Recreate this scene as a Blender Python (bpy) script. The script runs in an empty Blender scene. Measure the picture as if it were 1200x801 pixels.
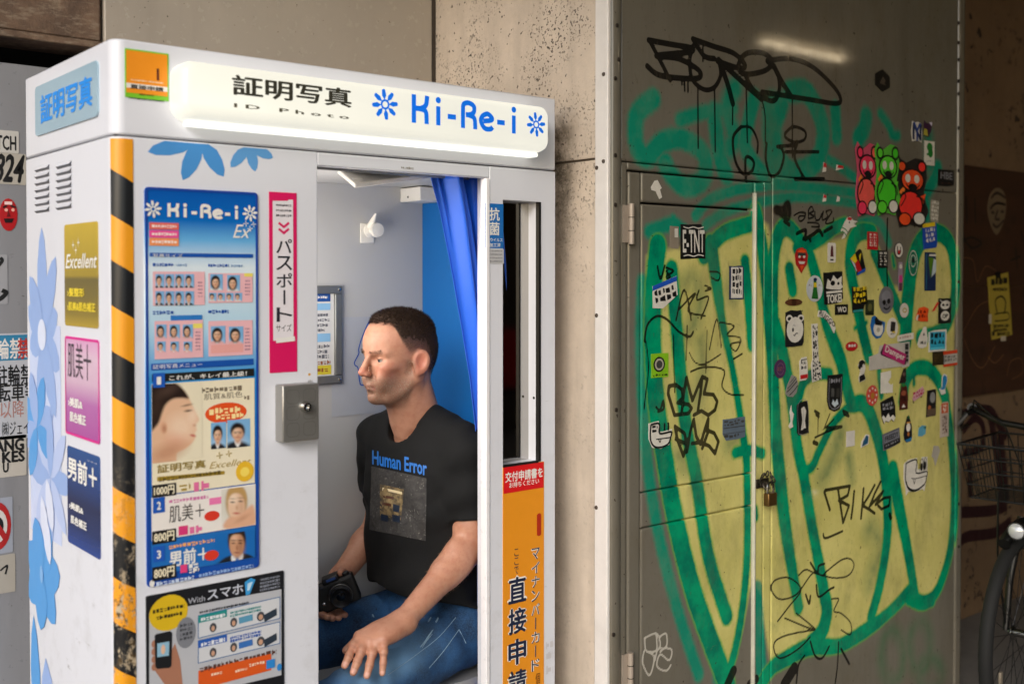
import bpy, bmesh, math, random
import numpy as np
from mathutils import Vector, Matrix
from mathutils.bvhtree import BVHTree
random.seed(7); rng = np.random.default_rng(7)
scene = bpy.context.scene
C = scene.collection
R = math.radians

# ------------------------------------------------------------------ camera
CAM_D, CAM_H = 2.1, 1.50                       # distance to the booth front, eye height
FPX, YAW, PITCH, SHY = 1278.55, R(39.452), R(-1.0276), -53.24   # focal length etc. in photo pixels (1200 x 801)
CP = np.array([0.0, -CAM_D, CAM_H])
FW = np.array([math.sin(YAW)*math.cos(PITCH), math.cos(YAW)*math.cos(PITCH), math.sin(PITCH)])
RT = np.cross(FW, [0, 0, 1]); RT /= np.linalg.norm(RT); UP = np.cross(RT, FW)
cd = bpy.data.cameras.new('camera'); cam = bpy.data.objects.new('camera', cd); C.objects.link(cam)
cam.matrix_world = Matrix(((RT[0], UP[0], -FW[0], CP[0]), (RT[1], UP[1], -FW[1], CP[1]), (RT[2], UP[2], -FW[2], CP[2]), (0, 0, 0, 1)))
cd.sensor_width = 36; cd.lens = FPX/1200*36; cd.shift_y = SHY/1200
cd.clip_start = 0.05; cd.clip_end = 500
cd.dof.use_dof = True; cd.dof.focus_distance = 2.85; cd.dof.aperture_fstop = 2.6
scene.camera = cam

# ------------------------------------------------------------------ sky, sun, exposure
SUN_EL, SUN_AZ = 27.0, 236.0                   # azimuth clockwise from +Y: the light comes from the open street at the left, behind the camera
w = bpy.data.worlds.new('World'); scene.world = w; w.use_nodes = True
nt = w.node_tree; bg = nt.nodes['Background']
sky = nt.nodes.new('ShaderNodeTexSky'); sky.sky_type = 'NISHITA'; sky.sun_disc = False
sky.sun_elevation = R(SUN_EL); sky.sun_rotation = R(SUN_AZ); sky.air_density = 1.0; sky.dust_density = 1.5; sky.ozone_density = 1.0
nt.links.new(sky.outputs[0], bg.inputs[0]); bg.inputs[1].default_value = 0.15
sd = bpy.data.lights.new('sun', 'SUN'); sd.energy = 1.0; sd.angle = R(20); sd.color = (1, .98, .96)
sun = bpy.data.objects.new('sun', sd); C.objects.link(sun)
sdir = Vector((math.sin(R(SUN_AZ))*math.cos(R(SUN_EL)), math.cos(R(SUN_AZ))*math.cos(R(SUN_EL)), math.sin(R(SUN_EL))))
sun.rotation_euler = sdir.to_track_quat('Z', 'Y').to_euler(); sun.location = sdir*20
vs = scene.view_settings; vs.view_transform = 'Standard'; vs.look = 'None'; vs.gamma = 1; vs.use_curve_mapping = False
vs.exposure = 0.62
scene.render.engine = 'CYCLES'; scene.cycles.use_denoising = True; scene.cycles.max_bounces = 8
scene.cycles.sample_clamp_indirect = 6

# ------------------------------------------------------------------ helpers: pixels to points
def ray(x, y): return (x-600)/FPX*RT - (y-400.5-SHY)/FPX*UP + FW
def onY(x, y, Y=0.0): r = ray(x, y); return CP + r*((Y-CP[1])/r[1])
def onX(x, y, X): r = ray(x, y); return CP + r*((X-CP[0])/r[0])

# ------------------------------------------------------------------ helpers: colours and materials
def lin(h):
    h = h.lstrip('#'); v = [int(h[i:i+2], 16)/255 for i in (0, 2, 4)]
    return tuple(c/12.92 if c <= .04045 else ((c+.055)/1.055)**2.4 for c in v)
MATS = {}
def node(t, ty, **kw):
    n = t.nodes.new(ty)
    for k, v in kw.items(): setattr(n, k, v)
    return n
def mixrgb(t, fac, a, b, blend='MIX'):
    n = node(t, 'ShaderNodeMix', data_type='RGBA', blend_type=blend)
    for s, v in ((n.inputs[0], fac), (n.inputs[6], a), (n.inputs[7], b)):
        if hasattr(v, 'is_linked'): t.links.new(v, s)
        elif isinstance(v, (int, float)): s.default_value = v
        else: s.default_value = (*v, 1) if len(v) == 3 else v
    return n.outputs[2]
def noise(t, scale, detail=4, rough=.6, vec=None, dist=0):
    n = node(t, 'ShaderNodeTexNoise'); n.inputs['Scale'].default_value = scale; n.inputs['Detail'].default_value = detail
    n.inputs['Roughness'].default_value = rough; n.inputs['Distortion'].default_value = dist
    if vec is not None: t.links.new(vec, n.inputs['Vector'])
    return n.outputs[0]
def mrange(t, v, a, b, c=0, d=1, smooth=False):
    n = node(t, 'ShaderNodeMapRange', interpolation_type='SMOOTHSTEP' if smooth else 'LINEAR')
    t.links.new(v, n.inputs[0])
    for i, x in zip((1, 2, 3, 4), (a, b, c, d)): n.inputs[i].default_value = x
    return n.outputs[0]
def mathn(t, op, a, b=None):
    n = node(t, 'ShaderNodeMath', operation=op)
    for s, v in ((n.inputs[0], a), (n.inputs[1], b)):
        if v is None: continue
        if hasattr(v, 'is_linked'): t.links.new(v, s)
        else: s.default_value = v
    return n.outputs[0]
def geo(t): return node(t, 'ShaderNodeNewGeometry').outputs['Position']
def scaled(t, v, s):
    n = node(t, 'ShaderNodeMapping'); n.inputs['Scale'].default_value = s; t.links.new(v, n.inputs[0]); return n.outputs[0]
def attr(t, name): n = node(t, 'ShaderNodeAttribute'); n.attribute_name = name; return n.outputs['Fac']
def bump(t, b, h, strength=.3, dist=.002):
    n = node(t, 'ShaderNodeBump'); n.inputs['Strength'].default_value = strength; n.inputs['Distance'].default_value = dist
    t.links.new(h, n.inputs['Height']); t.links.new(n.outputs[0], b.inputs['Normal'])
def new_mat(name):
    m = bpy.data.materials.new(name); m.use_nodes = True
    return m, m.node_tree, m.node_tree.nodes['Principled BSDF']
def mat(col, rough=.5, metal=0.0, spec=.5, var=.08, emit=0.0, scale=30, bmp=0.0, coat=0.0, grime=0.0):
    """plain procedural material: a colour with a little noise in tone and gloss"""
    key = (col, rough, metal, spec, var, emit, scale, bmp, coat, grime)
    if key in MATS: return MATS[key]
    m, t, b = new_mat('surface_'+str(col).strip('#'))
    c = lin(col) if isinstance(col, str) else col
    p = geo(t); n = noise(t, scale, 5, .65, p)
    a = tuple(x*(1-var) for x in c); d = tuple(min(1, x*(1+var)) for x in c)
    out = mixrgb(t, n, a, d)
    if grime:
        g = mrange(t, noise(t, 6, 8, .7, p), .5, .75)
        g2 = mathn(t, 'MULTIPLY', g, grime)
        out = mixrgb(t, g2, out, tuple(x*.45+.01 for x in c))
    t.links.new(out, b.inputs['Base Color'])
    r = mrange(t, n, .2, .8, max(.02, rough-.06), min(1, rough+.06)); t.links.new(r, b.inputs['Roughness'])
    b.inputs['Metallic'].default_value = metal; b.inputs['Specular IOR Level'].default_value = spec
    b.inputs['Coat Weight'].default_value = coat
    if bmp: bump(t, b, noise(t, scale*4, 4, .6, p), bmp, .002)
    if emit:
        b.inputs['Emission Color'].default_value = (*c, 1); b.inputs['Emission Strength'].default_value = emit
    MATS[key] = m
    return m
def ink(col): return mat(col, .42, var=.05)     # printed ink or vinyl

# ------------------------------------------------------------------ helpers: objects
def tag(o, label=None, cat=None, group=None, kind=None):
    for k, v in (('label', label), ('category', cat), ('group', group), ('kind', kind)):
        if v: o[k] = v
    return o
def thing(name, label, cat, loc=(0, 0, 0), group=None):
    o = bpy.data.objects.new(name, None); C.objects.link(o); o.location = loc; o.empty_display_size = .1
    return tag(o, label, cat, group)
def set_parent(o, p):
    o.parent = p
    if p.type == 'EMPTY': o.matrix_parent_inverse = Matrix.Translation(-Vector(p.location))
class MB:
    def __init__(s): s.v = []; s.f = []; s.m = []; s.mats = []
    def mi(s, m):
        if m not in s.mats: s.mats.append(m)
        return s.mats.index(m)
    def add(s, vs, fs, m):
        o = len(s.v); s.v += [tuple(map(float, p)) for p in vs]; i = s.mi(m)
        for f in fs: s.f.append([o+k for k in f]); s.m.append(i)
        return s
    def box(s, x0, x1, y0, y1, z0, z1, m):
        vs = [(x, y, z) for z in (z0, z1) for y in (y0, y1) for x in (x0, x1)]
        return s.add(vs, [(0, 2, 3, 1), (4, 5, 7, 6), (0, 1, 5, 4), (2, 6, 7, 3), (0, 4, 6, 2), (1, 3, 7, 5)], m)
    def obox(s, c, ax, ay, az, hx, hy, hz, m):
        c, ax, ay, az = map(np.array, (c, ax, ay, az))
        vs = [c+ax*hx*i+ay*hy*j+az*hz*k for k in (-1, 1) for j in (-1, 1) for i in (-1, 1)]
        return s.add(vs, [(0, 2, 3, 1), (4, 5, 7, 6), (0, 1, 5, 4), (2, 6, 7, 3), (0, 4, 6, 2), (1, 3, 7, 5)], m)
    def tube(s, pts, r, m, n=10, closed=False, cap=True):
        P = [np.array(p, float) for p in pts]; k = len(P); rr = r if hasattr(r, '__len__') else [r]*k
        vs = []; fs = []; ref = None
        for i in range(k):
            a = P[(i-1) % k] if (closed or i > 0) else P[i]; b = P[(i+1) % k] if (closed or i < k-1) else P[i]
            d = b-a; d /= np.linalg.norm(d)+1e-12
            if ref is None: ref = np.array([0, 0, 1.]) if abs(d[2]) < .9 else np.array([1., 0, 0])
            u = np.cross(d, ref); u /= np.linalg.norm(u)+1e-12; v = np.cross(u, d); ref = v
            for j in range(n):
                t = 2*math.pi*j/n; vs.append(P[i]+rr[i]*(math.cos(t)*u+math.sin(t)*v))
        for i in range(k if closed else k-1):
            for j in range(n):
                a = i*n+j; b = i*n+(j+1) % n; c = ((i+1) % k)*n; fs.append((a, b, c+(j+1) % n, c+j))
        if cap and not closed: fs += [tuple(range(n))[::-1], tuple((k-1)*n+j for j in range(n))]
        return s.add(vs, fs, m)
    def lathe(s, c, axis, prof, m, n=24):
        """prof: (radius, distance along axis)"""
        a = np.array(axis, float); a /= np.linalg.norm(a); c = np.array(c, float)
        r0 = np.array([0, 0, 1.]) if abs(a[2]) < .9 else np.array([1., 0, 0]); u = np.cross(a, r0); u /= np.linalg.norm(u); v = np.cross(a, u)
        vs = []; fs = []; k = len(prof)
        for r, h in prof:
            for j in range(n): t = 2*math.pi*j/n; vs.append(c+a*h+r*(math.cos(t)*u+math.sin(t)*v))
        for i in range(k-1):
            for j in range(n): fs.append((i*n+j, i*n+(j+1) % n, (i+1)*n+(j+1) % n, (i+1)*n+j))
        fs += [tuple(range(n))[::-1], tuple((k-1)*n+j for j in range(n))]
        return s.add(vs, fs, m)
    def build(s, name, parent=None, smooth=False, bevel=0, angle=40, fix=True):
        me = bpy.data.meshes.new(name); me.from_pydata(s.v, [], s.f)
        for m in s.mats: me.materials.append(m)
        me.polygons.foreach_set('material_index', s.m)
        if fix and not isinstance(s, Dec):
            bm = bmesh.new(); bm.from_mesh(me); bmesh.ops.recalc_face_normals(bm, faces=bm.faces); bm.to_mesh(me); bm.free()
        me.update()
        if smooth:
            me.polygons.foreach_set('use_smooth', [True]*len(me.polygons)); me.set_sharp_from_angle(angle=R(angle))
        o = bpy.data.objects.new(name, me); C.objects.link(o)
        if parent is not None: set_parent(o, parent)
        if bevel:
            b = o.modifiers.new('bevel', 'BEVEL'); b.width = bevel; b.segments = 2; b.limit_method = 'ANGLE'; b.angle_limit = R(50)
            if not smooth:
                me.polygons.foreach_set('use_smooth', [True]*len(me.polygons)); me.set_sharp_from_angle(angle=R(40))
        return o
# ------------------------------------------------------------------ helpers: print on flat surfaces
class Plane:
    def __init__(s, axis, val): s.axis, s.val = axis, val
    def uv(s, px):
        if s.axis == 'Y': p = onY(px[0], px[1], s.val); return (p[0], p[2])
        p = onX(px[0], px[1], s.val); return (-p[1], p[2])
    def pt(s, u, v, off):
        return (u, s.val-off, v) if s.axis == 'Y' else (s.val-off, -u, v)
TXT = {}
def text_mesh(body, bold=0.0, shear=0.0):
    k = (body, bold, shear)
    if k not in TXT:
        c = bpy.data.curves.new('lettering', 'FONT'); c.body = body; c.offset = min(bold, .004); c.shear = shear; c.resolution_u = 2
        o = bpy.data.objects.new('lettering', c); me = o.to_mesh()
        v = np.array([x.co[:2] for x in me.vertices]); f = [tuple(p.vertices) for p in me.polygons]
        o.to_mesh_clear(); bpy.data.objects.remove(o); bpy.data.curves.remove(c)
        if len(v) == 0: v = np.zeros((1, 2)); f = []
        if bold:                                  # heavier strokes: the same glyphs laid a hair apart
            n = len(v); sft = [(0, 0), (-bold*.8, 0), (bold*.8, 0), (0, bold*.6), (0, -bold*.6)]
            v = np.vstack([v+np.array(q) for q in sft]); f = [tuple(i+n*k2 for i in p) for k2 in range(5) for p in f]; lay = np.repeat(np.arange(5.), n)
        else: lay = np.zeros(len(v))
        mn, mx = v.min(0), v.max(0); v = (v-mn)/np.maximum(mx-mn, 1e-6); v = np.column_stack([v, lay*4e-6])
        TXT[k] = (v, f, (mx-mn))
    return TXT[k]
def crom(pts, n=8, closed=False):
    P = np.array(pts, float); k = len(P)
    if k < 3: return P
    out = []
    rngi = range(k) if closed else range(k-1)
    for i in rngi:
        g = (lambda j: P[j % k]) if closed else (lambda j: P[min(max(j, 0), k-1)])
        p0, p1, p2, p3 = g(i-1), g(i), g(i+1), g(i+2)
        for t in np.arange(n)/n:
            out.append(.5*((2*p1)+(-p0+p2)*t+(2*p0-5*p1+4*p2-p3)*t*t+(-p0+3*p1-3*p2+p3)*t**3))
    if not closed: out.append(P[-1])
    return np.array(out)
class Dec(MB):
    """flat print collected on one plane; L = layer (0.35 mm each)"""
    def __init__(s, plane, base=.0004): super().__init__(); s.p = plane; s.base = base; s.k = 0
    def poly(s, uv, m, L=0):
        s.k += 1; off = s.base+L*.00035+(s.k % 50)*2e-6
        uv = list(uv); a = sum(uv[i][0]*uv[(i+1) % len(uv)][1]-uv[(i+1) % len(uv)][0]*uv[i][1] for i in range(len(uv)))
        if a < 0: uv = uv[::-1]
        s.add([s.p.pt(u, v, off) for u, v in uv], [tuple(range(len(uv)))], m)
    def box2(s, tl, br):
        a, b = s.p.uv(tl), s.p.uv(br); return a[0], b[1], b[0], a[1]     # u0,v0,u1,v1
    def rect(s, tl, br, m, L=0, r=0):
        u0, v0, u1, v1 = s.box2(tl, br); s.rectuv(u0, v0, u1, v1, m, L, r)
    def rectuv(s, u0, v0, u1, v1, m, L=0, r=0):
        if r: s.poly(rrect(u0, v0, u1, v1, r), m, L)
        else: s.poly([(u0, v0), (u1, v0), (u1, v1), (u0, v1)], m, L)
    def ell(s, tl, br, m, L=0, n=20):
        u0, v0, u1, v1 = s.box2(tl, br); s.elluv((u0+u1)/2, (v0+v1)/2, (u1-u0)/2, (v1-v0)/2, m, L, n)
    def elluv(s, cu, cv, ru, rv, m, L=0, n=20):
        s.poly([(cu+ru*math.cos(2*math.pi*i/n), cv+rv*math.sin(2*math.pi*i/n)) for i in range(n)], m, L)
    def pp(s, pxs, m, L=0): s.poly([s.p.uv(q) for q in pxs], m, L)
    def textuv(s, body, u0, v0, u1, v1, m, L=0, bold=0.0, shear=0.0, keep=False):
        v, f, dim = text_mesh(body, bold, shear); s.k += 1; off = s.base+L*.00035+(s.k % 50)*2e-6
        if keep:
            k = min((u1-u0)/dim[0], (v1-v0)/dim[1]); w, h = dim*k; u0, u1 = (u0+u1-w)/2, (u0+u1+w)/2; v0, v1 = (v0+v1-h)/2, (v0+v1+h)/2
        s.add([s.p.pt(u0+a*(u1-u0), v0+b*(v1-v0), off+c) for a, b, c in v], f, m)
    def text(s, body, tl, br, m, L=0, **k):
        u0, v0, u1, v1 = s.box2(tl, br); s.textuv(body, u0, v0, u1, v1, m, L, **k)
    def vtext(s, body, tl, br, m, L=0, **k):
        u0, v0, u1, v1 = s.box2(tl, br); n = len(body); h = (v1-v0)/n
        for i, ch in enumerate(body):
            a, b = v1-(i+1)*h+h*.08, v1-i*h-h*.08; q0, q1 = u0, u1
            if ch == 'ー': q0, q1 = (u0*.56+u1*.44), (u0*.44+u1*.56); s.rectuv(q0, a, q1, b, m, L); continue
            s.textuv(ch, q0, a, q1, b, m, L, **k)
    def line(s, uv, w, m, L=0, closed=False):
        P = np.array(uv, float); k = len(P)
        if k < 2: return
        A = []; B = []
        for i in range(k):
            p = P[(i-1) % k] if (closed or i) else P[i]; q = P[(i+1) % k] if (closed or i < k-1) else P[i]
            d1 = P[i]-p; d2 = q-P[i]; n1 = np.linalg.norm(d1); n2 = np.linalg.norm(d2)
            d1 = d1/n1 if n1 > 1e-9 else d2/(n2+1e-12); d2 = d2/n2 if n2 > 1e-9 else d1
            t = d1+d2; tl = np.linalg.norm(t); t = t/tl if tl > .1 else d1
            nrm = np.array([-t[1], t[0]]); c = max(.45, abs(np.dot(nrm, [-d1[1], d1[0]])))
            h = (w if not hasattr(w, '__len__') else w[i])/2/c
            A.append(P[i]+nrm*h); B.append(P[i]-nrm*h)
        s.k += 1; off = s.base+L*.00035+(s.k % 50)*2e-6; vs = []
        for i in range(k):
            o = off+i*6e-7; vs += [s.p.pt(A[i][0], A[i][1], o), s.p.pt(B[i][0], B[i][1], o)]
        fs = [(2*i, 2*i+1, 2*((i+1) % k)+1, 2*((i+1) % k)) for i in range(k if closed else k-1)]
        s.add(vs, fs, m)
    def lpx(s, pxs, w, m, L=0, sm=6, closed=False):
        uv = [s.p.uv(q) for q in pxs]
        s.line(crom(uv, sm, closed) if sm and len(uv) > 2 else uv, w, m, L, closed)
def greek(d, tl, br, m, L=0, n=0, seed=1):
    """a row of print too small to read: short broken marks"""
    u0, v0, u1, v1 = d.box2(tl, br); rr = random.Random(seed+int(tl[0]*7+tl[1]*13)); u = u0
    if v1-v0 < .002: v0, v1 = (v0+v1)/2-.0015, (v0+v1)/2+.0015
    h = v1-v0
    while u < u1:
        w_ = h*rr.uniform(.45, .95); e = min(u+w_, u1); j = rr.uniform(0, .25)*h
        if rr.random() < .5: d.rectuv(u, v0+j, e, v1-rr.uniform(0, .2)*h, m, L)
        elif rr.random() < .5:
            d.rectuv(u, v0+h*.62, e, v1-j, m, L); d.rectuv(u+(e-u)*rr.uniform(0, .3), v0+j*.5, e, v0+h*.36, m, L)
        else:
            q = u+(e-u)*rr.uniform(.25, .5); d.rectuv(u, v0+j, q, v1, m, L); d.rectuv(q, v0+h*.3, e, v0+h*.75, m, L)
        u = e+h*rr.uniform(.12, .3)
def rrect(u0, v0, u1, v1, r, n=5):
    o = []
    for cu, cv, a in ((u1-r, v1-r, 0), (u0+r, v1-r, 90), (u0+r, v0+r, 180), (u1-r, v0+r, 270)):
        for i in range(n+1): t = R(a+90*i/n); o.append((cu+r*math.cos(t), cv+r*math.sin(t)))
    return o
def slab(plane, uv, thick, m, name=None, parent=None, base=0.0):
    """a thin plate with a real edge, standing on the plane"""
    mb = MB(); n = len(uv)
    mb.add([plane.pt(u, v, base) for u, v in uv]+[plane.pt(u, v, base+thick) for u, v in uv],
           [tuple(range(n)), tuple(range(2*n-1, n-1, -1))]+[(i, (i+1) % n, n+(i+1) % n, n+i) for i in range(n)], m)
    return mb.build(name, parent) if name else mb
def slab_rect(plane, tl, br, thick, m, name, parent, r=.004, base=0.0):
    a, b = plane.uv(tl), plane.uv(br)
    return slab(plane, rrect(a[0], b[1], b[0], a[1], r), thick, m, name, parent, base)
# ================================================================== THE SETTING
YG, XC, YB, YR = -.098, 1.973, .672, .32        # graffiti wall plane, concrete return plane, back panel plane, recessed right wall plane
def concrete_mat(name, base, pits=.5, stain=.4, dark=.35, bmp=.5, pitscale=55, grow=None):
    m, t, b = new_mat(name); p = geo(t); c = lin(base)
    n1 = noise(t, 2.2, 8, .65, p); n2 = noise(t, 26, 6, .7, p)
    out = mixrgb(t, mrange(t, n1, .3, .7), tuple(x*.78 for x in c), tuple(min(1, x*1.12) for x in c))
    out = mixrgb(t, mrange(t, n2, .35, .7, 0, .35), out, tuple(x*.72 for x in c))
    # air holes
    pn = noise(t, pitscale, 3, .55, p, .2); pm = noise(t, 5, 4, .6, p)
    thr = mathn(t, 'MULTIPLY', mrange(t, pm, .44, .62), mrange(t, pn, .59, .63, 0, pits))
    pn2 = noise(t, pitscale*.5, 2, .5, p, .2); thr = mathn(t, 'MAXIMUM', thr, mrange(t, pn2, .685, .71, 0, pits))
    if grow is not None:                         # where rain has opened the face more
        sep = node(t, 'ShaderNodeSeparateXYZ'); t.links.new(p, sep.inputs[0])
        thr = mathn(t, 'MULTIPLY', thr, mrange(t, sep.outputs[2], grow[0], grow[1], .15, 1))
    out = mixrgb(t, thr, out, tuple(x*.12 for x in c))
    st = mrange(t, noise(t, 1.0, 6, .6, scaled(t, p, (6, 6, .8))), .5, .75, 0, stain)
    out = mixrgb(t, st, out, tuple(x*dark for x in c))
    t.links.new(out, b.inputs['Base Color']); b.inputs['Roughness'].default_value = .85
    h = mathn(t, 'SUBTRACT', mathn(t, 'MULTIPLY', n2, .6), thr); bump(t, b, h, bmp, .004)
    return m
def plate(name, x0, x1, y0, y1, z0, z1, m, parent=None, bevel=0):
    return MB().box(x0, x1, y0, y1, z0, z1, m).build(name, parent, bevel=bevel)
# ground and the slab overhead
gm = concrete_mat('paving', '#6f6a64', .3, .3, .5, .3)
tag(MB().add([(-60, -60, 0), (60, -60, 0), (60, 60, 0), (-60, 60, 0)], [(0, 1, 2, 3)], gm).build('ground'), kind='structure')
cm = concrete_mat('slab_concrete', '#8a8178', .4, .4)
tag(plate('ceiling', -.7, 13, -6.2, 3, 3.62, 3.95, cm), kind='structure')  # unseen slab, its left edge shaped to let the sun in
# the far side of the passage, behind the camera
om = concrete_mat('dark_concrete', '#4a3f35', .5, .5)
tag(plate('wall', 1.6, 13, -6.2, -6.0, 0, 3.6, om), 'dark brown concrete wall on the unseen far side of the passage', 'wall')  # unseen wall, put in so the right side gets dark
tag(plate('wall', 12.8, 13, -5.99, 3, 0, 3.6, om), 'dark concrete wall closing the end of the passage', 'wall')
# crate and table made up to give the booth mirror its red reflection
tb = thing('work_table', 'added dark steel table against the far side of the passage', 'table', (5.2, -4.2, 0))
dk = mat('#1c1a19', .5, .3)
MB().box(4.1, 6.2, -4.6, -3.8, .66, .70, dk).build('table_top', tb, bevel=.003)
for x in (4.15, 6.15):
    for y in (-4.55, -3.85): MB().box(x-.02, x+.02, y-.02, y+.02, 0, .66, dk).build('leg', tb)
rd = mat('#a3161c', .4)
cr = thing('plastic_crate', 'added red plastic crate that gives the mirror its red reflection', 'crate', (5.0, -4.2, .7))
mb = MB().box(4.3, 5.9, -4.5, -3.9, .702, .72, rd)
for y in (-4.5, -3.9): mb.box(4.3, 5.9, y-.012, y+.012, .72, .82, rd); mb.box(4.3, 5.9, y-.012, y+.012, .86, 1.08, rd)
for x in (4.3, 5.9): mb.box(x-.012, x+.012, -4.488, -3.912, .72, 1.08, rd)
for x in (4.6, 5.1, 5.6):
    for y in (-4.5, -3.9): mb.box(x-.03, x+.03, y-.011, y+.011, .82, .86, rd)
mb.build('basket', cr)
# fluorescent battens under the slab (their streaks show in the painted steel)
lamp_white = mat('#e8e2d6', .5)
tube_mat = mat('#ffe6bc', .4, emit=9)
for x, lb_ in ((-.4, 'over the open street end of the passage'), (3.75, 'over the passage across from the steel door'), (8.15, 'over the dark inner end of the passage')):
    l = thing('fluorescent_lamp', 'white fluorescent batten lamp '+lb_, 'lamp', (x, -3.95, 3.62), 'fluorescent lamps under the slab')
    MB().box(x-.64, x+.64, -4.01, -3.89, 3.56, 3.62, lamp_white).build('housing', l, bevel=.004)
    MB().tube([(x-.6, -3.95, 3.50), (x+.6, -3.95, 3.50)], .017, tube_mat, 16).build('tube', l, smooth=True)
    for s in (-.62, .62): MB().box(x+s-.012, x+s+.012, -3.97, -3.93, 3.45, 3.56, lamp_white).build('lamp_holder', l)
# back panel above and behind the booth: painted steel sheet
def steel_paint(name, base, rough=.35, dirt=.35):
    m, t, b = new_mat(name); p = geo(t); c = lin(base)
    n1 = noise(t, 3, 7, .6, p); n2 = noise(t, 40, 5, .65, p); sp = noise(t, 70, 3, .5, p)
    out = mixrgb(t, n1, tuple(x*.86 for x in c), tuple(x*1.1 for x in c))
    st = mrange(t, noise(t, 1, 6, .65, scaled(t, p, (9, 9, 1.1))), .52, .8, 0, dirt)
    out = mixrgb(t, st, out, tuple(x*.45 for x in c))
    sk = mrange(t, sp, .69, .73, 0, .8); out = mixrgb(t, sk, out, (.03, .022, .015))
    t.links.new(out, b.inputs['Base Color']); t.links.new(mrange(t, n2, .3, .7, rough-.08, rough+.12), b.inputs['Roughness'])
    bump(t, b, mathn(t, 'ADD', mathn(t, 'MULTIPLY', n1, 2.0), mathn(t, 'MULTIPLY', n2, .10)), .025, .004)
    return m
bp = thing('steel_wall', 'beige painted steel sheet wall rising behind the photo booth', 'wall', (1.4, YB, 0))
spm = steel_paint('beige_steel', '#a89f93', .2, .2)
plate('sheet', .958, XC-.012, YB, YB+.04, 0, 3.6, spm, bp, .002)
plate('corner_seam', XC-.0115, XC-.001, YB-.004, YB+.036, 0, 3.6, mat('#3a322b', .7), bp)
# concrete return wall between the booth and the graffiti wall
ret = thing('concrete_wall', 'pitted beige concrete return wall beside the booth', 'wall', (XC+.3, .3, 0))
ccm = concrete_mat('pitted_concrete', '#d0c1b0', 1.0, .6, .5, .9, 135, (1.45, 2.0))
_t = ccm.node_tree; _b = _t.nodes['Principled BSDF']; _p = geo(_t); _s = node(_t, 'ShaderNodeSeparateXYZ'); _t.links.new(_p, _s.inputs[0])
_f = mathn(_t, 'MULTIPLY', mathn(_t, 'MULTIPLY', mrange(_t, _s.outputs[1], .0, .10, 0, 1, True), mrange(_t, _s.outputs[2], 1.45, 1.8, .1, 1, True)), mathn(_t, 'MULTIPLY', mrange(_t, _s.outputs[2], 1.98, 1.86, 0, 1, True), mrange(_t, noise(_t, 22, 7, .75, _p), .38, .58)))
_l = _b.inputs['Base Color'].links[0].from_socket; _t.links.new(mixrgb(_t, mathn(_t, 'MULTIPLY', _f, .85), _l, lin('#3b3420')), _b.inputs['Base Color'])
zj = onX(690, 187, XC)[2]
for a, b_ in ((0, zj-.003), (zj+.003, 3.6)): plate('wall_panel', XC, 2.25, YG+.054, YB+.2, a, b_, ccm, ret, .002)
plate('joint', XC+.006, 2.2, YG+.06, YB+.1, zj-.003, zj+.003, mat('#4f4438', .9), ret)
wsm = mat('#dcd8d4', .5, grime=.2, bmp=.1)
plate('corner_strip', XC-.004, XC+.03, YG+.005, YG+.053, 0, 3.6, wsm, ret, .003)
for zz in (2.02, 1.797, 1.782, .9, 1.4): MB().lathe((XC-.004, YG+.045 if zz < 1.79 else YG+.02, zz), (-1, 0, 0), [(.006, -.001), (.005, .002), (.002, .003)], mat('#5a5048', .5, .5), 10).build('rivet', ret, smooth=True)
# the concrete colour has a dark olive patch close to the booth edge
# --- girder and hoarding at the left
gd = thing('steel_girder', 'rusty brown girder over the gap at the hoarding', 'girder', (.2, .7, 2.0))
rm, t, b = new_mat('rust'); p = geo(t)
o_ = mixrgb(t, mrange(t, noise(t, 9, 8, .7, p), .3, .7), lin('#3d3029'), lin('#7d6450'))
o_ = mixrgb(t, mrange(t, noise(t, 30, 6, .7, scaled(t, p, (1, 1, 3))), .5, .7, 0, .8), o_, lin('#8a7a68'))
t.links.new(o_, b.inputs['Base Color']); b.inputs['Roughness'].default_value = .85; bump(t, b, noise(t, 40, 6, .7, p), .6, .006)
zg = onY(0, 44, .68)[2]; zt = onY(0, 70, .68)[2]
plate('web', -2.5, .952, .68, .76, zg+.02, zg+.5, rm, gd, .006)
plate('flange', -2.5, .954, .66, .80, zg, zg+.018, rm, gd, .003)
plate('top_flange', -2.5, .953, .66, .80, zg+.501, zg+.52, rm, gd, .003)
tag(plate('gap_shade_board', -2.5, 2.2, 1.1, 1.13, 0, 3.6, mat('#171310', .8)), 'dark board standing for the shade deep in the gap under the girder', 'board')  # near black colour paints the shade of the gap
HB = Plane('Y', .70)
hb = thing('hoarding', 'pale grey steel hoarding plastered with notices left of the booth', 'hoarding', (.3, .7, 0))
hm = steel_paint('pale_hoarding', '#8a8b90', .32, .4)
plate('sheet', -2.5, .955, .70, .74, 0, zt-.002, hm, hb, .002)
W_, K_ = ink('#dcdad6'), ink('#141414')
def notice(label, tl, br, base, fn, cat='notice', plane=HB, name='notice', r=.003, thick=.0012, group=None):
    a, b = plane.uv(tl), plane.uv(br)
    o = slab(plane, rrect(a[0], b[1], b[0], a[1], r), thick, base, name)
    d = Dec(plane, thick+.0003); fn(d)
    if d.v: d.build('print', o)
    return tag(o, label, cat, group)
notice('white sticker with black letters ending in TCH on the hoarding', (-30, 150), (22, 180), ink('#c4c2bd'), lambda d: d.text('SCOTCH', (-29, 156), (19, 177), K_, bold=.03))
notice('cream sticker with large slanted black numerals 824', (-12, 178), (30.5, 217), ink('#b3aea4'), lambda d: d.text('824', (-8, 179), (29, 215), K_, bold=.04, shear=.3))
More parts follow.
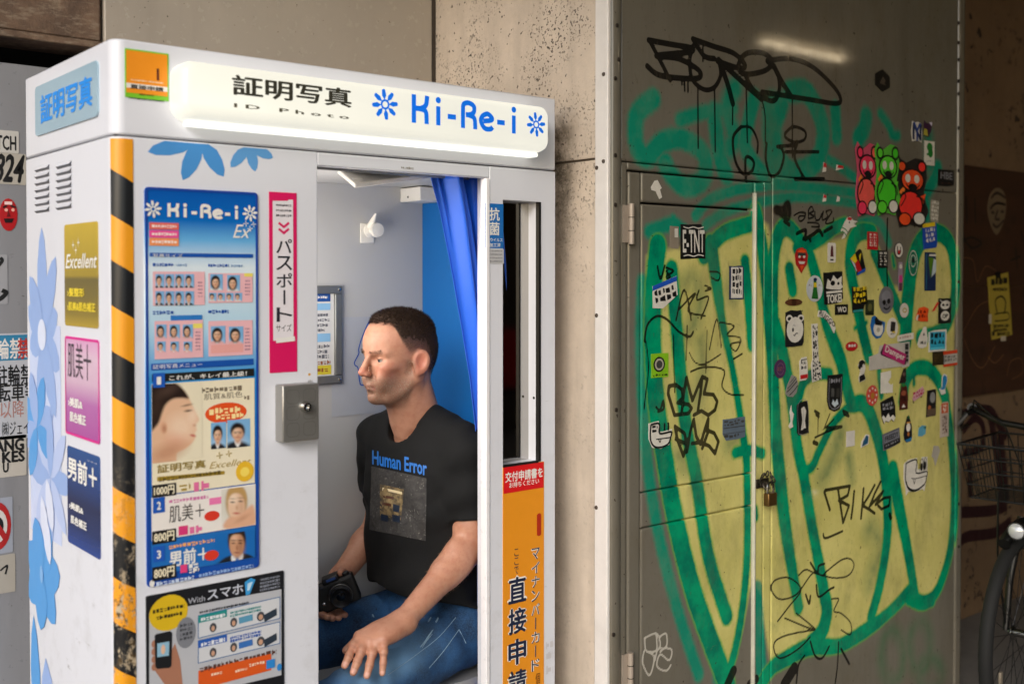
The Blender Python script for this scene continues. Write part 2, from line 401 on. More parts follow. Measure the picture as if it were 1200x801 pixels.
def redface(d):
    d.ell((5, 244), (9, 248), ink('#e8b0a0'), 1); d.ell((13, 244), (17, 248), ink('#e8b0a0'), 1); d.pp([(4, 256), (16, 256), (14, 261), (6, 261)], ink('#1b0506'), 1)
    d.rect((5, 236), (14, 240), ink('#f0d0cc'), 1); d.pp([(9.5, 246), (12.5, 254), (7.5, 254)], ink('#6b0a0d'), 1); d.lpx([(3, 243), (8, 241)], .004, K_, 2); d.lpx([(12, 241), (18, 243)], .004, K_, 2)
a, b_ = HB.uv((-1, 232)), HB.uv((20.5, 271)); cu, cv, ru, rv = (a[0]+b_[0])/2, (a[1]+b_[1])/2, (b_[0]-a[0])/2, (a[1]-b_[1])/2
o = slab(HB, [(cu+ru*math.cos(i*.3142), cv+rv*math.sin(i*.3142)) for i in range(20)], .0012, ink('#b0141a'), 'face_sticker'); d = Dec(HB, .0015); redface(d); d.build('print', o)
tag(o, 'oval sticker of a red face on the hoarding', 'sticker')
def scrawl(d):
    d.lpx([(-8, 318), (2, 306), (0, 302)], .008, K_); d.lpx([(-10, 352), (0, 350), (7, 343), (2, 340)], .010, K_)
notice('clear sheet with black handwriting on the hoarding', (-14, 298), (9, 356), ink('#9c9da2'), scrawl)
def bike_sign(d):
    d.rect((-40, 394), (32, 421), ink('#2f7fa8'), 1); d.text('駐輪禁止', (-22, 397), (42, 419), ink('#e0dcd8'), 2, bold=.02)
    d.text('禁', (20, 396), (34, 420), ink('#b8352f'), 4, bold=.02)
    d.text('駐輪禁止', (-6, 428), (52, 449), K_, 1, bold=.015); d.text('自転車等', (-18, 450), (44, 468), K_, 1, bold=.015); d.text('以降', (0, 470), (28, 488), ink('#b08078'), 1); d.text('㈱ジェイ', (2, 494), (34, 508), K_, 1)
notice('white no bicycle parking notice with blue heading', (-40, 392), (36, 512), ink('#b9bcc4'), bike_sign)
def ang(d):
    for i, (s_, x0, x1) in enumerate((('RANG', -16, 28), ('KES', 2, 29), ('U', 3, 10))): d.text(s_, (x0, 516+i*13), (x1, 527+i*13), K_, 1, bold=.05)
notice('white sticker with thick black slab letters in three lines', (-20, 513), (31, 556), ink('#bdb8b0'), ang)
def nosign(d):
    d.ell((-20, 590), (13, 642), ink('#a81f1f'), 1); d.ell((-15, 598), (8.5, 634), ink('#cfcac6'), 2); d.ell((-10, 606), (4, 626), K_, 3); d.lpx([(-12, 602), (6, 630)], .012, ink('#a81f1f'), 4)
notice('round red ringed prohibition sign on a pale card', (-24, 586), (15, 646), ink('#9aa0ae'), nosign)
notice('torn cream paper with one pen stroke low on the hoarding', (-10, 652), (18, 692), ink('#a8a39a'), lambda d: d.lpx([(0, 668), (8, 662), (6, 672)], .004, K_, 1))

# ------------------------------------------------------------------ graffiti wall: paint as coverage attributes on gridded steel pieces
GW = Plane('Y', YG)
def G(ox, oy, s, pts): return [(ox+x/s, oy+y/s) for x, y in pts]
STROKES = {'green': [], 'teal': [], 'tag': [], 'chalk': [], 'ghost': []}
def stroke(kind, pts, wd, soft=.006, sm=8, closed=False):
    uv = np.array([GW.uv(p) for p in pts]); uv = crom(uv, sm, closed) if sm else uv
    if closed: uv = np.vstack([uv, uv[:1]])
    STROKES[kind].append((uv, wd/2 if not hasattr(wd, '__len__') else np.interp(np.linspace(0, 1, len(uv)), np.linspace(0, 1, len(wd)), np.array(wd)/2), soft))
g = lambda pts, wd, soft=.011: stroke('green', pts, wd, soft)
tl_ = lambda pts, wd, soft=.018: stroke('teal', pts, wd, soft)
# main green outlines
g([(770, 288), (765, 340), (764, 400), (768, 470), (777, 530), (789, 600), (808, 680), (828, 740), (852, 803)], .062)
g([(786, 315), (795, 420), (803, 500), (815, 560), (829, 650), (851, 722)], .045)
g([(832, 285), (840, 340), (846, 380), (857, 430), (867, 490), (874, 540)], [.05, .04, .026, .022, .026, .03])
g([(824, 300), (834, 286), (850, 272), (880, 262)], .045)
g([(872, 306), (876, 350), (880, 404)], .036)
g([(885, 248), (893, 290), (900, 350), (905, 420), (909, 500), (914, 560), (921, 620), (928, 665), (936, 712)], [.05, .05, .055, .05, .05, .055, .05, .045, .04])
g([(861, 530), (876, 527), (893, 531)], .03); g([(874, 535), (875, 600), (874, 660), (868, 720), (858, 770), (846, 803)], .028)
g([(884, 596), (885, 606)], .02)
g([(909, 400), (906, 340), (907, 300), (912, 276), (920, 266), (930, 272), (938, 284)], [.03, .045, .05, .05, .055, .05, .05]); g([(934, 290), (955, 284), (977, 268), (990, 262)], .04)
g([(925, 315), (929, 340)], .04)
g([(946, 290), (955, 319), (964, 359), (971, 385), (979, 405), (986, 425), (992, 452), (998, 474)], [.04, .045, .045, .05, .055, .055, .05, .05])
g([(908, 380), (914, 400), (921, 430), (927, 465), (935, 526), (942, 558), (950, 607), (957, 645), (965, 690), (969, 716), (963, 740), (950, 752)], [.05, .05, .045, .045, .045, .045, .045, .045, .05, .055, .06, .05])
g([(934, 480), (937, 462), (943, 446), (955, 438), (972, 438)], .035)
g([(998, 474), (1013, 474), (1025, 500), (1035, 540), (1040, 590), (1039, 635), (1031, 685), (1021, 722)], [.05, .055, .055, .055, .05, .045, .045, .045])
g([(998, 474), (978, 494), (961, 526), (952, 546), (942, 551)], .03)
g([(1022, 272), (1008, 272), (999, 284), (996, 310), (1001, 340), (1009, 380), (1018, 418)], [.05, .055, .055, .05, .05, .05, .045])
g([(1025, 295), (1035, 320), (1046, 346), (1057, 373)], .045)
g([(1061, 400), (1064, 350), (1070, 306), (1079, 283), (1093, 272), (1109, 279), (1117, 300), (1119, 340), (1112, 375), (1100, 388), (1078, 395)], [.07, .075, .07, .065, .06, .06, .06, .05, .05, .045, .05])
g([(1058, 470), (1062, 446), (1072, 432), (1088, 432), (1100, 446), (1108, 466)], .05)
g([(1108, 466), (1114, 510), (1118, 575), (1115, 635), (1105, 676), (1094, 698), (1080, 704), (1069, 696)], .042)
g([(1046, 550), (1053, 590), (1062, 635), (1069, 676), (1072, 698)], [.06, .06, .05, .045, .05])
g([(888, 806), (905, 782), (920, 772), (950, 757), (983, 756), (1016, 737), (1041, 718), (1068, 690)], [.05, .045, .05, .055, .045, .05, .04, .05])
g([(1030, 435), (1033, 464)], .02); g([(1071, 432), (1071, 450)], .014)
g([(1066, 700), (1080, 706), (1092, 702)], .05)
for pts in ([(1002, 384), (1015, 378)], [(1046, 300), (1048, 312)]): g(pts, .012, .012)
# darker blue-green shadow line and the older faded piece
tl_([(752, 330), (750, 400), (753, 480), (760, 560), (774, 640), (795, 720), (818, 790)], .035, .016)
tl_([(886, 690), (889, 740), (893, 800)], .05, .012); tl_([(842, 790), (850, 806)], .05)
tl_(G(720, 20, 2.861, [(130, 275), (75, 330), (75, 430), (110, 470), (160, 420), (230, 410), (300, 460), (300, 540), (240, 570), (190, 530), (170, 490)]), .052)
tl_(G(720, 20, 2.861, [(220, 345), (300, 320), (400, 308)]), .035); tl_(G(720, 20, 2.861, [(335, 320), (350, 450), (375, 530)]), .055)
tl_(G(720, 20, 2.861, [(405, 240), (380, 300), (400, 400), (385, 440)]), .05, .03)
tl_(G(720, 20, 2.861, [(470, 270), (450, 350), (440, 440), (500, 530)]), .05); tl_(G(720, 20, 2.861, [(560, 290), (530, 400), (560, 490), (610, 520), (680, 480), (700, 390), (680, 310), (640, 250), (590, 250)]), .065)
tl_(G(720, 20, 2.861, [(530, 300), (530, 400), (545, 520)]), .08, .03)
tl_(G(720, 20, 2.861, [(740, 310), (745, 400)]), .05)
tl_([(814, 253), (835, 232), (881, 219), (930, 218), (1004, 226)], .028, .014); tl_([(826, 264), (850, 248), (890, 237), (940, 231), (1008, 239)], .026, .014)
tl_([(760, 271), (775, 266), (788, 262), (799, 270)], .035, .016); tl_([(788, 256), (788, 270)], .02, .014)
tl_([(1015, 137), (1013, 150), (1006, 162)], .06, .02); tl_([(1032, 133), (1042, 148), (1046, 158), (1052, 159)], .03, .02); tl_([(971, 187), (985, 196), (1005, 211)], .028, .016)
tl_([(1099, 197), (1095, 210), (1088, 222)], .05, .02); tl_([(1083, 232), (1086, 250)], .06, .03); tl_([(1008, 262), (1030, 260), (1042, 285)], .03, .016)
tl_([(1090, 195), (1088, 160)], .03, .05)
for cx, cy, rx, ry in ((1046, 768, 13, 30), (1078, 757, 12, 30), (1090, 790, 14, 20)):
    stroke('ghost', [(cx+rx*math.cos(a), cy+ry*math.sin(a)) for a in np.arange(0, 6.28, .5)], .035, .03, 4, True)
stroke('ghost', [(800, 330), (812, 326), (820, 350), (812, 380), (795, 400)], .035, .025); stroke('ghost', [(820, 400), (822, 440), (815, 470)], .03, .03)
stroke('ghost', [(858, 350), (855, 330), (860, 315)], .03, .02); stroke('ghost', [(985, 510), (975, 540), (965, 560)], .06, .03); stroke('ghost', [(998, 560), (995, 535)], .04, .02)
stroke('ghost', [(1020, 620), (1032, 640), (1020, 680)], .06, .04); stroke('ghost', [(855, 520), (862, 515)], .05, .03); stroke('ghost', [(795, 535), (803, 545)], .05, .03)
# black tags
k = lambda ox, oy, s, pts, wd, sm=6: stroke('tag', G(ox, oy, s, pts), wd, .004, sm)
q4 = (720, 20, 2.861)
for pts, wd in (([(115, 78), (190, 92), (258, 104), (250, 118), (140, 130), (215, 140), (282, 178), (284, 204), (230, 206), (150, 195), (110, 165)], .016), ([(118, 80), (150, 140), (187, 212)], .014),
                ([(262, 100), (252, 150), (262, 210), (300, 243), (335, 236), (356, 195), (350, 150)], .014), ([(263, 74), (300, 130), (335, 140)], .016), ([(263, 74), (330, 98), (400, 122), (438, 160), (420, 172), (345, 148)], .016),
                ([(350, 145), (378, 220), (397, 290)], .02), ([(356, 150), (420, 210), (492, 275)], .018), ([(422, 140), (450, 120), (500, 122), (530, 150), (505, 180), (440, 192), (415, 172), (424, 140)], .016),
                ([(436, 190), (470, 248), (530, 282), (553, 245), (545, 185), (512, 148)], .016), ([(512, 146), (590, 140), (660, 165), (725, 222), (757, 268), (745, 290), (650, 276), (560, 262), (495, 252)], .016), ([(535, 165), (560, 215), (590, 262)], .02)):
    k(*q4, pts, wd)
for pts in ([(280, 235), (281, 440)], [(336, 238), (338, 452)], [(397, 288), (396, 360)], [(441, 190), (446, 422)], [(495, 280), (505, 330), (506, 420)], [(596, 270), (597, 470)], [(235, 205), (236, 250)], [(246, 205), (247, 252)], [(226, 206), (227, 228)], [(297, 90), (297, 150)]): k(*q4, pts, .0065)
for pts, wd in (([(425, 368), (398, 405), (405, 480), (430, 524), (458, 520), (468, 492), (458, 474), (440, 474), (441, 550)], .011), ([(425, 368), (458, 372), (480, 415), (479, 455)], .009), ([(510, 424), (508, 480), (524, 532), (552, 520), (568, 470), (560, 440), (548, 434), (612, 430)], .011),
                ([(572, 390), (600, 368), (638, 382), (638, 410), (605, 420), (575, 405), (572, 390)], .010), ([(612, 418), (604, 470), (625, 520), (640, 544)], .012), ([(575, 452), (684, 452)], .011), ([(606, 543), (702, 543)], .013)): k(*q4, pts, wd)
q5 = (720, 250, 2.67)
z2 = lambda pts, wd: stroke('tag', G(600, 400, 2.0, pts), wd, .004, 0)
for pts in ([(366, 104), (364, 122), (379, 172), (412, 168), (419, 156), (412, 147), (386, 143), (399, 131), (396, 112), (382, 101), (366, 104)], [(396, 164), (401, 118), (407, 84), (414, 112), (421, 138), (432, 110), (444, 82), (440, 120), (434, 160)], [(444, 82), (456, 88), (448, 122), (470, 124), (479, 140), (474, 160), (458, 172), (442, 162), (424, 172)],
            [(380, 198), (386, 230), (400, 268), (408, 240), (402, 214), (382, 200)], [(382, 228), (408, 240)], [(408, 258), (416, 210), (424, 182), (430, 222), (440, 240), (450, 205), (458, 180), (456, 216), (444, 250)], [(450, 205), (472, 214), (482, 234), (474, 262), (460, 244), (440, 236), (420, 238)]): z2(pts, .011)
for pts, wd in (([(92, 400), (100, 350), (128, 322), (160, 330), (200, 370), (232, 385), (244, 370)], .0075), ([(96, 400), (104, 480), (96, 560), (90, 612)], .005), ([(182, 378), (186, 560)], .005), ([(225, 350), (222, 460)], .005), ([(287, 365), (283, 500)], .0045),
                ([(190, 335), (216, 238), (238, 335)], .006), ([(200, 300), (250, 250), (228, 305), (282, 320)], .006), ([(262, 240), (256, 270), (292, 262), (268, 330)], .006), ([(295, 425), (318, 330), (332, 420)], .005), ([(328, 340), (372, 352), (350, 380), (392, 390), (378, 430), (360, 410), (395, 400)], .0055), ([(370, 455), (398, 438)], .006),
                ([(232, 435), (250, 465), (280, 470), (330, 440)], .005), ([(235, 495), (280, 480), (340, 490), (334, 540), (360, 565), (402, 567)], .006), ([(132, 165), (142, 205), (155, 162)], .007), ([(160, 170), (182, 180), (160, 198), (178, 212), (160, 180)], .007),
                ([(296, 182), (326, 186), (322, 210), (300, 200)], .006), ([(280, 225), (300, 235), (282, 242)], .006), ([(128, 605), (140, 615), (150, 585), (152, 610), (134, 620)], .007), ([(428, 640), (434, 700)], .006)): k(*q5, pts, wd)
q8 = (890, 380, 3.08)
for pts in ([(732, 352), (745, 394)], [(734, 348), (792, 338), (787, 360), (766, 372), (790, 384), (776, 424)], [(764, 345), (770, 384), (776, 424)], [(802, 350), (799, 384), (795, 414)], [(824, 344), (821, 382), (818, 414)], [(850, 336), (836, 362), (822, 384), (836, 392), (850, 402)], [(864, 328), (850, 356), (838, 386)], [(838, 386), (856, 366), (870, 350), (852, 382), (872, 366), (886, 364), (884, 384), (866, 392), (858, 384)]): z2(pts, .0105)
z2([(885, 405), (888, 413)], .016)
for pts, wd in (([(200, 408), (250, 385), (298, 370)], .007), ([(240, 372), (298, 366), (240, 380)], .006), ([(212, 330), (210, 402)], .0045), ([(255, 320), (232, 378)], .005), ([(270, 340), (238, 372)], .005), ([(200, 312), (215, 322)], .01), ([(205, 325), (214, 332)], .01), ([(302, 312), (318, 320)], .011), ([(305, 322), (322, 330)], .011), ([(196, 425), (208, 430)], .014), ([(230, 755), (240, 770), (300, 745)], .008)): k(*q8, pts, wd)
qA = (900, 240, 8.01)
for pts, wd in (([(245, 100), (300, 70), (350, 75), (340, 130), (300, 155), (290, 110), (350, 100)], .006), ([(380, 130), (380, 50), (410, 15), (425, 60), (390, 80), (430, 110), (385, 130)], .006), ([(440, 60), (445, 130), (480, 140), (505, 80)], .006), ([(520, 60), (510, 140), (560, 110), (545, 60), (600, 60), (540, 170), (610, 160), (615, 120)], .006), ([(370, 165), (460, 170), (480, 205), (410, 205)], .006),
                ([(270, 270), (350, 235), (350, 290), (330, 320)], .012), ([(350, 325), (420, 280), (480, 240), (510, 285)], .013), ([(385, 310), (400, 340)], .01), ([(530, 250), (600, 210)], .012), ([(155, 155), (200, 190)], .012)): k(*qA, pts, wd)
stroke('tag', [(910, 246), (918, 247), (923, 240), (923, 254), (915, 248)], .03, .016, 3)
stroke('tag', [(1040, 256), (1039, 300), (1040, 336)], .008, .004, 0)
q9 = (900, 580, 3.623)
for pts, wd in (([(40, 535), (90, 470), (140, 400), (90, 350), (30, 360), (15, 400), (50, 440), (120, 420), (190, 330), (230, 340), (250, 320)], .006), ([(130, 340), (160, 315), (200, 330), (280, 350), (340, 340), (365, 300), (350, 270), (310, 275), (240, 330)], .006), ([(180, 285), (210, 330), (215, 300), (240, 290)], .008), ([(160, 420), (175, 460), (180, 425)], .008), ([(205, 380), (215, 430), (260, 400), (280, 390)], .008),
                ([(70, 520), (200, 570), (120, 500)], .006), ([(200, 570), (90, 590), (30, 620), (30, 670), (60, 690), (130, 650), (180, 600)], .006), ([(270, 440), (300, 440), (280, 490), (310, 500), (350, 540), (350, 590), (310, 570)], .006), ([(120, 800), (130, 720), (155, 680)], .008), ([(300, 620), (295, 720), (285, 800)], .007), ([(310, 650), (345, 715)], .009), ([(180, 620), (200, 680), (230, 690), (260, 640)], .008)): k(*q9, pts, wd)
k(720, 520, 2.85, [(375, 800), (395, 755)], .03); k(720, 520, 2.85, [(450, 800), (470, 785)], .03); k(900, 580, 3.623, [(70, 800), (110, 735)], .04)
q6 = (720, 520, 2.85)
for pts in ([(98, 645), (105, 690), (148, 680), (140, 632), (98, 645)], [(150, 640), (170, 632), (172, 670), (150, 690)], [(96, 690), (92, 730), (115, 770), (130, 710), (105, 690)], [(150, 680), (188, 684), (180, 720), (150, 700), (140, 740), (170, 755), (186, 735)], [(136, 628), (140, 680), (132, 720)]):
    stroke('chalk', G(*q6, pts), .0055, .004, 5)
YELLOW = [GW.uv(p) for p in ([(757, 300), (790, 290), (824, 296), (840, 285), (862, 266), (885, 254), (900, 264), (908, 300), (908, 280), (918, 272), (932, 280), (950, 292), (975, 282), (994, 276), (1012, 276), (1030, 290), (1044, 336), (1062, 336), (1066, 312), (1076, 286), (1092, 276), (1110, 284), (1119, 310),
          (1118, 420), (1116, 500), (1119, 575), (1115, 640), (1104, 680), (1090, 703), (1072, 700), (1060, 700), (1040, 720), (1010, 742), (980, 758), (950, 757), (925, 772), (905, 782), (898, 750), (890, 700), (886, 690), (878, 690), (868, 740), (846, 806), (820, 740), (800, 680), (785, 610), (770, 530), (757, 450), (755, 360)])]
def poly_sdf(P, V):
    """signed distance of points P (n,2) to polygon V"""
    V = np.array(V); d = np.full(len(P), 1e9); ins = np.zeros(len(P), bool)
    for i in range(len(V)):
        a, b = V[i], V[(i+1) % len(V)]; e = b-a; w_ = P-a
        t = np.clip(w_@e/(e@e+1e-12), 0, 1); d = np.minimum(d, ((w_-t[:, None]*e)**2).sum(1))
        c1 = (a[1] <= P[:, 1]) & (b[1] > P[:, 1]); c2 = (a[1] > P[:, 1]) & (b[1] <= P[:, 1]); cr = e[0]*w_[:, 1]-e[1]*w_[:, 0]
        ins ^= (c1 & (cr > 0)) | (c2 & (cr < 0))
    d = np.sqrt(d); return np.where(ins, -d, d)
def wob(P, f, ph): return np.sin(P[:, 0]*f+ph)*np.cos(P[:, 1]*f*1.3+ph*2.1)
def coverage(P, kind):
    out = np.zeros(len(P), np.float32)
    Pw = P+.0007*np.stack([wob(P, 90, 1)+.6*wob(P, 210, 3), wob(P, 110, 2)+.6*wob(P, 190, 5)], 1) if kind in ('green', 'teal') else P
    for uv, hw, soft in STROKES[kind]:
        hw = np.broadcast_to(hw, (len(uv),)); m = hw.max()+soft*2.5+.01
        sel = np.where((Pw[:, 0] > uv[:, 0].min()-m) & (Pw[:, 0] < uv[:, 0].max()+m) & (Pw[:, 1] > uv[:, 1].min()-m) & (Pw[:, 1] < uv[:, 1].max()+m))[0]
        if not len(sel): continue
        Q = Pw[sel]; best = np.full(len(sel), 1e9)
        for i in range(len(uv)-1):
            a, b = uv[i], uv[i+1]; e = b-a; L2 = e@e+1e-12
            mm = hw[i]+soft*2.5+.012
            loc = np.where((np.abs(Q[:, 0]-(a[0]+b[0])/2) < abs(e[0])/2+mm) & (np.abs(Q[:, 1]-(a[1]+b[1])/2) < abs(e[1])/2+mm))[0]
            if not len(loc): continue
            w_ = Q[loc]-a; t = np.clip(w_@e/L2, 0, 1)
            dd = np.sqrt(((w_-t[:, None]*e)**2).sum(1))-(hw[i]+(hw[i+1]-hw[i])*t)
            best[loc] = np.minimum(best[loc], dd)
        c = np.clip(.5-best/(2*soft), 0, 1); out[sel] = np.maximum(out[sel], c)
    return out
gmat, t, b = new_mat('graffiti_steel'); p = geo(t)
c0 = lin('#716c61'); n1 = noise(t, 2.5, 7, .62, p); n2 = noise(t, 45, 5, .65, p)
base = mixrgb(t, n1, tuple(x*.82 for x in c0), tuple(x*1.12 for x in c0))
sep = node(t, 'ShaderNodeSeparateXYZ'); t.links.new(p, sep.inputs[0])
base = mixrgb(t, mrange(t, noise(t, 1, 6, .65, scaled(t, p, (10, 10, 1.2))), .5, .8, 0, .45), base, tuple(x*.5 for x in c0))
def cov(name, lo, hi, n=None, amt=1.0):
    v = attr(t, name)
    if n is not None: v = mathn(t, 'ADD', v, mathn(t, 'MULTIPLY', mathn(t, 'SUBTRACT', n, .5), amt))
    return mrange(t, v, lo, hi, 0, 1, True)
fine = noise(t, 160, 3, .6, p)
pat = noise(t, 12, 5, .6, p)
yel = mixrgb(t, mrange(t, noise(t, 5, 6, .65, p), .35, .7), lin('#d6cd80'), lin('#bdb668'))
yel = mixrgb(t, mrange(t, pat, .6, .8, 0, .4), yel, lin('#7f8a55'))
base = mixrgb(t, attr(t, 'yellow'), base, yel)
base = mixrgb(t, mathn(t, 'MULTIPLY', attr(t, 'ghost'), mrange(t, pat, .35, .65, .4, .8)), base, lin('#3f6e4c'))
base = mixrgb(t, mathn(t, 'MULTIPLY', cov('teal', .08, .7, fine, .4), mrange(t, pat, .3, .55, .75, 1.0)), base, mixrgb(t, pat, lin('#209a78'), lin('#0f7562')))
base = mixrgb(t, mathn(t, 'MULTIPLY', cov('green', .02, .5, fine, .3), .8), base, lin('#5aa64a'))
base = mixrgb(t, cov('green', .36, .62, fine, .22), base, mixrgb(t, mrange(t, pat, .4, .62), lin('#02976a'), lin('#03735a')))
base = mixrgb(t, mathn(t, 'MULTIPLY', cov('chalk', .35, .6), .8), base, lin('#c9c4b8'))
base = mixrgb(t, mathn(t, 'MULTIPLY', cov('tag', .35, .62), .93), base, lin('#0b0a0a'))
gr_ = mrange(t, noise(t, 4, 8, .72, scaled(t, p, (1.5, 1, .7))), .5, .78, 0, .5); base = mixrgb(t, gr_, base, lin('#5d5440'))
gr2 = mrange(t, noise(t, 90, 4, .7, scaled(t, p, (1, 1, .35))), .6, .72, 0, .35); base = mixrgb(t, gr2, base, lin('#4a4232'))
# scuffs, dirt specks and rubbed metal
sk = mrange(t, noise(t, 60, 3, .5, p), .69, .73, 0, .75); base = mixrgb(t, sk, base, (.03, .022, .016))
scr = mrange(t, noise(t, 7, 7, .75, scaled(t, p, (1.0, 1, 6))), .66, .70, 0, .35); base = mixrgb(t, scr, base, lin('#6d6152'))
t.links.new(base, b.inputs['Base Color']); t.links.new(mrange(t, n2, .3, .7, .04, .085), b.inputs['Roughness']); b.inputs['Specular IOR Level'].default_value = .5
bump(t, b, mathn(t, 'ADD', mathn(t, 'MULTIPLY', n1, 2.0), mathn(t, 'MULTIPLY', n2, .10)), .025, .004)
def painted(name, x0, x1, z0, z1, yf, depth, parent, res=.005):
    """steel piece whose front face is a fine grid that carries the paint coverage"""
    nx = max(2, int(round((x1-x0)/res))+1); nz = max(2, int(round((z1-z0)/res))+1)
    bev = .0025
    X, Z = np.meshgrid(np.linspace(x0+bev, x1-bev, nx), np.linspace(z0+bev, z1-bev, nz))
    P = np.stack([X.ravel(), Z.ravel()], 1); n = len(P)
    V = np.stack([P[:, 0], np.full(n, yf), P[:, 1]], 1)
    I = np.arange(n).reshape(nz, nx); F = np.stack([I[:-1, :-1], I[:-1, 1:], I[1:, 1:], I[1:, :-1]], -1).reshape(-1, 4)
    ringi = list(I[0, :])+list(I[1:, -1])+list(I[-1, -2::-1])+list(I[-2:0:-1, 0]); rp = V[ringi].copy()
    edge = rp.copy(); edge[:, 1] += bev
    edge[:, 0] = np.where(rp[:, 0] <= x0+bev*1.01, x0, np.where(rp[:, 0] >= x1-bev*1.01, x1, rp[:, 0])); edge[:, 2] = np.where(rp[:, 2] <= z0+bev*1.01, z0, np.where(rp[:, 2] >= z1-bev*1.01, z1, rp[:, 2]))
    back = edge.copy(); back[:, 1] = yf+depth; m = len(ringi)
    V = np.vstack([V, edge, back]); F = F.tolist()
    for i in range(m):
        j = (i+1) % m; F.append([ringi[j], ringi[i], n+i, n+j]); F.append([n+j, n+i, n+m+i, n+m+j])
    F.append([n+m+i for i in range(m)])
    me = bpy.data.meshes.new(name); me.from_pydata(V.tolist(), [], F); me.materials.append(gmat)
    Pf = V[:, [0, 2]]
    for kind in ('green', 'teal', 'tag', 'chalk', 'ghost'):
        a = me.attributes.new(kind, 'FLOAT', 'POINT'); a.data.foreach_set('value', coverage(Pf, kind))
    sd_ = poly_sdf(Pf, YELLOW); a = me.attributes.new('yellow', 'FLOAT', 'POINT'); a.data.foreach_set('value', np.clip(.5-sd_/.02, 0, 1).astype(np.float32))
    me.polygons.foreach_set('use_smooth', [True]*len(me.polygons)); me.set_sharp_from_angle(angle=R(60)); me.update()
    o = bpy.data.objects.new(name, me); C.objects.link(o); set_parent(o, parent); return o
gw = thing('graffiti_wall', 'grey steel clad wall with a door, sprayed with green and yellow graffiti', 'wall', (2.85, YG, 0))
X0, X1, X2, X3, X4, X5, X6 = 1.978, 2.013, 2.036, 2.084, 2.549, 2.605, 2.645
XR, XE = 3.703, 3.745
zt0, zt1 = 1.80, 1.775                         # underside of the top sheet, top of the door
painted('corner_angle', X0, X1-.0012, .01, 3.58, YG-.004, .03, gw, .02)
painted('top_sheet', X1, XR, zt0, 2.5, YG, .03, gw); painted('top_sheet', X1, XR, 2.502, 3.58, YG, .03, gw, .05)
painted('jamb', X1, X2-.0015, .01, zt0-.003, YG, .03, gw, .006)
painted('head_rail', X2, X6-.002, zt1+.004, zt0-.003, YG, .03, gw, .006)
painted('jamb', X5, X6-.0025, .01, zt1+.002, YG, .03, gw)
painted('side_sheet', X6, XR, .01, zt0-.003, YG, .03, gw)
painted('edge_angle', XR+.0015, XE, .01, 3.58, YG-.005, .3, gw, .01)
plate('core', X0+.004, XE-.004, YG+.032, YG+.2, 0, 3.58, mat('#14110f', .8), gw)
for x, y in ((721, 182), (721, 240), (721, 92), (725, 70), (719, 743), (722, 480), (723, 30)):
    q = onY(x, y, YG-.004); MB().lathe((q[0], YG-.004, q[2]), (0, -1, 0), [(.006, -.001), (.0055, .0015), (.003, .003)], mat('#3b332c', .5, .5), 10).build('rivet', gw, smooth=True)
for y in (27, 50, 70, 95, 110, 150, 200, 330, 480, 590, 640):
    q = onY(1123.5, y, YG-.005); MB().lathe((q[0], YG-.005, q[2]), (0, -1, 0), [(.007, -.001), (.006, .0015), (.003, .003)], mat('#2b241e', .5, .5), 10).build('rivet', gw, smooth=True)
dr = bpy.data.objects.new('door', None); C.objects.link(dr); dr.parent = gw; dr.matrix_parent_inverse = Matrix.Translation(-Vector(gw.location)); dr.location = (2.3, YG, .2)
zr = [.03, .836, .931, 1.694, 1.773]
for a, b_ in ((zr[0], zr[1]-.002), (zr[1]+.002, zr[2]-.002), (zr[2]+.002, zr[3]-.003), (zr[3]+.003, zr[4])):
    o = painted('door_panel', X3+.002, X4, a, b_, YG-.003, .026, dr)
o = painted('stile', X2+.003, X3-.001, .03, zr[4], YG-.002, .026, dr)
o = painted('stile', X4+.010, X5-.003, .03, zr[4], YG-.002, .026, dr)
plate('edge_fold', X4+.001, X4+.009, YG-.011, YG+.02, .03, zr[4]-.03, mat('#c9c6b4', .4, .1, var=.25, scale=18, grime=.4), dr, .002)  # pale colour paints the light caught along the fold
hgm = mat('#a79a8c', .45, .2, grime=.5)
for z0, z1 in ((1.585, 1.69), (.42, .52)):
    mb = MB().tube([(X2+.004, YG-.011, z0), (X2+.004, YG-.011, z1)], .008, hgm, 10); mb.box(X2-.02, X2+.003, YG-.005, YG-.001, z0+.004, z1-.004, hgm)
    for f in (.33, .66): mb.tube([(X2+.004, YG-.011, z0+f*(z1-z0)-.001), (X2+.004, YG-.011, z0+f*(z1-z0)+.001)], .0088, dk, 10)
    mb.build('hinge', dr, smooth=True)
# hasp and padlock
q = onY(890, 566, YG); hs = mat('#4a443c', .45, .8, grime=.4); brs = mat('#7a5c34', .35, .8, grime=.5)
mb = MB().box(q[0]-.022, q[0]+.035, YG-.008, YG-.002, q[2]-.012, q[2]+.014, hs); mb.box(q[0]-.004, q[0]+.004, YG-.03, YG-.008, q[2]-.008, q[2]+.008, hs); mb.build('hasp', gw, bevel=.001)
ch = MB()
for i in range(9):
    a = i*.72; cx, cz = q[0]+.03*math.cos(a)+.004, q[2]+.012+.018*math.sin(a)
    ch.tube([(cx+.008*math.cos(a_)*math.cos(a), YG-.022+.006*math.sin(a_*1+i), cz+.009*math.sin(a_)) for a_ in np.arange(0, 6.2, .7)], .0022, hs, 6, True)
ch.build('chain', gw, smooth=True)
pl = thing('padlock', 'small brass padlock hanging from the hasp of the steel door', 'padlock', (q[0]+.01, YG-.03, q[2]-.05))
MB().box(q[0]-.008, q[0]+.032, YG-.04, YG-.02, q[2]-.062, q[2]-.024, brs).build('body', pl, bevel=.003)
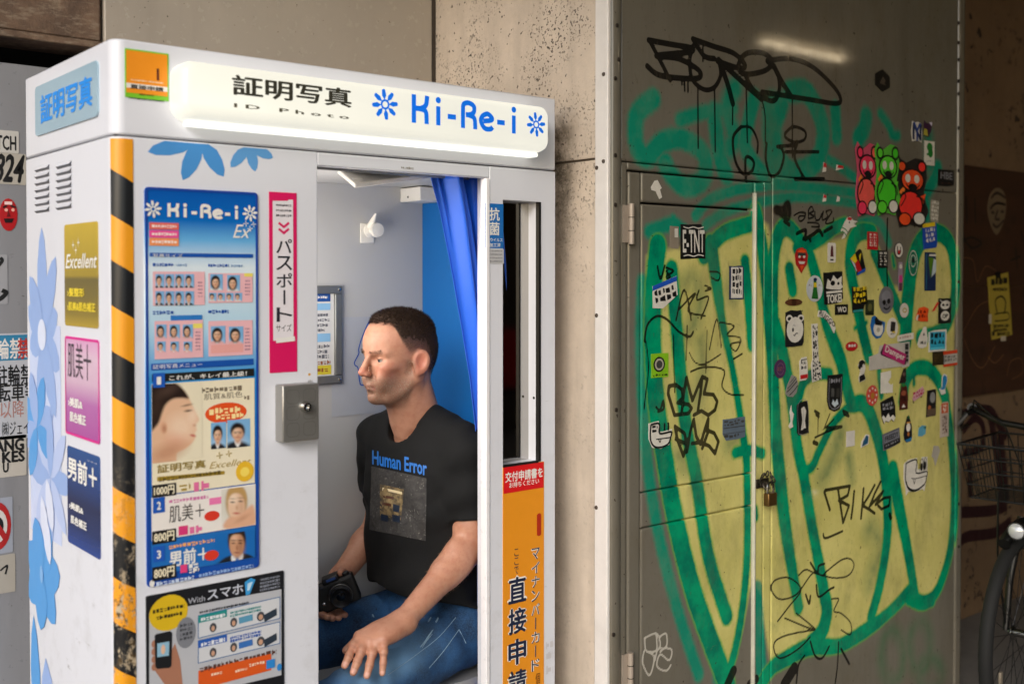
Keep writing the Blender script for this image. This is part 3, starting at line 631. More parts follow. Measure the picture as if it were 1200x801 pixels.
MB().tube([(q[0]-.002, YG-.03, q[2]-.03)]+[(q[0]+.012+.014*math.cos(a), YG-.03, q[2]-.008+.014*math.sin(a)) for a in np.linspace(math.pi, 0, 9)]+[(q[0]+.026, YG-.03, q[2]-.03)], .0035, mat('#8a8883', .25, 1), 8).build('shackle', pl, smooth=True)

# --- recessed dark wall at the right
rw = thing('recessed_wall', 'dark brown rough wall set back beyond the graffiti wall', 'wall', (5, YR, 0))
rgm = concrete_mat('rough_brown', '#745d45', .95, .3, .4, .9, 30)
zb1, zb0 = onY(1160, 198, YR)[2], onY(1160, 460, YR)[2]
plate('render_coat', XE+.002, 12.7, YR+.002, YR+.25, 0, 3.6, rgm, rw)
bdm, t, b = new_mat('brown_board'); p = geo(t)
o_ = mixrgb(t, noise(t, 3, 6, .6, scaled(t, p, (1, 1, 5))), lin('#2b1a10'), lin('#4a2e1c')); o_ = mixrgb(t, mrange(t, noise(t, 14, 5, .6, p), .55, .75, 0, .6), o_, lin('#1b100a'))
t.links.new(o_, b.inputs['Base Color']); b.inputs['Roughness'].default_value = .6
RW = Plane('Y', YR-.018)
xs = [XE+.004, 4.42, 5.62, 6.82]
for a, b_ in zip(xs[:-1], xs[1:]):
    for z0, z1 in ((zb0, (zb0*.52+zb1*.48)-.002), ((zb0*.52+zb1*.48)+.002, zb1)): plate('board', a+.002, b_-.002, YR-.018, YR+.001, z0, z1, bdm, rw, .002)
d = Dec(Plane('Y', YR), .0006); wine = mat('#2a0d10', .6)
RP = Plane('Y', YR)
for pts, wd in (([(1124, 488), (1136, 482), (1160, 480), (1172, 500), (1180, 512)], .04), ([(1128, 505), (1142, 490), (1152, 500), (1150, 524), (1130, 530)], .035), ([(1136, 540), (1137, 582)], .04), ([(1160, 485), (1170, 540), (1176, 600)], .05), ([(1172, 500), (1178, 560), (1180, 590)], .04), ([(1122, 600), (1160, 598), (1180, 592)], .05), ([(1122, 636), (1135, 628), (1165, 624), (1185, 610)], .05)): d.lpx(pts, wd, wine)
d.build('spray_paint', rw)
d = Dec(RW, .0006); pale = mat('#6b4b30', .6); blk = mat('#0a0807', .6)
for pts in ([(1125, 302), (1140, 305), (1145, 330), (1155, 312), (1168, 318)], [(1128, 390), (1145, 360), (1160, 352)], [(1130, 398), (1140, 422), (1152, 430), (1166, 405)], [(1180, 440), (1184, 424), (1196, 420), (1198, 436), (1186, 444)], [(1158, 418), (1166, 425), (1176, 415)]): d.lpx(pts, .005, pale)
for pts in ([(1127, 275), (1138, 290), (1150, 285), (1138, 278), (1127, 284)], [(1184, 305), (1196, 300)], [(1190, 290), (1192, 315)], [(1196, 270), (1204, 300)], [(1132, 230), (1133, 262)], [(1142, 232), (1143, 262)]): d.lpx(pts, .009, blk)
d.build('marker_lines', rw)
def maskface(d):
    for pts in ([(1160, 245), (1167, 238), (1178, 240)], [(1161, 232), (1168, 226), (1178, 232)], [(1163, 262), (1168, 266), (1176, 258)], [(1169, 246), (1166, 256), (1171, 257)]): d.lpx(pts, .012, ink('#1a120c'), 1)
    d.ell((1161, 247), (1165, 251), ink('#1a120c'), 2); d.ell((1172, 246), (1176, 250), ink('#1a120c'), 2)
uvs = [RW.uv(q) for q in crom([(1168, 220), (1176, 225), (1179, 240), (1176, 260), (1168, 275), (1161, 264), (1157, 245), (1160, 228)], 4, True)]
o = slab(RW, uvs, .0012, ink('#6f604c'), 'mask_sticker'); d = Dec(RW, .0015); maskface(d); d.build('print', o); tag(o, 'pale cut out sticker of a masked head on the brown boards', 'sticker')
def flyer(d):
    for x0, x1, y in ((1161, 1165, 327), (1166, 1169, 326), (1170, 1174, 326), (1175, 1180, 325)): d.rect((x0, y), (x1, y+7), K_, 1)
    greek(d, (1163, 337), (1180, 341), K_, 1); greek(d, (1163, 380), (1182, 383), K_, 1); greek(d, (1164, 385), (1180, 388), K_, 1); greek(d, (1168, 389), (1183, 393), K_, 1)
    d.lpx([(1168, 366), (1166, 352), (1173, 347), (1178, 354), (1176, 368)], .008, K_, 1); d.lpx([(1165, 368), (1180, 366), (1181, 374), (1165, 376)], .006, K_, 1); d.rect((1162, 388), (1165, 393), K_, 1)
fl = slab(RW, [RW.uv(q) for q in ((1157, 325), (1181, 319), (1186, 392), (1162, 398))], .0015, ink('#a8963c'), 'flyer'); d = Dec(RW, .0018); flyer(d); d.build('print', fl)
for a_, b2_, c_ in (((1166, 318), (1172, 326), K_), ((1158, 368), (1161, 379), ink('#b9b2a5')), ((1172, 394), (1178, 399), ink('#b9b2a5'))):
    d = Dec(RW, .003); d.rect(a_, b2_, c_); d.build('tape', fl)
tag(fl, 'yellow paper flyer taped to the dark brown boards', 'flyer')
# ================================================================== PHOTO BOOTH
BX0, BX1, BD, BZ = .739, 1.873, .568, 1.957
FR, SD = Plane('Y', 0.0), Plane('X', BX0)
OX0, OX1, OZ = 1.181, 1.644, 1.742               # doorway
ZB = 1.772                                       # joint under the header
bt = thing('photo_booth', 'white identity photo booth with a lit sign, blue curtain and blue posters', 'photo booth', (1.3, .28, 0))
wm, t, b = new_mat('booth_white'); p = geo(t)
n1 = noise(t, 3, 6, .6, p); out = mixrgb(t, n1, lin('#d6d8e0'), lin('#e0e2ea'))
sep = node(t, 'ShaderNodeSeparateXYZ'); t.links.new(p, sep.inputs[0])
sc_ = mrange(t, noise(t, 9, 8, .75, scaled(t, p, (1, 1, 5))), .63, .69, 0, 1)
low = mrange(t, sep.outputs[2], 1.35, .5, .05, .8); out = mixrgb(t, mathn(t, 'MULTIPLY', sc_, low), out, lin('#6f6a68'))
dirt = mrange(t, noise(t, 14, 6, .7, p), .52, .8, 0, .35); out = mixrgb(t, mathn(t, 'MULTIPLY', dirt, mrange(t, sep.outputs[2], 1.5, .4, .15, 1)), out, lin('#8d8780'))
t.links.new(out, b.inputs['Base Color']); b.inputs['Roughness'].default_value = .26; b.inputs['Specular IOR Level'].default_value = .5
bump(t, b, noise(t, 5, 3, .5, p), .04, .003); booth_white = wm
inner = mat('#c0c0c0', .42, var=.03, scale=6)
grey_line = mat('#5c5a5c', .6)
def prism(plan, z0, z1, m, name, parent, bevel=0, smooth=True):
    n = len(plan); mb = MB(); mb.add([(x, y, z0) for x, y in plan]+[(x, y, z1) for x, y in plan], [tuple(range(n)), tuple(range(n, 2*n))]+[(i, (i+1) % n, n+(i+1) % n, n+i) for i in range(n)], m)
    return mb.build(name, parent, smooth=smooth, bevel=bevel)
RC = .026
arc = [(BX0+RC-RC*math.cos(a), RC-RC*math.sin(a)) for a in np.linspace(0, math.pi/2, 9)]           # rounded front-left corner, from side to front
back = [(BX1, 0), (BX1, BD), (BX0, BD)]
prism(arc+back, ZB+.0015, BZ, booth_white, 'header', bt, bevel=.004)
plate('header_joint', BX0+.006, BX1-.004, .006, BD-.006, ZB-.0018, ZB+.002, grey_line, bt)
# cabinet half: front skin, side skin, inner wall
prism(arc+[(OX0, 0), (OX0, BD), (BX0, BD)], .05, ZB-.0015, booth_white, 'cabinet', bt, bevel=.002)
plate('door_lintel', OX0+.001, OX1+.012, .0, .03, OZ, ZB-.002, booth_white, bt, .002)
d = Dec(FR); greek(d, (470, 195), (485, 199), ink('#8a877f')); d.build('lintel_print', bt)
# right-hand front panel with the mirror recess
mx0, mx1, mz0, mz1 = 1.700, 1.819, 1.030, 1.690
pn = [(OX1, mx0, .05, ZB-.002), (mx1, BX1, .05, ZB-.002), (mx0, mx1, .05, mz0), (mx0, mx1, mz1, ZB-.002)]
mb = MB()
xs_, zs_ = [OX1+.013, mx0, mx1, BX1], [.05, mz0, mz1, ZB-.002]
fm = MB(); V = [(x, y, z) for y in (0, .05) for z in zs_ for x in xs_]
idx = lambda i, j, k: k*16+j*4+i
F = []
for k_ in (0, 1):
    for j in range(3):
        for i in range(3):
            if i == 1 and j == 1: continue
            F.append((idx(i, j, k_), idx(i+1, j, k_), idx(i+1, j+1, k_), idx(i, j+1, k_)))
for i in range(3): F += [(idx(i, 0, 0), idx(i+1, 0, 0), idx(i+1, 0, 1), idx(i, 0, 1)), (idx(i, 3, 0), idx(i+1, 3, 0), idx(i+1, 3, 1), idx(i, 3, 1))]
for j in range(3): F += [(idx(0, j, 0), idx(0, j+1, 0), idx(0, j+1, 1), idx(0, j, 1)), (idx(3, j, 0), idx(3, j+1, 0), idx(3, j+1, 1), idx(3, j, 1))]
F += [(idx(1, 1, 0), idx(2, 1, 0), idx(2, 1, 1), idx(1, 1, 1)), (idx(1, 2, 0), idx(2, 2, 0), idx(2, 2, 1), idx(1, 2, 1)), (idx(1, 1, 0), idx(1, 2, 0), idx(1, 2, 1), idx(1, 1, 1)), (idx(2, 1, 0), idx(2, 2, 0), idx(2, 2, 1), idx(2, 1, 1))]
fm.add(V, F, booth_white); fp = fm.build('front_panel', bt, bevel=.002)
plate('jamb', OX1, OX1+.012, -.003, .020, .05, OZ-.001, mat('#efedf0', .3), bt, .002)
plate('mirror', mx0-.004, mx1+.004, .0435, .0475, mz0-.004, mz1+.004, mat('#b9b6b0', .03, 1.0, var=.01), bt)
fr_ = MB(); bl = mat('#131212', .4)
fr_.box(mx1-.004, mx1+.003, -.002, .01, mz0, mz1, bl); fr_.build('mirror_edge', bt)
fr_ = MB(); fr_.box(mx0-.001, mx1-.0045, -.0015, .004, mz0-.003, mz0+.003, bl).build('mirror_edge', bt)
MB().lathe((mx1-.0005, .022, 1.19), (-1, 0, 0), [(.004, -.001), (.003, .001)], bl, 10).build('screw', bt)
# outer shell of the sitting side
plate('back_wall', OX0+.001, BX1-.002, .542, BD, .05, ZB-.003, inner, bt)
plate('right_wall', 1.84, BX1-.001, .051, .5415, .05, ZB-.0025, booth_white, bt)
bdrop = mat('#0068b8', .5, var=.04, scale=5)
plate('blue_backdrop', 1.833, 1.8395, .052, .541, .06, 1.714, bdrop, bt)
plate('inner_ceiling', OX0+.002, 1.84, .031, .5415, ZB-.014, ZB-.003, inner, bt)
plate('booth_floor', BX0+.01, BX1-.01, .012, BD-.01, 0, .05, mat('#3a3836', .7), bt)
plate('threshold', OX0+.003, 1.8325, .004, .5415, .05, .075, mat('#57534f', .6, grime=.4), bt)
# diffuser of the booth's own lamp on the machine side
plate('lamp_diffuser', OX0+.0005, OX0+.009, .12, .44, 1.30, 1.62, mat('#fff6ea', .5, emit=6.0), bt, .003)
# white reflector flap under the inner ceiling and the small box on the backdrop
def px3(x, y, Y): return onY(x, y, Y)
rf = mat('#f0ede6', .35)
c0_, c1_, c2_, c3_ = px3(395, 203, .20), px3(416, 220.5, .12), px3(505, 208.5, .12), px3(482, 201, .34)
nrm = np.cross(c1_-c0_, c2_-c0_); nrm /= np.linalg.norm(nrm); nrm *= np.sign(nrm[2])*.012
mb = MB(); q_ = [c0_, c1_, c2_, c3_]
mb.add(q_+[v+nrm for v in q_], [(0, 1, 2, 3), (4, 5, 6, 7), (0, 1, 5, 4), (1, 2, 6, 5), (2, 3, 7, 6), (3, 0, 4, 7)], rf); mb.build('reflector_flap', bt, bevel=.002)
kb = px3(417, 211, .14); MB().box(kb[0]-.012, kb[0]+.012, .13, .15, kb[2]-.006, kb[2]+.004, rf).build('flap_catch', bt, bevel=.002)
plate('rail_box', 1.755, 1.832, .44, .541, 1.715, 1.755, rf, bt, .003)
MB().lathe((1.755, .50, 1.728), (-1, 0, 0), [(.004, -.001), (.003, .001)], bl, 10).build('screw', bt)
# coat hook on the inner back wall
BW = Plane('Y', .542); hk = px3(431, 270, .542); u, v = hk[0], hk[2]
plate('hook_plate', u-.026, u+.02, .538, .543, v-.036, v+.02, rf, bt, .003)
MB().lathe((u+.004, .54, v), (0, -1, 0), [(.02, 0), (.02, .006), (.008, .01), (.008, .03), (.021, .036), (.019, .046), (.0, .047)], rf, 20).build('hook_knob', bt, smooth=True)
mb = MB(); mb.tube([(u-.002, .53, v+.01), (u-.002, .512, v+.026), (u, .5, v+.046)], [.009, .008, .003], rf, 10); mb.build('hook_tip', bt, smooth=True)
# framed notice on the inner back wall
fx0, fz1 = BW.uv((330, 335)); fx1, fz0 = BW.uv((399, 448))
alu = mat('#8d8f8d', .35, .6)
for a_ in ((fx0, fx1, fz1-.022, fz1), (fx0, fx1, fz0, fz0+.022), (fx0, fx0+.022, fz0+.0225, fz1-.0225), (fx1-.022, fx1, fz0+.0225, fz1-.0225)): plate('notice_frame', a_[0], a_[1], .530, .5419, a_[2], a_[3], alu, bt, .002)
for cx_, cz_ in ((fx1-.01, fz1-.01), (fx1-.01, fz0+.01)): MB().lathe((cx_, .53, cz_), (0, -1, 0), [(.004, 0), (.004, .003), (.002, .004)], mat('#d5d5d2', .2, 1), 10).build('screw', bt, smooth=True)
sh = plate('notice_sheet', fx0+.0225, fx1-.0225, .538, .5418, fz0+.0225, fz1-.0225, ink('#d9dadb'), bt)
d = Dec(Plane('Y', .538)); NB, LB = ink('#1c4f9a'), ink('#8dbfe6')
d.rect((340, 344), (387, 353), NB, 1); d.rect((340, 356), (387, 363), LB, 1); d.rect((340, 392), (387, 400), LB, 1); d.rect((340, 430), (388, 438), ink('#d8c93c'), 1)
for y, x1 in ((368, 384), (374, 386), (380, 384), (386, 380), (405, 386), (411, 384), (417, 385), (424, 387), (433, 384)): greek(d, (342, y), (x1, y+2.6), ink('#6a6d76' if y < 420 else '#9a5a30'), 2)
greek(d, (344, 347), (384, 350), ink('#e6e6e6'), 2); d.build('print', sh)
# translucent head-position guide on the inner back wall
d = Dec(BW, .0015); gl = ink('#b8bcc4'); d.rect((388, 372), (455, 482), gl, 0)
d.lpx([(449, 362), (434, 374), (425, 392), (420, 408), (420, 414), (415, 424), (416, 428), (419, 431), (421, 446), (424, 451), (440, 449)], .0035, ink('#2d55b0'), 2); d.build('face_guide', bt)

# --- lit sign box
SY = -.062; SG = Plane('Y', SY)
su0, sv1 = SG.uv((221, 76)); su1, sv0 = SG.uv((643, 173))
def lit_mat(name, e):
    m, t, b = new_mat(name); p = geo(t); n = noise(t, 4, 3, .5, p)
    t.links.new(mixrgb(t, n, lin('#8f8c7c'), lin('#9a9786')), b.inputs['Base Color']); b.inputs['Roughness'].default_value = .3
    b.inputs['Emission Color'].default_value = (1, .985, .88, 1); t.links.new(mrange(t, n, .2, .8, e*.95, e*1.05), b.inputs['Emission Strength']); return m
lit = lit_mat('sign_acrylic', .48); lit2 = lit_mat('sign_lens', .8)
plan = rrect(su0-.012, sv0-.012, su1+.006, sv1+.012, .028, 6); inn = rrect(su0, sv0+.002, su1-.006, sv1, .02, 6); n = len(plan)
mb = MB(); mb.add([(u, -.001, v) for u, v in plan]+[(u, -.040, v) for u, v in plan]+[(u*.75+i_[0]*.25, -.055, v*.75+i_[1]*.25) for (u, v), i_ in zip(plan, inn)]+[(u, SY, v) for u, v in inn],
  [(k_*n+i, k_*n+(i+1) % n, (k_+1)*n+(i+1) % n, (k_+1)*n+i) for k_ in range(3) for i in range(n)]+[tuple(range(3*n, 4*n)), tuple(range(n))], lit)
sgn = mb.build('sign_box', bt, smooth=True, angle=50)
MB().box(su0+.012, su1-.012, -.036, -.004, sv0-.022, sv0-.0115, lit2).build('sign_under_lens', bt, bevel=.003)
d = Dec(SG); dkt = ink('#3b3a30'); sb = mat('#0a6fe6', .4, var=.02, emit=.22)
d.text('証明写真', (271.5, 87), (412, 127), dkt, 1, bold=.028); d.text('I D   P h o t o', (274, 121), (409, 140), ink('#5d5a4a'), 1, bold=.025)
def star(d, px, r, m, L=1, n=8, inner_=None, rv=1.0):
    cu, cv = d.p.uv(px)
    for i in range(n):
        a = 2*math.pi*i/n+.12; ca, sa = math.cos(a), math.sin(a)
        pts = [(.28, 0), (.58, .165), (.95, .12), (1.0, 0), (.95, -.12), (.58, -.165)]
        d.poly([(cu+r*(x*ca-y*sa), cv+rv*r*(x*sa+y*ca)) for x, y in pts], m, L)
    ring = [(cu+r*.27*math.cos(a), cv+rv*r*.27*math.sin(a)) for a in np.arange(0, 6.2, .42)]; d.line(ring, r*.14, m, L+1, True)
def kirei(d, tl, br, m, L=1, wd=.16, shear=.0):
    """the rounded KI-RE-I lettering drawn as strokes"""
    u0, v0, u1, v1 = d.box2(tl, br); H = v1-v0; W = u1-u0
    def P(pts): return [(u0+W*x+shear*H*y, v0+H*y) for x, y in pts]
    a = H*wd; ck = lambda pts: crom(pts, 6)
    d.line(P([(.035, 0), (.035, 1)]), a, m, L); d.line(P(ck([(.15, 1), (.14, .68), (.10, .54), (.05, .52)])), a, m, L+1); d.line(P(ck([(.05, .52), (.11, .50), (.14, .40), (.145, 0)])), a, m, L+2)
    for x in (.25, .965):
        d.line(P([(x, 0), (x, .68)]), a, m, L); c_ = P([(x, .9)])[0]; d.elluv(c_[0], c_[1], a*.62, a*.62, m, L, 12)
    for x in (.335, .80): d.line(P([(x, .36), (x+.075, .36)]), a, m, L)
    d.line(P([(.475, 0), (.475, .62)]), a, m, L); d.line(P(ck([(.475, .60), (.48, .86), (.525, .94), (.575, .84), (.575, .62), (.54, .52), (.50, .5)])), a, m, L+1); d.line(P(ck([(.52, .5), (.57, .44), (.585, .3), (.588, 0)])), a, m, L+2)
    d.line(P(ck([(.665, .34), (.74, .40), (.748, .50), (.705, .62), (.655, .50), (.645, .30), (.68, .08), (.735, .07), (.755, .16)])), a, m, L)
kirei(d, (480, 110), (606, 157), sb, 1, .185)
star(d, (451, 122.5), .034, sb); star(d, (628, 146), .030, sb)
d.build('print', sgn)
# --- hazard tape round the rounded corner
def tape_mat(name, base):
    m, t, b = new_mat(name); p = geo(t); sep = node(t, 'ShaderNodeSeparateXYZ'); t.links.new(p, sep.inputs[0])
    c = lin(base); out = mixrgb(t, noise(t, 12, 5, .6, p), tuple(x*.85 for x in c), c)
    wear = mathn(t, 'MULTIPLY', mrange(t, noise(t, 38, 7, .8, scaled(t, p, (1, 1, .6))), .50, .56), mrange(t, sep.outputs[2], 1.15, .85, 0, 1))
    out = mixrgb(t, wear, out, mixrgb(t, mrange(t, noise(t, 60, 3, .6, p), .45, .55), lin('#b9a78a'), lin('#4d3b1e')))
    t.links.new(out, b.inputs['Base Color']); t.links.new(mrange(t, wear, 0, 1, .35, .7), b.inputs['Roughness']); bump(t, b, wear, .4, .002); return m
hy, hk_ = tape_mat('hazard_yellow', '#f0a01c'), tape_mat('hazard_black', '#17181b')
path = arc[2:]+[(BX0+RC+.013, 0)]; acc = [0]
for i in range(1, len(path)): acc.append(acc[-1]+math.dist(path[i-1], path[i]))
def offs(i):
    x, y = path[i]
    if i == len(path)-1: n_ = (0, -1)
    else: n_ = ((x-BX0-RC)/RC, (y-RC)/RC)
    return x+n_[0]*.0012, y+n_[1]*.0012
ztop = ZB-.006; H_ = .0875
for j in range(21):
    lo, hi = ztop-(j+1)*H_+.03, ztop-j*H_+.03
    mb = MB(); vs = []
    for i in range(len(path)):
        s_ = -.62*acc[i]; x, y = offs(i); vs += [(x, y, max(.05, min(ztop, lo+s_))), (x, y, max(.05, min(ztop, hi+s_)))]
    mb.add(vs, [(2*i, 2*i+2, 2*i+3, 2*i+1) for i in range(len(path)-1)], hy if j % 2 == 0 else hk_); mb.build('hazard_tape', bt, smooth=True)
# --- side of the booth: sign panel, louvres, adhesive panels, flower print
sp_ = slab_rect(SD, (43, 103), (116.6, 136), .004, mat('#9db8c8', .2, var=.06, scale=8), 'side_sign', bt, .012)
d = Dec(SD, .0045); d.text('証明写真', (49.7, 112.8), (111, 124.5), ink('#1f8fee'), 1, bold=.03); d.build('print', sp_)
lv = mat('#6a6a70', .5)
for cx0, cx1 in ((43, 58), (68, 84)):
    for i in range(7):
        y_ = 197+i*8.1-(4.0 if cx0 > 50 else 0); a_, b2 = SD.uv((cx0, y_)), SD.uv((cx1, y_-1.5)); mb = MB(); zc = (a_[1]+b2[1])/2
        mb.add([(BX0-.0005, -a_[0], zc+.004), (BX0-.0005, -b2[0], zc+.004), (BX0-.006, -b2[0], zc-.003), (BX0-.006, -a_[0], zc-.003), (BX0-.0005, -b2[0], zc-.004), (BX0-.0005, -a_[0], zc-.004)],
               [(0, 1, 2, 3), (3, 2, 4, 5)], booth_white); mb.add([(BX0-.0004, -a_[0]+.001, zc-.0075), (BX0-.0004, -b2[0]-.001, zc-.0075), (BX0-.0052, -b2[0]-.001, zc-.0032), (BX0-.0052, -a_[0]+.001, zc-.0032)], [(0, 1, 2, 3)], lv); mb.build('louvre', bt)
def gradmat(name, stops, z0, z1, rough=.25):
    m, t, b = new_mat(name); p = geo(t); sep = node(t, 'ShaderNodeSeparateXYZ'); t.links.new(p, sep.inputs[0])
    f = mrange(t, sep.outputs[2], z0, z1); cr_ = node(t, 'ShaderNodeValToRGB'); el = cr_.color_ramp.elements
    for i, (pos, c) in enumerate(stops):
        e = el[i] if i < 2 else el.new(pos); e.position = pos; e.color = (*lin(c), 1)
    t.links.new(f, cr_.inputs[0]); out = mixrgb(t, noise(t, 18, 5, .6, p), (.9, .9, .9), (1.0, 1.0, 1.0)); out = mixrgb(t, 1.0, cr_.outputs[0], out, 'MULTIPLY')
    t.links.new(out, b.inputs['Base Color']); b.inputs['Roughness'].default_value = rough; return m
def side_panel(tl, br, m, fn, name='side_poster', edge=None):
    o = slab_rect(SD, tl, br, .0015, m, name, bt, .008); d = Dec(SD, .0019)
    if edge:
        u0, v0, u1, v1 = d.box2(tl, br); d.line(rrect(u0+.003, v0+.003, u1-.003, v1-.003, .007), .005, edge, 1, True)
    fn(d); d.build('print', o); return o
z = lambda px: SD.uv(px)[1]
goldm = gradmat('gold_print', [(0, '#b79b22'), (.12, '#8f7a1a'), (.3, '#7a6a24'), (.46, '#6f6122'), (.5, '#a68e1c'), (1, '#c9ac28')], z((116, 385)), z((76, 264)))
wh = ink('#e8e6e0')
def goldp(d):
    d.text('Excellent', (78, 298), (115, 314), wh, 1, shear=.3, bold=.015)
    for i, x in enumerate((87, 93, 90)):
        c_ = d.p.uv((x, 284+(3 if i == 0 else (0 if i == 1 else 9)))); r_ = .012
        d.poly([(c_[0]+(r_ if k_ % 2 == 0 else r_*.2)*math.cos(k_*math.pi/4)*.6, c_[1]+(r_ if k_ % 2 == 0 else r_*.2)*math.sin(k_*math.pi/4)) for k_ in range(8)], wh, 1)
    yl = ink('#e8cf2e'); d.text('›髪整形', (80, 337), (100, 348), yl, 1, bold=.045); d.text('›肌美&肌色補正', (80, 353), (113, 366), yl, 1, bold=.045)
side_panel((76, 263.5), (116, 385), goldm, goldp)
pinkm = gradmat('pink_print', [(0, '#b04ea0'), (.35, '#b86aae'), (.55, '#d8b4cc'), (.8, '#dfc0d4'), (1, '#e0a0cc')], z((118, 521)), z((77, 393)))
def pinkp(d):
    d.text('肌美十', (80.5, 400), (108, 447), ink('#4a3c46'), 1); d.text('›美肌&', (81, 464), (98, 480), wh, 1, bold=.05); d.text('肌色補正', (83, 481), (102, 499), wh, 1, bold=.05)
side_panel((77, 393), (118, 521), pinkm, pinkp, edge=ink('#d81e8c'))
navym = gradmat('navy_print', [(0, '#1d3f8f'), (.2, '#10265f'), (.45, '#0d1a4a'), (.7, '#143a7d'), (1, '#154a8c')], z((118.5, 656)), z((79.5, 520)))
def navyp(d):
    d.text('男前＋', (80.5, 533), (115, 575), wh, 1, bold=.035); d.text('プラス', (103, 538), (115, 544), wh, 1); d.text('›美肌&', (82, 586), (99, 603), wh, 1, bold=.05); d.text('肌色補正', (84, 602), (103, 622), wh, 1, bold=.05)
side_panel((79.5, 521), (118.5, 656), navym, navyp)
fa, fb, fc = ink('#93aee0'), ink('#559bdc'), ink('#b4c4ea')
d = Dec(SD, .0006); d.rect((35, 378), (73, 640), ink('#c3cfee'), 0)
def petal(d, cpx, ang, L_, W_, m, Lr=0, r0=0.0):
    cu, cv = d.p.uv(cpx); a = R(ang); ca, sa = math.cos(a), math.sin(a)
    pts = [(r0, 0)]+[(r0+L_*x, W_*y) for x, y in ((.15, .3), (.4, .5), (.65, .48), (.88, .28), (1, 0), (.88, -.28), (.65, -.48), (.4, -.5), (.15, -.3))]
    d.poly([(cu+x*ca-y*sa, cv+x*sa+y*ca) for x, y in pts], m, Lr)
for i, (a, L_) in enumerate(((90, .24), (60, .20), (125, .16), (25, .12), (-30, .14), (-62, .2), (-95, .22), (200, .10), (150, .12))): petal(d, (50, 392), a, L_, .07, fa, i % 3)
cu, cv = d.p.uv((50, 392)); d.elluv(cu, cv, .03, .035, ink('#d5ddf2'), 4)
for i in range(8): petal(d, (44, 500), 20+45*i, .13, .06, fb if i % 2 else fa, i % 3+2)
for i in range(8): petal(d, (60, 560), 45*i, .15, .05, fc if i % 2 else fa, i % 3+2)
for i in range(7): petal(d, (50, 672), 10+51*i, .13, .085, fb, i % 3+2)
cu, cv = d.p.uv((50, 672)); d.elluv(cu, cv, .012, .02, ink('#7fb0e4'), 6)
petal(d, (54, 770), -80, .3, .12, fa, 1); petal(d, (40, 720), -85, .3, .07, fb, 2)
for cx_, cy_ in ((53, 598), (56, 560), (50, 580)): petal(d, (cx_, cy_), -70, .12, .05, ink('#d5ddf2'), 6)
d.v = [(x, min(y, BD-.002), z_) for x, y, z_ in d.v]; d.build('flower_print', bt)
# --- front of the cabinet: flower print under the header
d = Dec(FR); f1, f2 = ink('#4a92d4'), ink('#5f9ed8')
for a, tip in (((236, 163), (173, 178)), ((236, 163), (214, 211)), ((236, 163), (262, 207))):
    u0, v0 = d.p.uv(a); u1, v1 = d.p.uv(tip); petal(d, a, math.degrees(math.atan2(v1-v0, u1-u0)), math.dist((u0, v0), (u1, v1)), .034, f1)
for a, tip in (((292, 170), (270, 196)), ((292, 170), (299, 201)), ((292, 170), (320, 185))):
    u0, v0 = d.p.uv(a); u1, v1 = d.p.uv(tip); petal(d, a, math.degrees(math.atan2(v1-v0, u1-u0)), math.dist((u0, v0), (u1, v1)), .024, f2)
vmax = ZB-.004
d.v = [(x, y, min(z_, vmax)) for x, y, z_ in d.v]; d.build('flower_print', bt)
# orange card sticker on the header (the mascot figure is left out)
o = slab_rect(FR, (146, 56.5), (197.5, 119), .0012, ink('#7ac42c'), 'header_sticker', bt, .001)
d = Dec(FR, .0016); og = ink('#f0941c'); d.rect((147.5, 58.5), (196, 113.5), og); d.text('1', (180, 80), (189, 95), ink('#5a1e14'), 2, bold=.02, keep=True); d.rect((147.5, 97), (196, 108), ink('#e9e4dc'), 1); d.text('直接申請', (152, 98.5), (191, 108), ink('#35322f'), 2, bold=.03); greek(d, (153, 94), (191, 97.5), ink('#f7e3c0'), 1)
greek(d, (163, 110.5), (180, 112.5), ink('#5a3a14'), 1); greek(d, (150, 115.5), (192, 118), ink('#2c5a12'), 1); d.build('print', o)
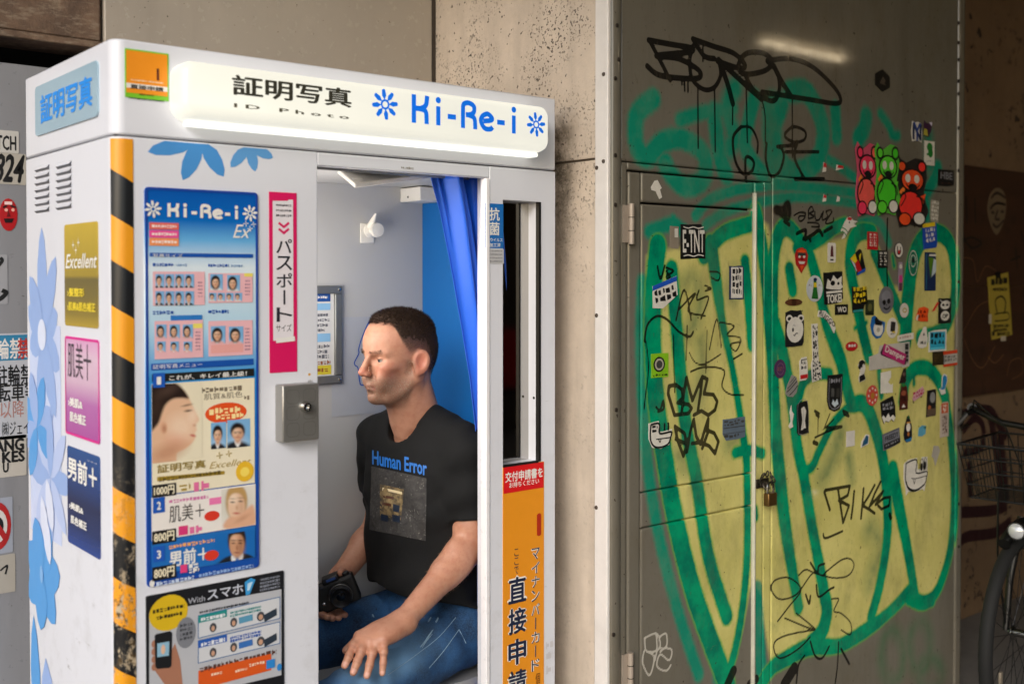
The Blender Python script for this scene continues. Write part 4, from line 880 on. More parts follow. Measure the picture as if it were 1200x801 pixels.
# --- soft printed photographs: colours painted on a fine grid of the poster sheet
pmat, t, b = new_mat('printed_photograph'); ca_ = node(t, 'ShaderNodeAttribute'); ca_.attribute_name = 'print_colour'; t.links.new(mixrgb(t, 1.0, ca_.outputs['Color'], mixrgb(t, noise(t, 400, 2, .5, geo(t)), (.93, .93, .93), (1, 1, 1)), 'MULTIPLY'), b.inputs['Base Color']); b.inputs['Roughness'].default_value = .28
def project(P):
    v = P-CP; zf_ = v@FW; return np.stack([600+FPX*(v@RT)/zf_, 400.5+SHY-FPX*(v@UP)/zf_], -1)
class Photo:
    def __init__(s, plane, tl, br, bg, step=.9, off=.0):
        s.pl = plane; a, c = plane.uv(tl), plane.uv(br); s.nx = max(4, int((br[0]-tl[0])/step)); s.ny = max(4, int(abs(br[1]-tl[1])/step)); s.off = off
        U, V_ = np.meshgrid(np.linspace(a[0], c[0], s.nx), np.linspace(a[1], c[1], s.ny)); s.P3 = np.stack([np.array(plane.pt(u, v, 0)) for u, v in zip(U.ravel(), V_.ravel())]); s.P3[:, 1] -= off
        s.p = project(s.P3); s.c = np.tile(np.array(lin(bg)), (len(s.p), 1))
    def mix(s, a, col): s.c += a[:, None]*(np.array(lin(col))-s.c)
    def ell(s, cx, cy, rx, ry, col, soft=1.0, al=1.0, rot=0):
        q = s.p-[cx, cy]; a = R(rot); q = np.stack([q[:, 0]*math.cos(a)+q[:, 1]*math.sin(a), -q[:, 0]*math.sin(a)+q[:, 1]*math.cos(a)], 1)
        d_ = (np.hypot(q[:, 0]/rx, q[:, 1]/ry)-1)*min(rx, ry); s.mix(np.clip(.5-d_/(2*soft), 0, 1)*al, col)
    def poly(s, pts, col, soft=.8, al=1.0): s.mix(np.clip(.5-poly_sdf(s.p, crom(pts, 3, True))/(2*soft), 0, 1)*al, col)
    def build(s, parent):
        I = np.arange(s.nx*s.ny).reshape(s.ny, s.nx); F = np.stack([I[:-1, :-1], I[1:, :-1], I[1:, 1:], I[:-1, 1:]], -1).reshape(-1, 4)
        me = bpy.data.meshes.new('photograph'); me.from_pydata(s.P3.tolist(), [], F.tolist()); me.materials.append(pmat)
        a = me.attributes.new('print_colour', 'FLOAT_COLOR', 'POINT'); a.data.foreach_set('color', np.column_stack([np.clip(s.c, 0, 1), np.ones(len(s.c))]).astype(np.float32).ravel()); me.update()
        o = bpy.data.objects.new('photograph', me); C.objects.link(o); set_parent(o, parent); return o
def head(ph, cx, cy, w_, h_, hair='#211a18', skin='#e2b594', cloth='#22242a', long=False, shirt='#e8e6e4'):
    """a small frontal portrait, w_ x h_ pixels"""
    k_ = w_/16
    ph.ell(cx, cy+h_*.55, w_*.52, h_*.26, cloth, k_); ph.poly([(cx-w_*.13, cy+h_*.28), (cx+w_*.13, cy+h_*.28), (cx, cy+h_*.52)], shirt, .5*k_)
    if long: ph.ell(cx, cy+h_*.02, w_*.34, h_*.40, hair, k_)
    ph.ell(cx, cy+h_*.22, w_*.11, h_*.14, '#c8977a', .8*k_); ph.ell(cx, cy-h_*.10, w_*.30, h_*.30, hair, .8*k_); ph.ell(cx, cy-h_*.01, w_*.235, h_*.27, skin, .7*k_)
    ph.ell(cx+w_*.14, cy+h_*.03, w_*.10, h_*.22, '#b98468', 1.6*k_, .5); ph.ell(cx-w_*.06, cy-h_*.08, w_*.1, h_*.08, '#f4d6bc', 1.5*k_, .7)
    ph.poly([(cx-w_*.25, cy-h_*.05), (cx-w_*.2, cy-h_*.27), (cx, cy-h_*.36), (cx+w_*.22, cy-h_*.26), (cx+w_*.25, cy-h_*.04), (cx+w_*.14, cy-h_*.2), (cx-w_*.1, cy-h_*.19)], hair, .7*k_)
    for s_ in (-1, 1): ph.ell(cx+s_*w_*.095, cy-h_*.02, w_*.045, h_*.018, '#2a1a14', .5*k_, .8); ph.ell(cx+s_*w_*.095, cy-h_*.065, w_*.06, h_*.012, '#3a261c', .5*k_, .6)
    ph.ell(cx+w_*.015, cy+h_*.07, w_*.03, h_*.03, '#b8806a', .8*k_, .6); ph.ell(cx, cy+h_*.145, w_*.075, h_*.02, '#b0554c', .6*k_, .8)
# --- the big blue poster
zf = lambda px: FR.uv(px)[1]
pz0, pz1 = zf((303, 663.5)), zf((168.7, 218.7))
pm_ = gradmat('poster_blue', [(0, '#1a4ea8'), (.28, '#1c68c0'), (.42, '#2a8ad8'), (.52, '#3a98de'), (.64, '#b4daf0'), (.80, '#e2f0f8'), (.87, '#6ab4ea'), (.92, '#0e6cc4'), (1, '#0a55b0')], pz0, pz1)
pst = slab_rect(FR, (168.7, 218.7), (303, 663.5), .003, pm_, 'price_poster', bt, .008)
d = Dec(FR, .0035)
u0, v0, u1, v1 = d.box2((168.7, 218.7), (303, 663.5)); d.line(rrect(u0+.003, v0+.003, u1-.003, v1-.003, .007), .005, ink('#1243a0'), 1, True)
kirei(d, (194, 238), (279, 257), wh, 2, .24); star(d, (178.5, 245), .017, wh, 2); star(d, (292, 250), .017, wh, 2)
d.text('Ex', (272, 263), (293, 279), wh, 2, shear=.35)
for x, y in ((287, 262), (292, 268), (296, 263)): star(d, (x, y), .006, wh, 3, 4)
for i, c in enumerate(('#e0665c', '#ea4f9a', '#f0955c')):
    d.rect((174, 260.5+i*9), (208.5, 269.5+i*9.4), ink(c), 2); greek(d, (177, 263+i*9.1), (206, 267.5+i*9.2), ink('#f6e0da'), 3)
dblue = ink('#1350a8'); d.rect((174.5, 296), (295.5, 302), dblue, 2); d.text('写真サイズ', (178, 297), (213, 302), wh, 3)
skin, skn2, hair_, suit, blu, pnk, yel_ = ink('#e3bb9c'), ink('#d8a988'), ink('#2a2424'), ink('#26282e'), ink('#6fa8d8'), ink('#eab6bc'), ink('#ecdc6a')
def mini(d, tl, br, cloth, L=3):
    (x0, y0), (x1, y1) = tl, br; ph = Photo(FR, (x0, y0), (x1, y1), '#7fb4e0', .55, .0035+.00035*L+.0003)
    ph.ell((x0+x1)/2, y1, (x1-x0)*.6, (y1-y0)*.4, '#a8cbe8', 3, .6); c_ = '#24262c' if cloth is suit else ('#e4e2e0' if cloth is wh else '#e9b4b0'); head(ph, (x0+x1)/2, (y0+y1)/2+.02*(y1-y0), (x1-x0)*1.05, (y1-y0)*1.05, cloth=c_, long=cloth is not suit and (x1-x0) > 11); MINIS.append(ph)
MINIS = []
def card(tl, br): d.rect(tl, br, pnk, 2)
for tx, y in ((178, 308), (243, 309)): greek(d, (tx, y), (tx+24, y+4), dblue, 2); greek(d, (tx+27, y+1), (tx+40, y+4), ink('#5a86b8'), 2)
card((178, 318), (239, 357)); card((243, 320), (295, 354))
for r_ in range(2):
    for i in range(4): mini(d, (181+i*11.6, 321+r_*20), (191.5+i*11.6, 337+r_*20.3), suit)
mini(d, (245, 321), (260, 340), wh); mini(d, (265, 322), (280, 341), wh)
for i in range(4): mini(d, (244+i*10, 343), (252.5+i*10, 352.5), wh)
d.rect((285, 320), (295, 324), yel_, 3)
for tx, y in ((178, 364), (243, 363)): greek(d, (tx, y), (tx+24, y+4), dblue, 2)
d.rect((199, 369.5), (236, 374.5), ink('#2a78c4'), 2); card((180, 376), (237, 418)); card((243, 376), (295, 415))
for i in range(3): mini(d, (182+i*15.5, 380), (194+i*15.5, 396), pnk); mini(d, (183+i*15.5, 400), (193+i*15.5, 412), pnk)
mini(d, (246, 382), (263, 402), pnk); mini(d, (267, 382.5), (284, 402), pnk); d.rect((225, 379), (236, 384), yel_, 3); d.rect((246, 404), (284, 412), ink('#e8a6a0'), 3)
for x0, y0, x1, y1 in ((228, 388, 234, 412), (231, 330, 236, 350), (286, 328, 292, 348), (286, 384, 292, 410)):
    for yy in np.arange(y0, y1, 4): greek(d, (x0, yy), (x1, yy+2), ink('#a0788a'), 3)
d.rect((176, 426), (296, 427), dblue, 2); d.text('証明写真メニュー', (178, 427), (236, 429), wh, 3)
cream = ink('#ece2c6'); d.rect((176.5, 450), (297.5, 565), cream, 2)
d.rect((177, 438), (296.5, 440), ink('#1b1b19'), 3); d.text('これが、キレイ最上級！', (197, 439.5), (288, 440), wh, 4, bold=.02)
num = ink('#1a58b8')
for y, s_ in ((437, '1'), (583, '2'), (640, '3')): d.rect((178, y), (192, y+16), num, 5); d.text(s_, (182.5, y+4), (187.5, y+13), wh, 6, bold=.04)
ph = Photo(FR, (176.8, 450.5), (236, 536), '#ece2c6', .8, .0048); PH = [ph]
ph.poly([(170, 440), (196, 446), (212, 454), (222, 467), (227.5, 479), (233, 490), (232, 494), (229, 498), (230.5, 503), (228.5, 507), (229, 512), (225, 519), (216, 526), (207, 531), (204, 545), (170, 550)], '#e6bb9a', 1.2)
ph.ell(212, 500, 14, 14, '#f4d6ba', 8, .8); ph.ell(206, 516, 10, 7, '#e29c84', 7, .45); ph.ell(196, 530, 20, 9, '#c08868', 6, .7, -20); ph.ell(226, 486, 5, 7, '#f6dcc4', 4, .7)
ph.poly([(170, 440), (198, 445), (213, 454), (221, 466), (214, 466), (203, 467), (194, 474), (189, 486), (184, 498), (170, 505)], '#2a1e1a', 1.6); ph.ell(196, 458, 12, 5, '#5a463c', 4, .6, -25); ph.ell(184, 476, 5, 14, '#4a382e', 4, .5, 10)
ph.ell(192, 501, 4, 7, '#dca888', 1.2); ph.ell(192.5, 502, 2, 4, '#b07858', 1.2, .7)
ph.ell(220.5, 481, 4, 1.1, '#2a1a14', .7, .9, -8); ph.ell(219, 474.5, 5.5, .9, '#4a342a', .7, .8, -12); ph.ell(226, 510, 3.2, 1.4, '#c25a54', .8, .9, 12); ph.ell(228, 498, 2, 1.5, '#c88a70', 1, .6)
greek(d, (234, 454), (283, 457), ink('#7a6c58'), 3); d.text('肌質&肌色', (238, 461), (283, 465), ink('#6a5c48'), 3); greek(d, (285, 463), (291, 468), ink('#7a6c58'), 3)
d.ell((239, 473), (288, 493), ink('#e2501c'), 3); greek(d, (244, 478), (282, 483), ink('#f8e0a0'), 4); greek(d, (252, 485), (284, 489), ink('#f8e0a0'), 4)
mini(d, (246, 495), (264, 524), suit); mini(d, (265, 492), (292, 522), suit); d.rect((269, 509), (288, 510), hair_, 3)
gold = ink('#a58a2c'); d.text('証明写真', (183, 544), (240, 547.5), ink('#8a7424'), 4, bold=.02); d.text('Excellent', (244, 541), (293, 543), ink('#b29a58'), 4, shear=.35); d.pp([(183, 558), (262, 551), (262, 555), (183, 563)], gold, 4); greek(d, (185, 559), (258, 555), ink('#5a4a18'), 5)
d.ell((275, 541), (296, 562), ink('#e8b82c'), 5); d.ell((280, 547), (291, 557), ink('#f4d860'), 6)
for x, y in ((256, 533), (267, 531)): star(d, (x, y), .007, gold, 4, 4)
tagk = ink('#1a1816')
for y, s_ in ((568, '1000円'), (622, '800円'), (664, '800円')): d.rect((177, y), (205, y+11), tagk, 6); d.text(s_, (179, y+1.5), (203, y+9.5), ink('#f0e6c8'), 7, bold=.03)
greek(d, (209, 566), (222, 574), gold, 4); greek(d, (226, 564), (245, 574), ink('#e070a0'), 4)
d.rect((176.5, 582), (298.5, 614), ink('#ece6e0'), 3); d.text('肌美＋', (197, 592), (238, 606), ink('#4a4440'), 5); greek(d, (197, 585), (244, 583), ink('#d078a8'), 4); d.ell((238, 599), (256, 608), ink('#d83a28'), 5); d.rect((244, 583), (258, 589), ink('#ea7ab0'), 5)
d.rect((208, 616), (219, 625), ink('#d83a78'), 5); greek(d, (221, 616), (236, 623), ink('#e070a0'), 5)
ph = Photo(FR, (258, 573), (298, 613.5), '#e9e4dc', .8, .0052); PH.append(ph)
ph.ell(276, 590, 22, 24, '#dcd8cc', 6); ph.ell(277, 588, 12.5, 21, '#b08a50', 2); ph.ell(277, 593, 10, 17, '#eac6a8', 1.2); ph.ell(283, 594, 4, 13, '#c99878', 4, .6); ph.ell(273, 584, 5, 5, '#f8e2cc', 4, .8); ph.poly([(266, 586), (268, 573), (278, 569), (287, 574), (289, 586), (283, 578), (272, 578)], '#c09a60', 1.2)
ph.poly([(262, 618), (268, 606), (280, 604), (291, 594), (297, 592), (300, 612), (285, 620)], '#e2b090', 1.6); ph.ell(284, 607, 8, 2.2, '#c08a6c', 2, .6, -30)
for x_, y_ in ((272.5, 588), (282, 587)): ph.ell(x_, y_, 2.3, .9, '#3a2a22', .7, .9); ph.ell(x_, y_-4, 3, .7, '#7a5c3c', .7, .6)
ph.ell(277.5, 594.5, 1.2, 2, '#c08a6c', 1.2, .7); ph.ell(277, 601, 3.6, 1.1, '#c0504c', .8, .9)
d.rect((176.5, 634), (298, 652), ink('#1d6cba'), 3); d.text('男前＋', (197, 645), (243, 656), wh, 5, bold=.03); greek(d, (197, 638), (264, 632), ink('#f0a860'), 4); d.ell((238, 645), (255, 654), ink('#d83a28'), 6)
d.rect((210, 661), (218, 669), ink('#e0407c'), 6); greek(d, (220, 660), (232, 664), wh, 6); greek(d, (220, 665), (232, 669), wh, 6)
ph = Photo(FR, (250, 627), (297.5, 651.5), '#1d6cba', .8, .0052); PH.append(ph)
ph.poly([(250, 668), (257, 658), (268, 651), (286, 648), (298, 653), (302, 664)], '#20242c', 1.0); ph.poly([(271, 651), (285, 648), (281, 662), (275, 664)], '#e6e8ea', .8); ph.poly([(276.5, 653), (279.5, 652.5), (280, 662), (276, 663)], '#5a88c0', .6)
ph.ell(277.5, 633, 10.5, 17, '#2a201a', 1.2); ph.ell(277.5, 638, 8.6, 14.5, '#d09c7a', 1.0); ph.ell(282.5, 640, 4, 11, '#9a6a4e', 3, .65); ph.ell(274, 630, 4.5, 4.5, '#eac0a0', 3, .7); ph.poly([(268, 634), (269, 622), (277, 618.5), (286, 621), (287.5, 633), (284, 626), (272, 626.5)], '#2a201a', 1.0)
for x_ in (273.5, 281.5): ph.ell(x_, 636, 2.1, .8, '#1e1410', .6, .9); ph.ell(x_, 632.8, 2.8, .7, '#2a1c14', .6, .9)
ph.ell(277.8, 641.5, 1.2, 2.4, '#9a6448', 1.0, .8); ph.ell(277.6, 647, 3, .9, '#8a4a44', .7, .9); ph.ell(277.5, 652, 3, 2, '#b08468', 1.5, .6)
greek(d, (182, 681), (226, 678), ink('#c8d8f0'), 4); greek(d, (232, 671), (296, 664), ink('#8fb0e0'), 4); d.ell((174, 679), (180, 686), wh, 4)
d.build('print', pst)
for q_ in MINIS+PH: q_.build(pst)
# --- passport strip (the mascot figure is left out)
pk = ink('#d8145e'); o = slab_rect(FR, (315, 224.5), (348, 435), .0012, pk, 'passport_sticker', bt, .001); d = Dec(FR, .0016)
d.rect((319, 233), (343.5, 398), ink('#e4dfe4'), 1); d.lpx([(318, 232.5), (337, 232.5)], .010, pk, 2, 0); d.lpx([(323, 399), (345, 396.5)], .010, wh, 2, 0)
for y in (239, 245, 251): greek(d, (323, y), (341, y+3.4), ink('#2a2428'), 2)
for y in (261, 268): d.lpx([(326, y), (332, y+5), (338, y)], .005, pk, 2, 0)
d.vtext('パスポート', (323, 278), (342, 378), ink('#20202a'), 2, bold=.01); d.text('サイズ', (323, 380), (341, 388), ink('#2a2428'), 2)
d.build('print', o)
# --- smartphone poster
o = slab_rect(FR, (170.5, 698), (332.5, 822), .0025, ink('#16171c'), 'phone_poster', bt, .003); d = Dec(FR, .003)
def fq(x, y): return (150+x/4.974, 640+y/4.974)
def fr4(x0, y0, x1, y1, m, L): d.rect(fq(x0, y0), fq(x1, y1), m, L)
d.pp([fq(120, 385), fq(345, 345), fq(890, 245), fq(890, 745), fq(400, 860), fq(120, 900)], ink('#b8bac0'), 1)
d.text('With', fq(346, 300), fq(444, 314), ink('#b8bac4'), 2); d.text('スマホ', fq(458, 250), fq(668, 270), ink('#c8ccd8'), 2, bold=.02)
d.pp([fq(676, 205), fq(712, 180), fq(738, 190), fq(705, 275), fq(682, 282)], ink('#3a9ad8'), 2); d.pp([fq(692, 212), fq(722, 200), fq(704, 250), fq(690, 256)], ink('#bfe0f4'), 3)
for i in range(4): greek(d, fq(765, 185+i*20), fq(880, 177+i*20), ink('#8a8f9c'), 2)
d.ell(fq(118, 300), fq(346, 462), ink('#d8b41c'), 2); greek(d, fq(140, 365), fq(325, 352), ink('#2a2410'), 3); greek(d, fq(160, 404), fq(310, 396), ink('#2a2410'), 3)
d.ell(fq(275, 420), fq(392, 575), ink('#7d8088'), 2)
for i in range(4): greek(d, fq(298, 450+i*26), fq(370, 455+i*26), ink('#3a3c42'), 3)
d.pp([fq(135, 690), fq(160, 730), fq(210, 800), fq(320, 860), fq(300, 660), fq(270, 560), fq(250, 600), fq(200, 690)], ink('#a8745c'), 2)
for y in (545, 590, 635, 680): d.ell(fq(132, y), fq(165, y+36), ink('#a8745c'), 3)
d.poly([d.p.uv(fq(*q_)) for q_ in ((160, 505), (240, 488), (252, 500), (248, 690), (236, 702), (166, 708), (154, 696), (150, 515))], ink('#17181c'), 4); d.pp([fq(165, 560), fq(235, 548), fq(233, 630), fq(165, 640)], ink('#8fb8d0'), 5); d.ell(fq(186, 570), fq(212, 620), ink('#e0b89c'), 6)
for yy, c in ((385, '#1f8a88'), (530, '#2458b0')):
    dy = -70
    d.pp([fq(405, yy+15), fq(880, yy-95), fq(880, yy+30), fq(405, yy+145)], ink('#d0d2d6'), 2); uvl = [d.p.uv(fq(*q_)) for q_ in ((405, yy+15), (880, yy-95), (880, yy+30), (405, yy+145))]; d.line(uvl, .0016, ink('#3a6aa0'), 3, True)
    d.pp([fq(405, yy+15), fq(572, yy-22), fq(572, yy+20), fq(405, yy+58)], ink(c), 3); greek(d, fq(420, yy+26), fq(560, yy+20), ink('#e0e4e8'), 4)
    for k_ in range(2): greek(d, fq(590, yy-8+k_*18), fq(770, yy-32+k_*18), ink(c), 4)
    for x, y2, w2 in ((470, 60, 40), (590, 30, 40), (745, -5, 45)): d.ell(fq(x, yy+y2), fq(x+w2, yy+y2+45), ink('#4a4a50'), 4); d.ell(fq(x+10, yy+y2+14), fq(x+w2-10, yy+y2+40), ink('#c89c80'), 5)
    d.pp([fq(640, yy+25), fq(720, yy+5), fq(722, yy+40), fq(642, yy+62)], ink('#5a98b8' if yy < 400 else '#3a70b8'), 4); d.pp([fq(785, yy+10), fq(860, yy-30), fq(862, yy+10), fq(790, yy+52)], ink('#2c3846'), 4)
greek(d, fq(412, 374), fq(700, 330), ink('#33363c'), 3); greek(d, fq(412, 700), fq(860, 624), ink('#5a3a30'), 3)
d.pp([fq(405, 720), fq(830, 620), fq(830, 715), fq(405, 830)], ink('#d8581c'), 3); greek(d, fq(480, 735), fq(545, 736), ink('#f4d4b8'), 4); greek(d, fq(620, 715), fq(690, 714), ink('#f4d4b8'), 4); greek(d, fq(700, 680), fq(790, 676), ink('#f4d4b8'), 4)
d.pp([fq(800, 660), fq(850, 648), fq(850, 698), fq(800, 710)], ink('#2c86d0'), 5); d.ell(fq(862, 680), fq(890, 715), ink('#2c86d0'), 5)
d.build('print', o)
# --- steel payment lock box
lb = mat('#a09e99', .36, .7, grime=.2); ld = mat('#93918c', .38, .7)
lx0, lz1 = FR.uv((322, 450)); lx1, lz0 = FR.uv((365, 512))
LBX = plate('lock_box', lx0, lx1, -.035, .0, lz0, lz1, lb, bt, .003)
LP_ = Plane('Y', -.035); d = Dec(LP_); cx_, cz_ = (lx0+lx1)/2, (lz0+lz1)/2; hw_, hh_ = (lx1-lx0)/2, (lz1-lz0)/2
for i in (-1, 1):
    for j in (-1, 0, 1): d.line(rrect(cx_+i*hw_*.45-hw_*.33, cz_+j*hh_*.58-hh_*.24, cx_+i*hw_*.45+hw_*.33, cz_+j*hh_*.58+hh_*.24, .008), .0016, ld, 0, True)
d.build('embossing', LBX)
MB().lathe((cx_+.008, -.035, cz_+.012), (0, -1, 0), [(.012, 0), (.012, .006), (.009, .012), (.006, .012), (.005, .005), (0.0005, .005)], mat('#d2d0cc', .12, 1), 18).build('lock_cylinder', LBX, smooth=True)
d = Dec(FR); d.ell((361, 437), (364, 440), ink('#d8a040')); greek(d, (361, 445), (366, 448), ink('#9a9a9a')); d.build('small_mark', bt)
# --- right panel: blue label and orange strip (the mascot figure is left out)
o = slab_rect(FR, (568.5, 238), (589.5, 291), .0012, ink('#1c6cb8'), 'blue_label', bt, .001); d = Dec(FR, .0016)
d.text('抗', (573, 243), (585, 259), wh, 1, bold=.02); d.text('菌', (573, 260), (585, 276), wh, 1, bold=.02); d.text('抗ウイルス', (569.5, 278.5), (588.5, 283.5), wh, 1, bold=.02); d.text('加工済', (573, 284.5), (586, 289.5), wh, 1, bold=.02); d.build('print', o)
o = slab_rect(FR, (569, 291.5), (590, 309), .0012, ink('#bdbdc0'), 'maker_label', bt, .001); d = Dec(FR, .0016)
for y in (293, 297, 301, 305): greek(d, (570.5, y), (588, y+2), ink('#86888c'), 1)
d.build('print', o)
o = slab_rect(FR, (589, 547), (637, 830), .0012, ink('#e8941e'), 'orange_strip', bt, .001); d = Dec(FR, .0016)
d.rect((589.5, 547.5), (636.5, 570.5), ink('#d8151c'), 1); d.text('交付申請書を', (591.5, 553), (635.5, 558.5), wh, 2, bold=.03); d.text('お持ちください', (596, 565), (631, 566), wh, 2, bold=.02)
d.text('1', (625, 602), (637, 626), ink('#b02a12'), 2, bold=.05, keep=True)
nv, lw = ink('#1a2440'), ink('#f0ece4')
d.vtext('マイナンバーカード', (622, 641), (632, 785), lw, 1, bold=.06); d.vtext('マイナンバーカード', (622.4, 641), (631.6, 785), nv, 2)
d.vtext('ここで', (602, 642), (607, 672), nv, 2)
d.vtext('直接申請', (594, 673), (617, 815), lw, 1, bold=.07); d.vtext('直接申請', (595, 674.5), (616, 813.5), nv, 2, bold=.025); d.text('個', (627, 788), (632, 800), ink('#5a2a10'), 2)
d.build('print', o)
d = Dec(FR); greek(d, (640, 752), (648, 758), ink('#c4c2c6')); greek(d, (640, 764), (648, 772), ink('#c4c2c6')); greek(d, (640, 780), (648, 788), ink('#c4c2c6')); d.build('old_glue_mark', bt)
# --- curtain, drawn to the right of the doorway
cm_, t, b = new_mat('curtain_cloth'); p = geo(t)
out = mixrgb(t, noise(t, 6, 5, .6, p), lin('#0050c4'), lin('#005cd8')); t.links.new(out, b.inputs['Base Color']); b.inputs['Roughness'].default_value = .55
b.inputs['Sheen Weight'].default_value = .2; wv = node(t, 'ShaderNodeTexWave'); wv.inputs['Scale'].default_value = 220; t.links.new(p, wv.inputs[0]); bump(t, b, wv.outputs[1], .05, .001)
nU, nV = 90, 110; V = []; zc1, zc0 = ZB-.02, .25
for j in range(nV+1):
    fzz = j/nV; z_ = zc1+(zc0-zc1)*fzz; fz = min(1, fzz*2.0)
    xl = np.interp(-z_, [-1.745, -1.656, -1.551, -1.381, -1.251, -1.12, -.25], [1.547, 1.578, 1.604, 1.644, 1.672, 1.690, 1.70])
    xr = np.interp(fz, [0, .3, 1], [1.74, 1.765, 1.785])
    amp = np.interp(fz, [0, .1, .5, 1], [.026, .022, .016, .012])
    for i in range(nU+1):
        fu = i/nU; ph = fu*2*math.pi*2.3+.9*math.sin(fz*3+fu*4)
        y_ = .080-.012*fz+amp*(math.sin(ph)+.22*math.sin(2.3*ph+1.2+fz*4))-.02*fu*(1-fz)+.009*math.sin(fu*2*math.pi*6.5+1)*(1-fz)**1.5+.03*(1-fu)*fz
        x_ = xl+(xr-xl)*(fu+.02*math.sin(ph*1.0+.8))
        V.append((x_, y_, z_))
I = np.arange((nU+1)*(nV+1)).reshape(nV+1, nU+1)
mb = MB(); mb.add(V, np.stack([I[:-1, :-1], I[1:, :-1], I[1:, 1:], I[:-1, 1:]], -1).reshape(-1, 4).tolist(), cm_); cu_ = mb.build('curtain', smooth=True, angle=180, fix=False)
so = cu_.modifiers.new('thickness', 'SOLIDIFY'); so.thickness = .0015
tag(cu_, 'blue cloth curtain gathered to one side of the booth doorway', 'curtain')
MB().tube([(OX0+.002, .085, ZB-.022), (1.8325, .085, ZB-.022)], .008, alu, 10).build('curtain_rail', bt, smooth=True)
# --- stool
st = thing('stool', 'round stool inside the booth under the seated man', 'stool', (1.66, .27, .075)); sm_ = mat('#8f9092', .45); sk_ = mat('#111113', .4, .3)
MB().lathe((1.66, .27, 0), (0, 0, 1), [(.15, .43), (.165, .44), (.168, .46), (.16, .472), (.05, .474)], sm_, 32).build('seat', st, smooth=True)
MB().lathe((1.66, .27, 0), (0, 0, 1), [(.12, .075), (.12, .085), (.034, .10), (.032, .43)], sk_, 24).build('post', st, smooth=True)
# ================================================================== PERSON (signed distance fields, meshed by surface nets)
class Field:
    def __init__(s, lo, hi, h):
        s.lo = np.array(lo, float); s.h = h; s.n = np.ceil((np.array(hi)-s.lo)/h).astype(int)+1; s.F = np.full(s.n, .05, np.float32)
    def region(s, lo, hi):
        a = np.maximum(0, np.floor((np.array(lo)-s.lo)/s.h).astype(int)); b = np.minimum(s.n, np.ceil((np.array(hi)-s.lo)/s.h).astype(int)+1)
        if (b <= a).any(): return None
        ax = [s.lo[i]+s.h*np.arange(a[i], b[i]) for i in range(3)]
        return tuple(slice(a[i], b[i]) for i in range(3)), np.stack(np.meshgrid(*ax, indexing='ij'), -1)
    def put(s, fn, lo, hi, k=.01, mode='add'):
        m = .03+k; r = s.region(np.array(lo)-m, np.array(hi)+m)
        if r is None: return
        sl, P = r; d = fn(P).astype(np.float32); A = s.F[sl]
        if mode == 'add': hh = np.clip(.5+.5*(d-A)/k, 0, 1); s.F[sl] = d*(1-hh)+A*hh-k*hh*(1-hh)
        else: d = -d; hh = np.clip(.5-.5*(d-A)/k, 0, 1); s.F[sl] = d*(1-hh)+A*hh+k*hh*(1-hh)
    def cap(s, a, b, ra, rb, k=.01, mode='add'):
        a, b = np.array(a, float), np.array(b, float); e = b-a; L2 = e@e+1e-12; r = max(ra, rb)
        def fn(P):
            w_ = P-a; t = np.clip(w_@e/L2, 0, 1); return np.sqrt(((w_-t[..., None]*e)**2).sum(-1))-(ra+(rb-ra)*t)
        s.put(fn, np.minimum(a, b)-r, np.maximum(a, b)+r, k, mode)
    def ell(s, c, rad, M=None, k=.01, mode='add'):
        c = np.array(c, float); rad = np.array(rad, float); M = np.eye(3) if M is None else M; R_ = rad.max()
        def fn(P):
            q = (P-c)@M; k0 = np.sqrt(((q/rad)**2).sum(-1)); k1 = np.sqrt(((q/rad**2)**2).sum(-1))+1e-9; return k0*(k0-1)/k1
        s.put(fn, c-R_, c+R_, k, mode)
    def mesh(s):
        F = s.F; S = F < 0; nx, ny, nz = s.n
        c = np.zeros((nx-1, ny-1, nz-1), np.int8)
        offs_ = [(i, j, k) for i in (0, 1) for j in (0, 1) for k in (0, 1)]
        for i, j, k in offs_: c += S[i:nx-1+i, j:ny-1+j, k:nz-1+k]
        act = np.argwhere((c > 0) & (c < 8)); idx = np.full(c.shape, -1, np.int32); idx[tuple(act.T)] = np.arange(len(act))
        acc = np.zeros((len(act), 3)); cnt = np.zeros(len(act))
        val = {o_: F[act[:, 0]+o_[0], act[:, 1]+o_[1], act[:, 2]+o_[2]] for o_ in offs_}
        for a in offs_:
            for ax in range(3):
                if a[ax]: continue
                b = list(a); b[ax] = 1; b = tuple(b); va, vb = val[a], val[b]; m = (va < 0) != (vb < 0)
                t = np.where(m, va/(va-vb+1e-20), 0); p = np.tile(np.array(a, float), (len(act), 1)); p[:, ax] += t
                acc[m] += p[m]; cnt[m] += 1
        V = s.lo+s.h*(act+acc/cnt[:, None]); Q = []
        for ax in range(3):
            u, v = (ax+1) % 3, (ax+2) % 3
            A = [slice(0, n_) for n_ in (nx, ny, nz)]; B = list(A); A[ax] = slice(0, s.n[ax]-1); B[ax] = slice(1, s.n[ax])
            ch = S[tuple(A)] != S[tuple(B)]; E = np.argwhere(ch); E = E[(E[:, u] > 0) & (E[:, v] > 0) & (E[:, u] < s.n[u]-1) & (E[:, v] < s.n[v]-1)]
            sg = S[tuple(E.T)]
            def g(du, dv): q = E.copy(); q[:, u] -= du; q[:, v] -= dv; return idx[tuple(q.T)]
            f = np.stack([g(0, 0), g(1, 0), g(1, 1), g(0, 1)], 1); f[~sg] = f[~sg][:, ::-1]; Q.append(f)
        Q = np.vstack(Q); Q = Q[(Q >= 0).all(1)]; return V, Q
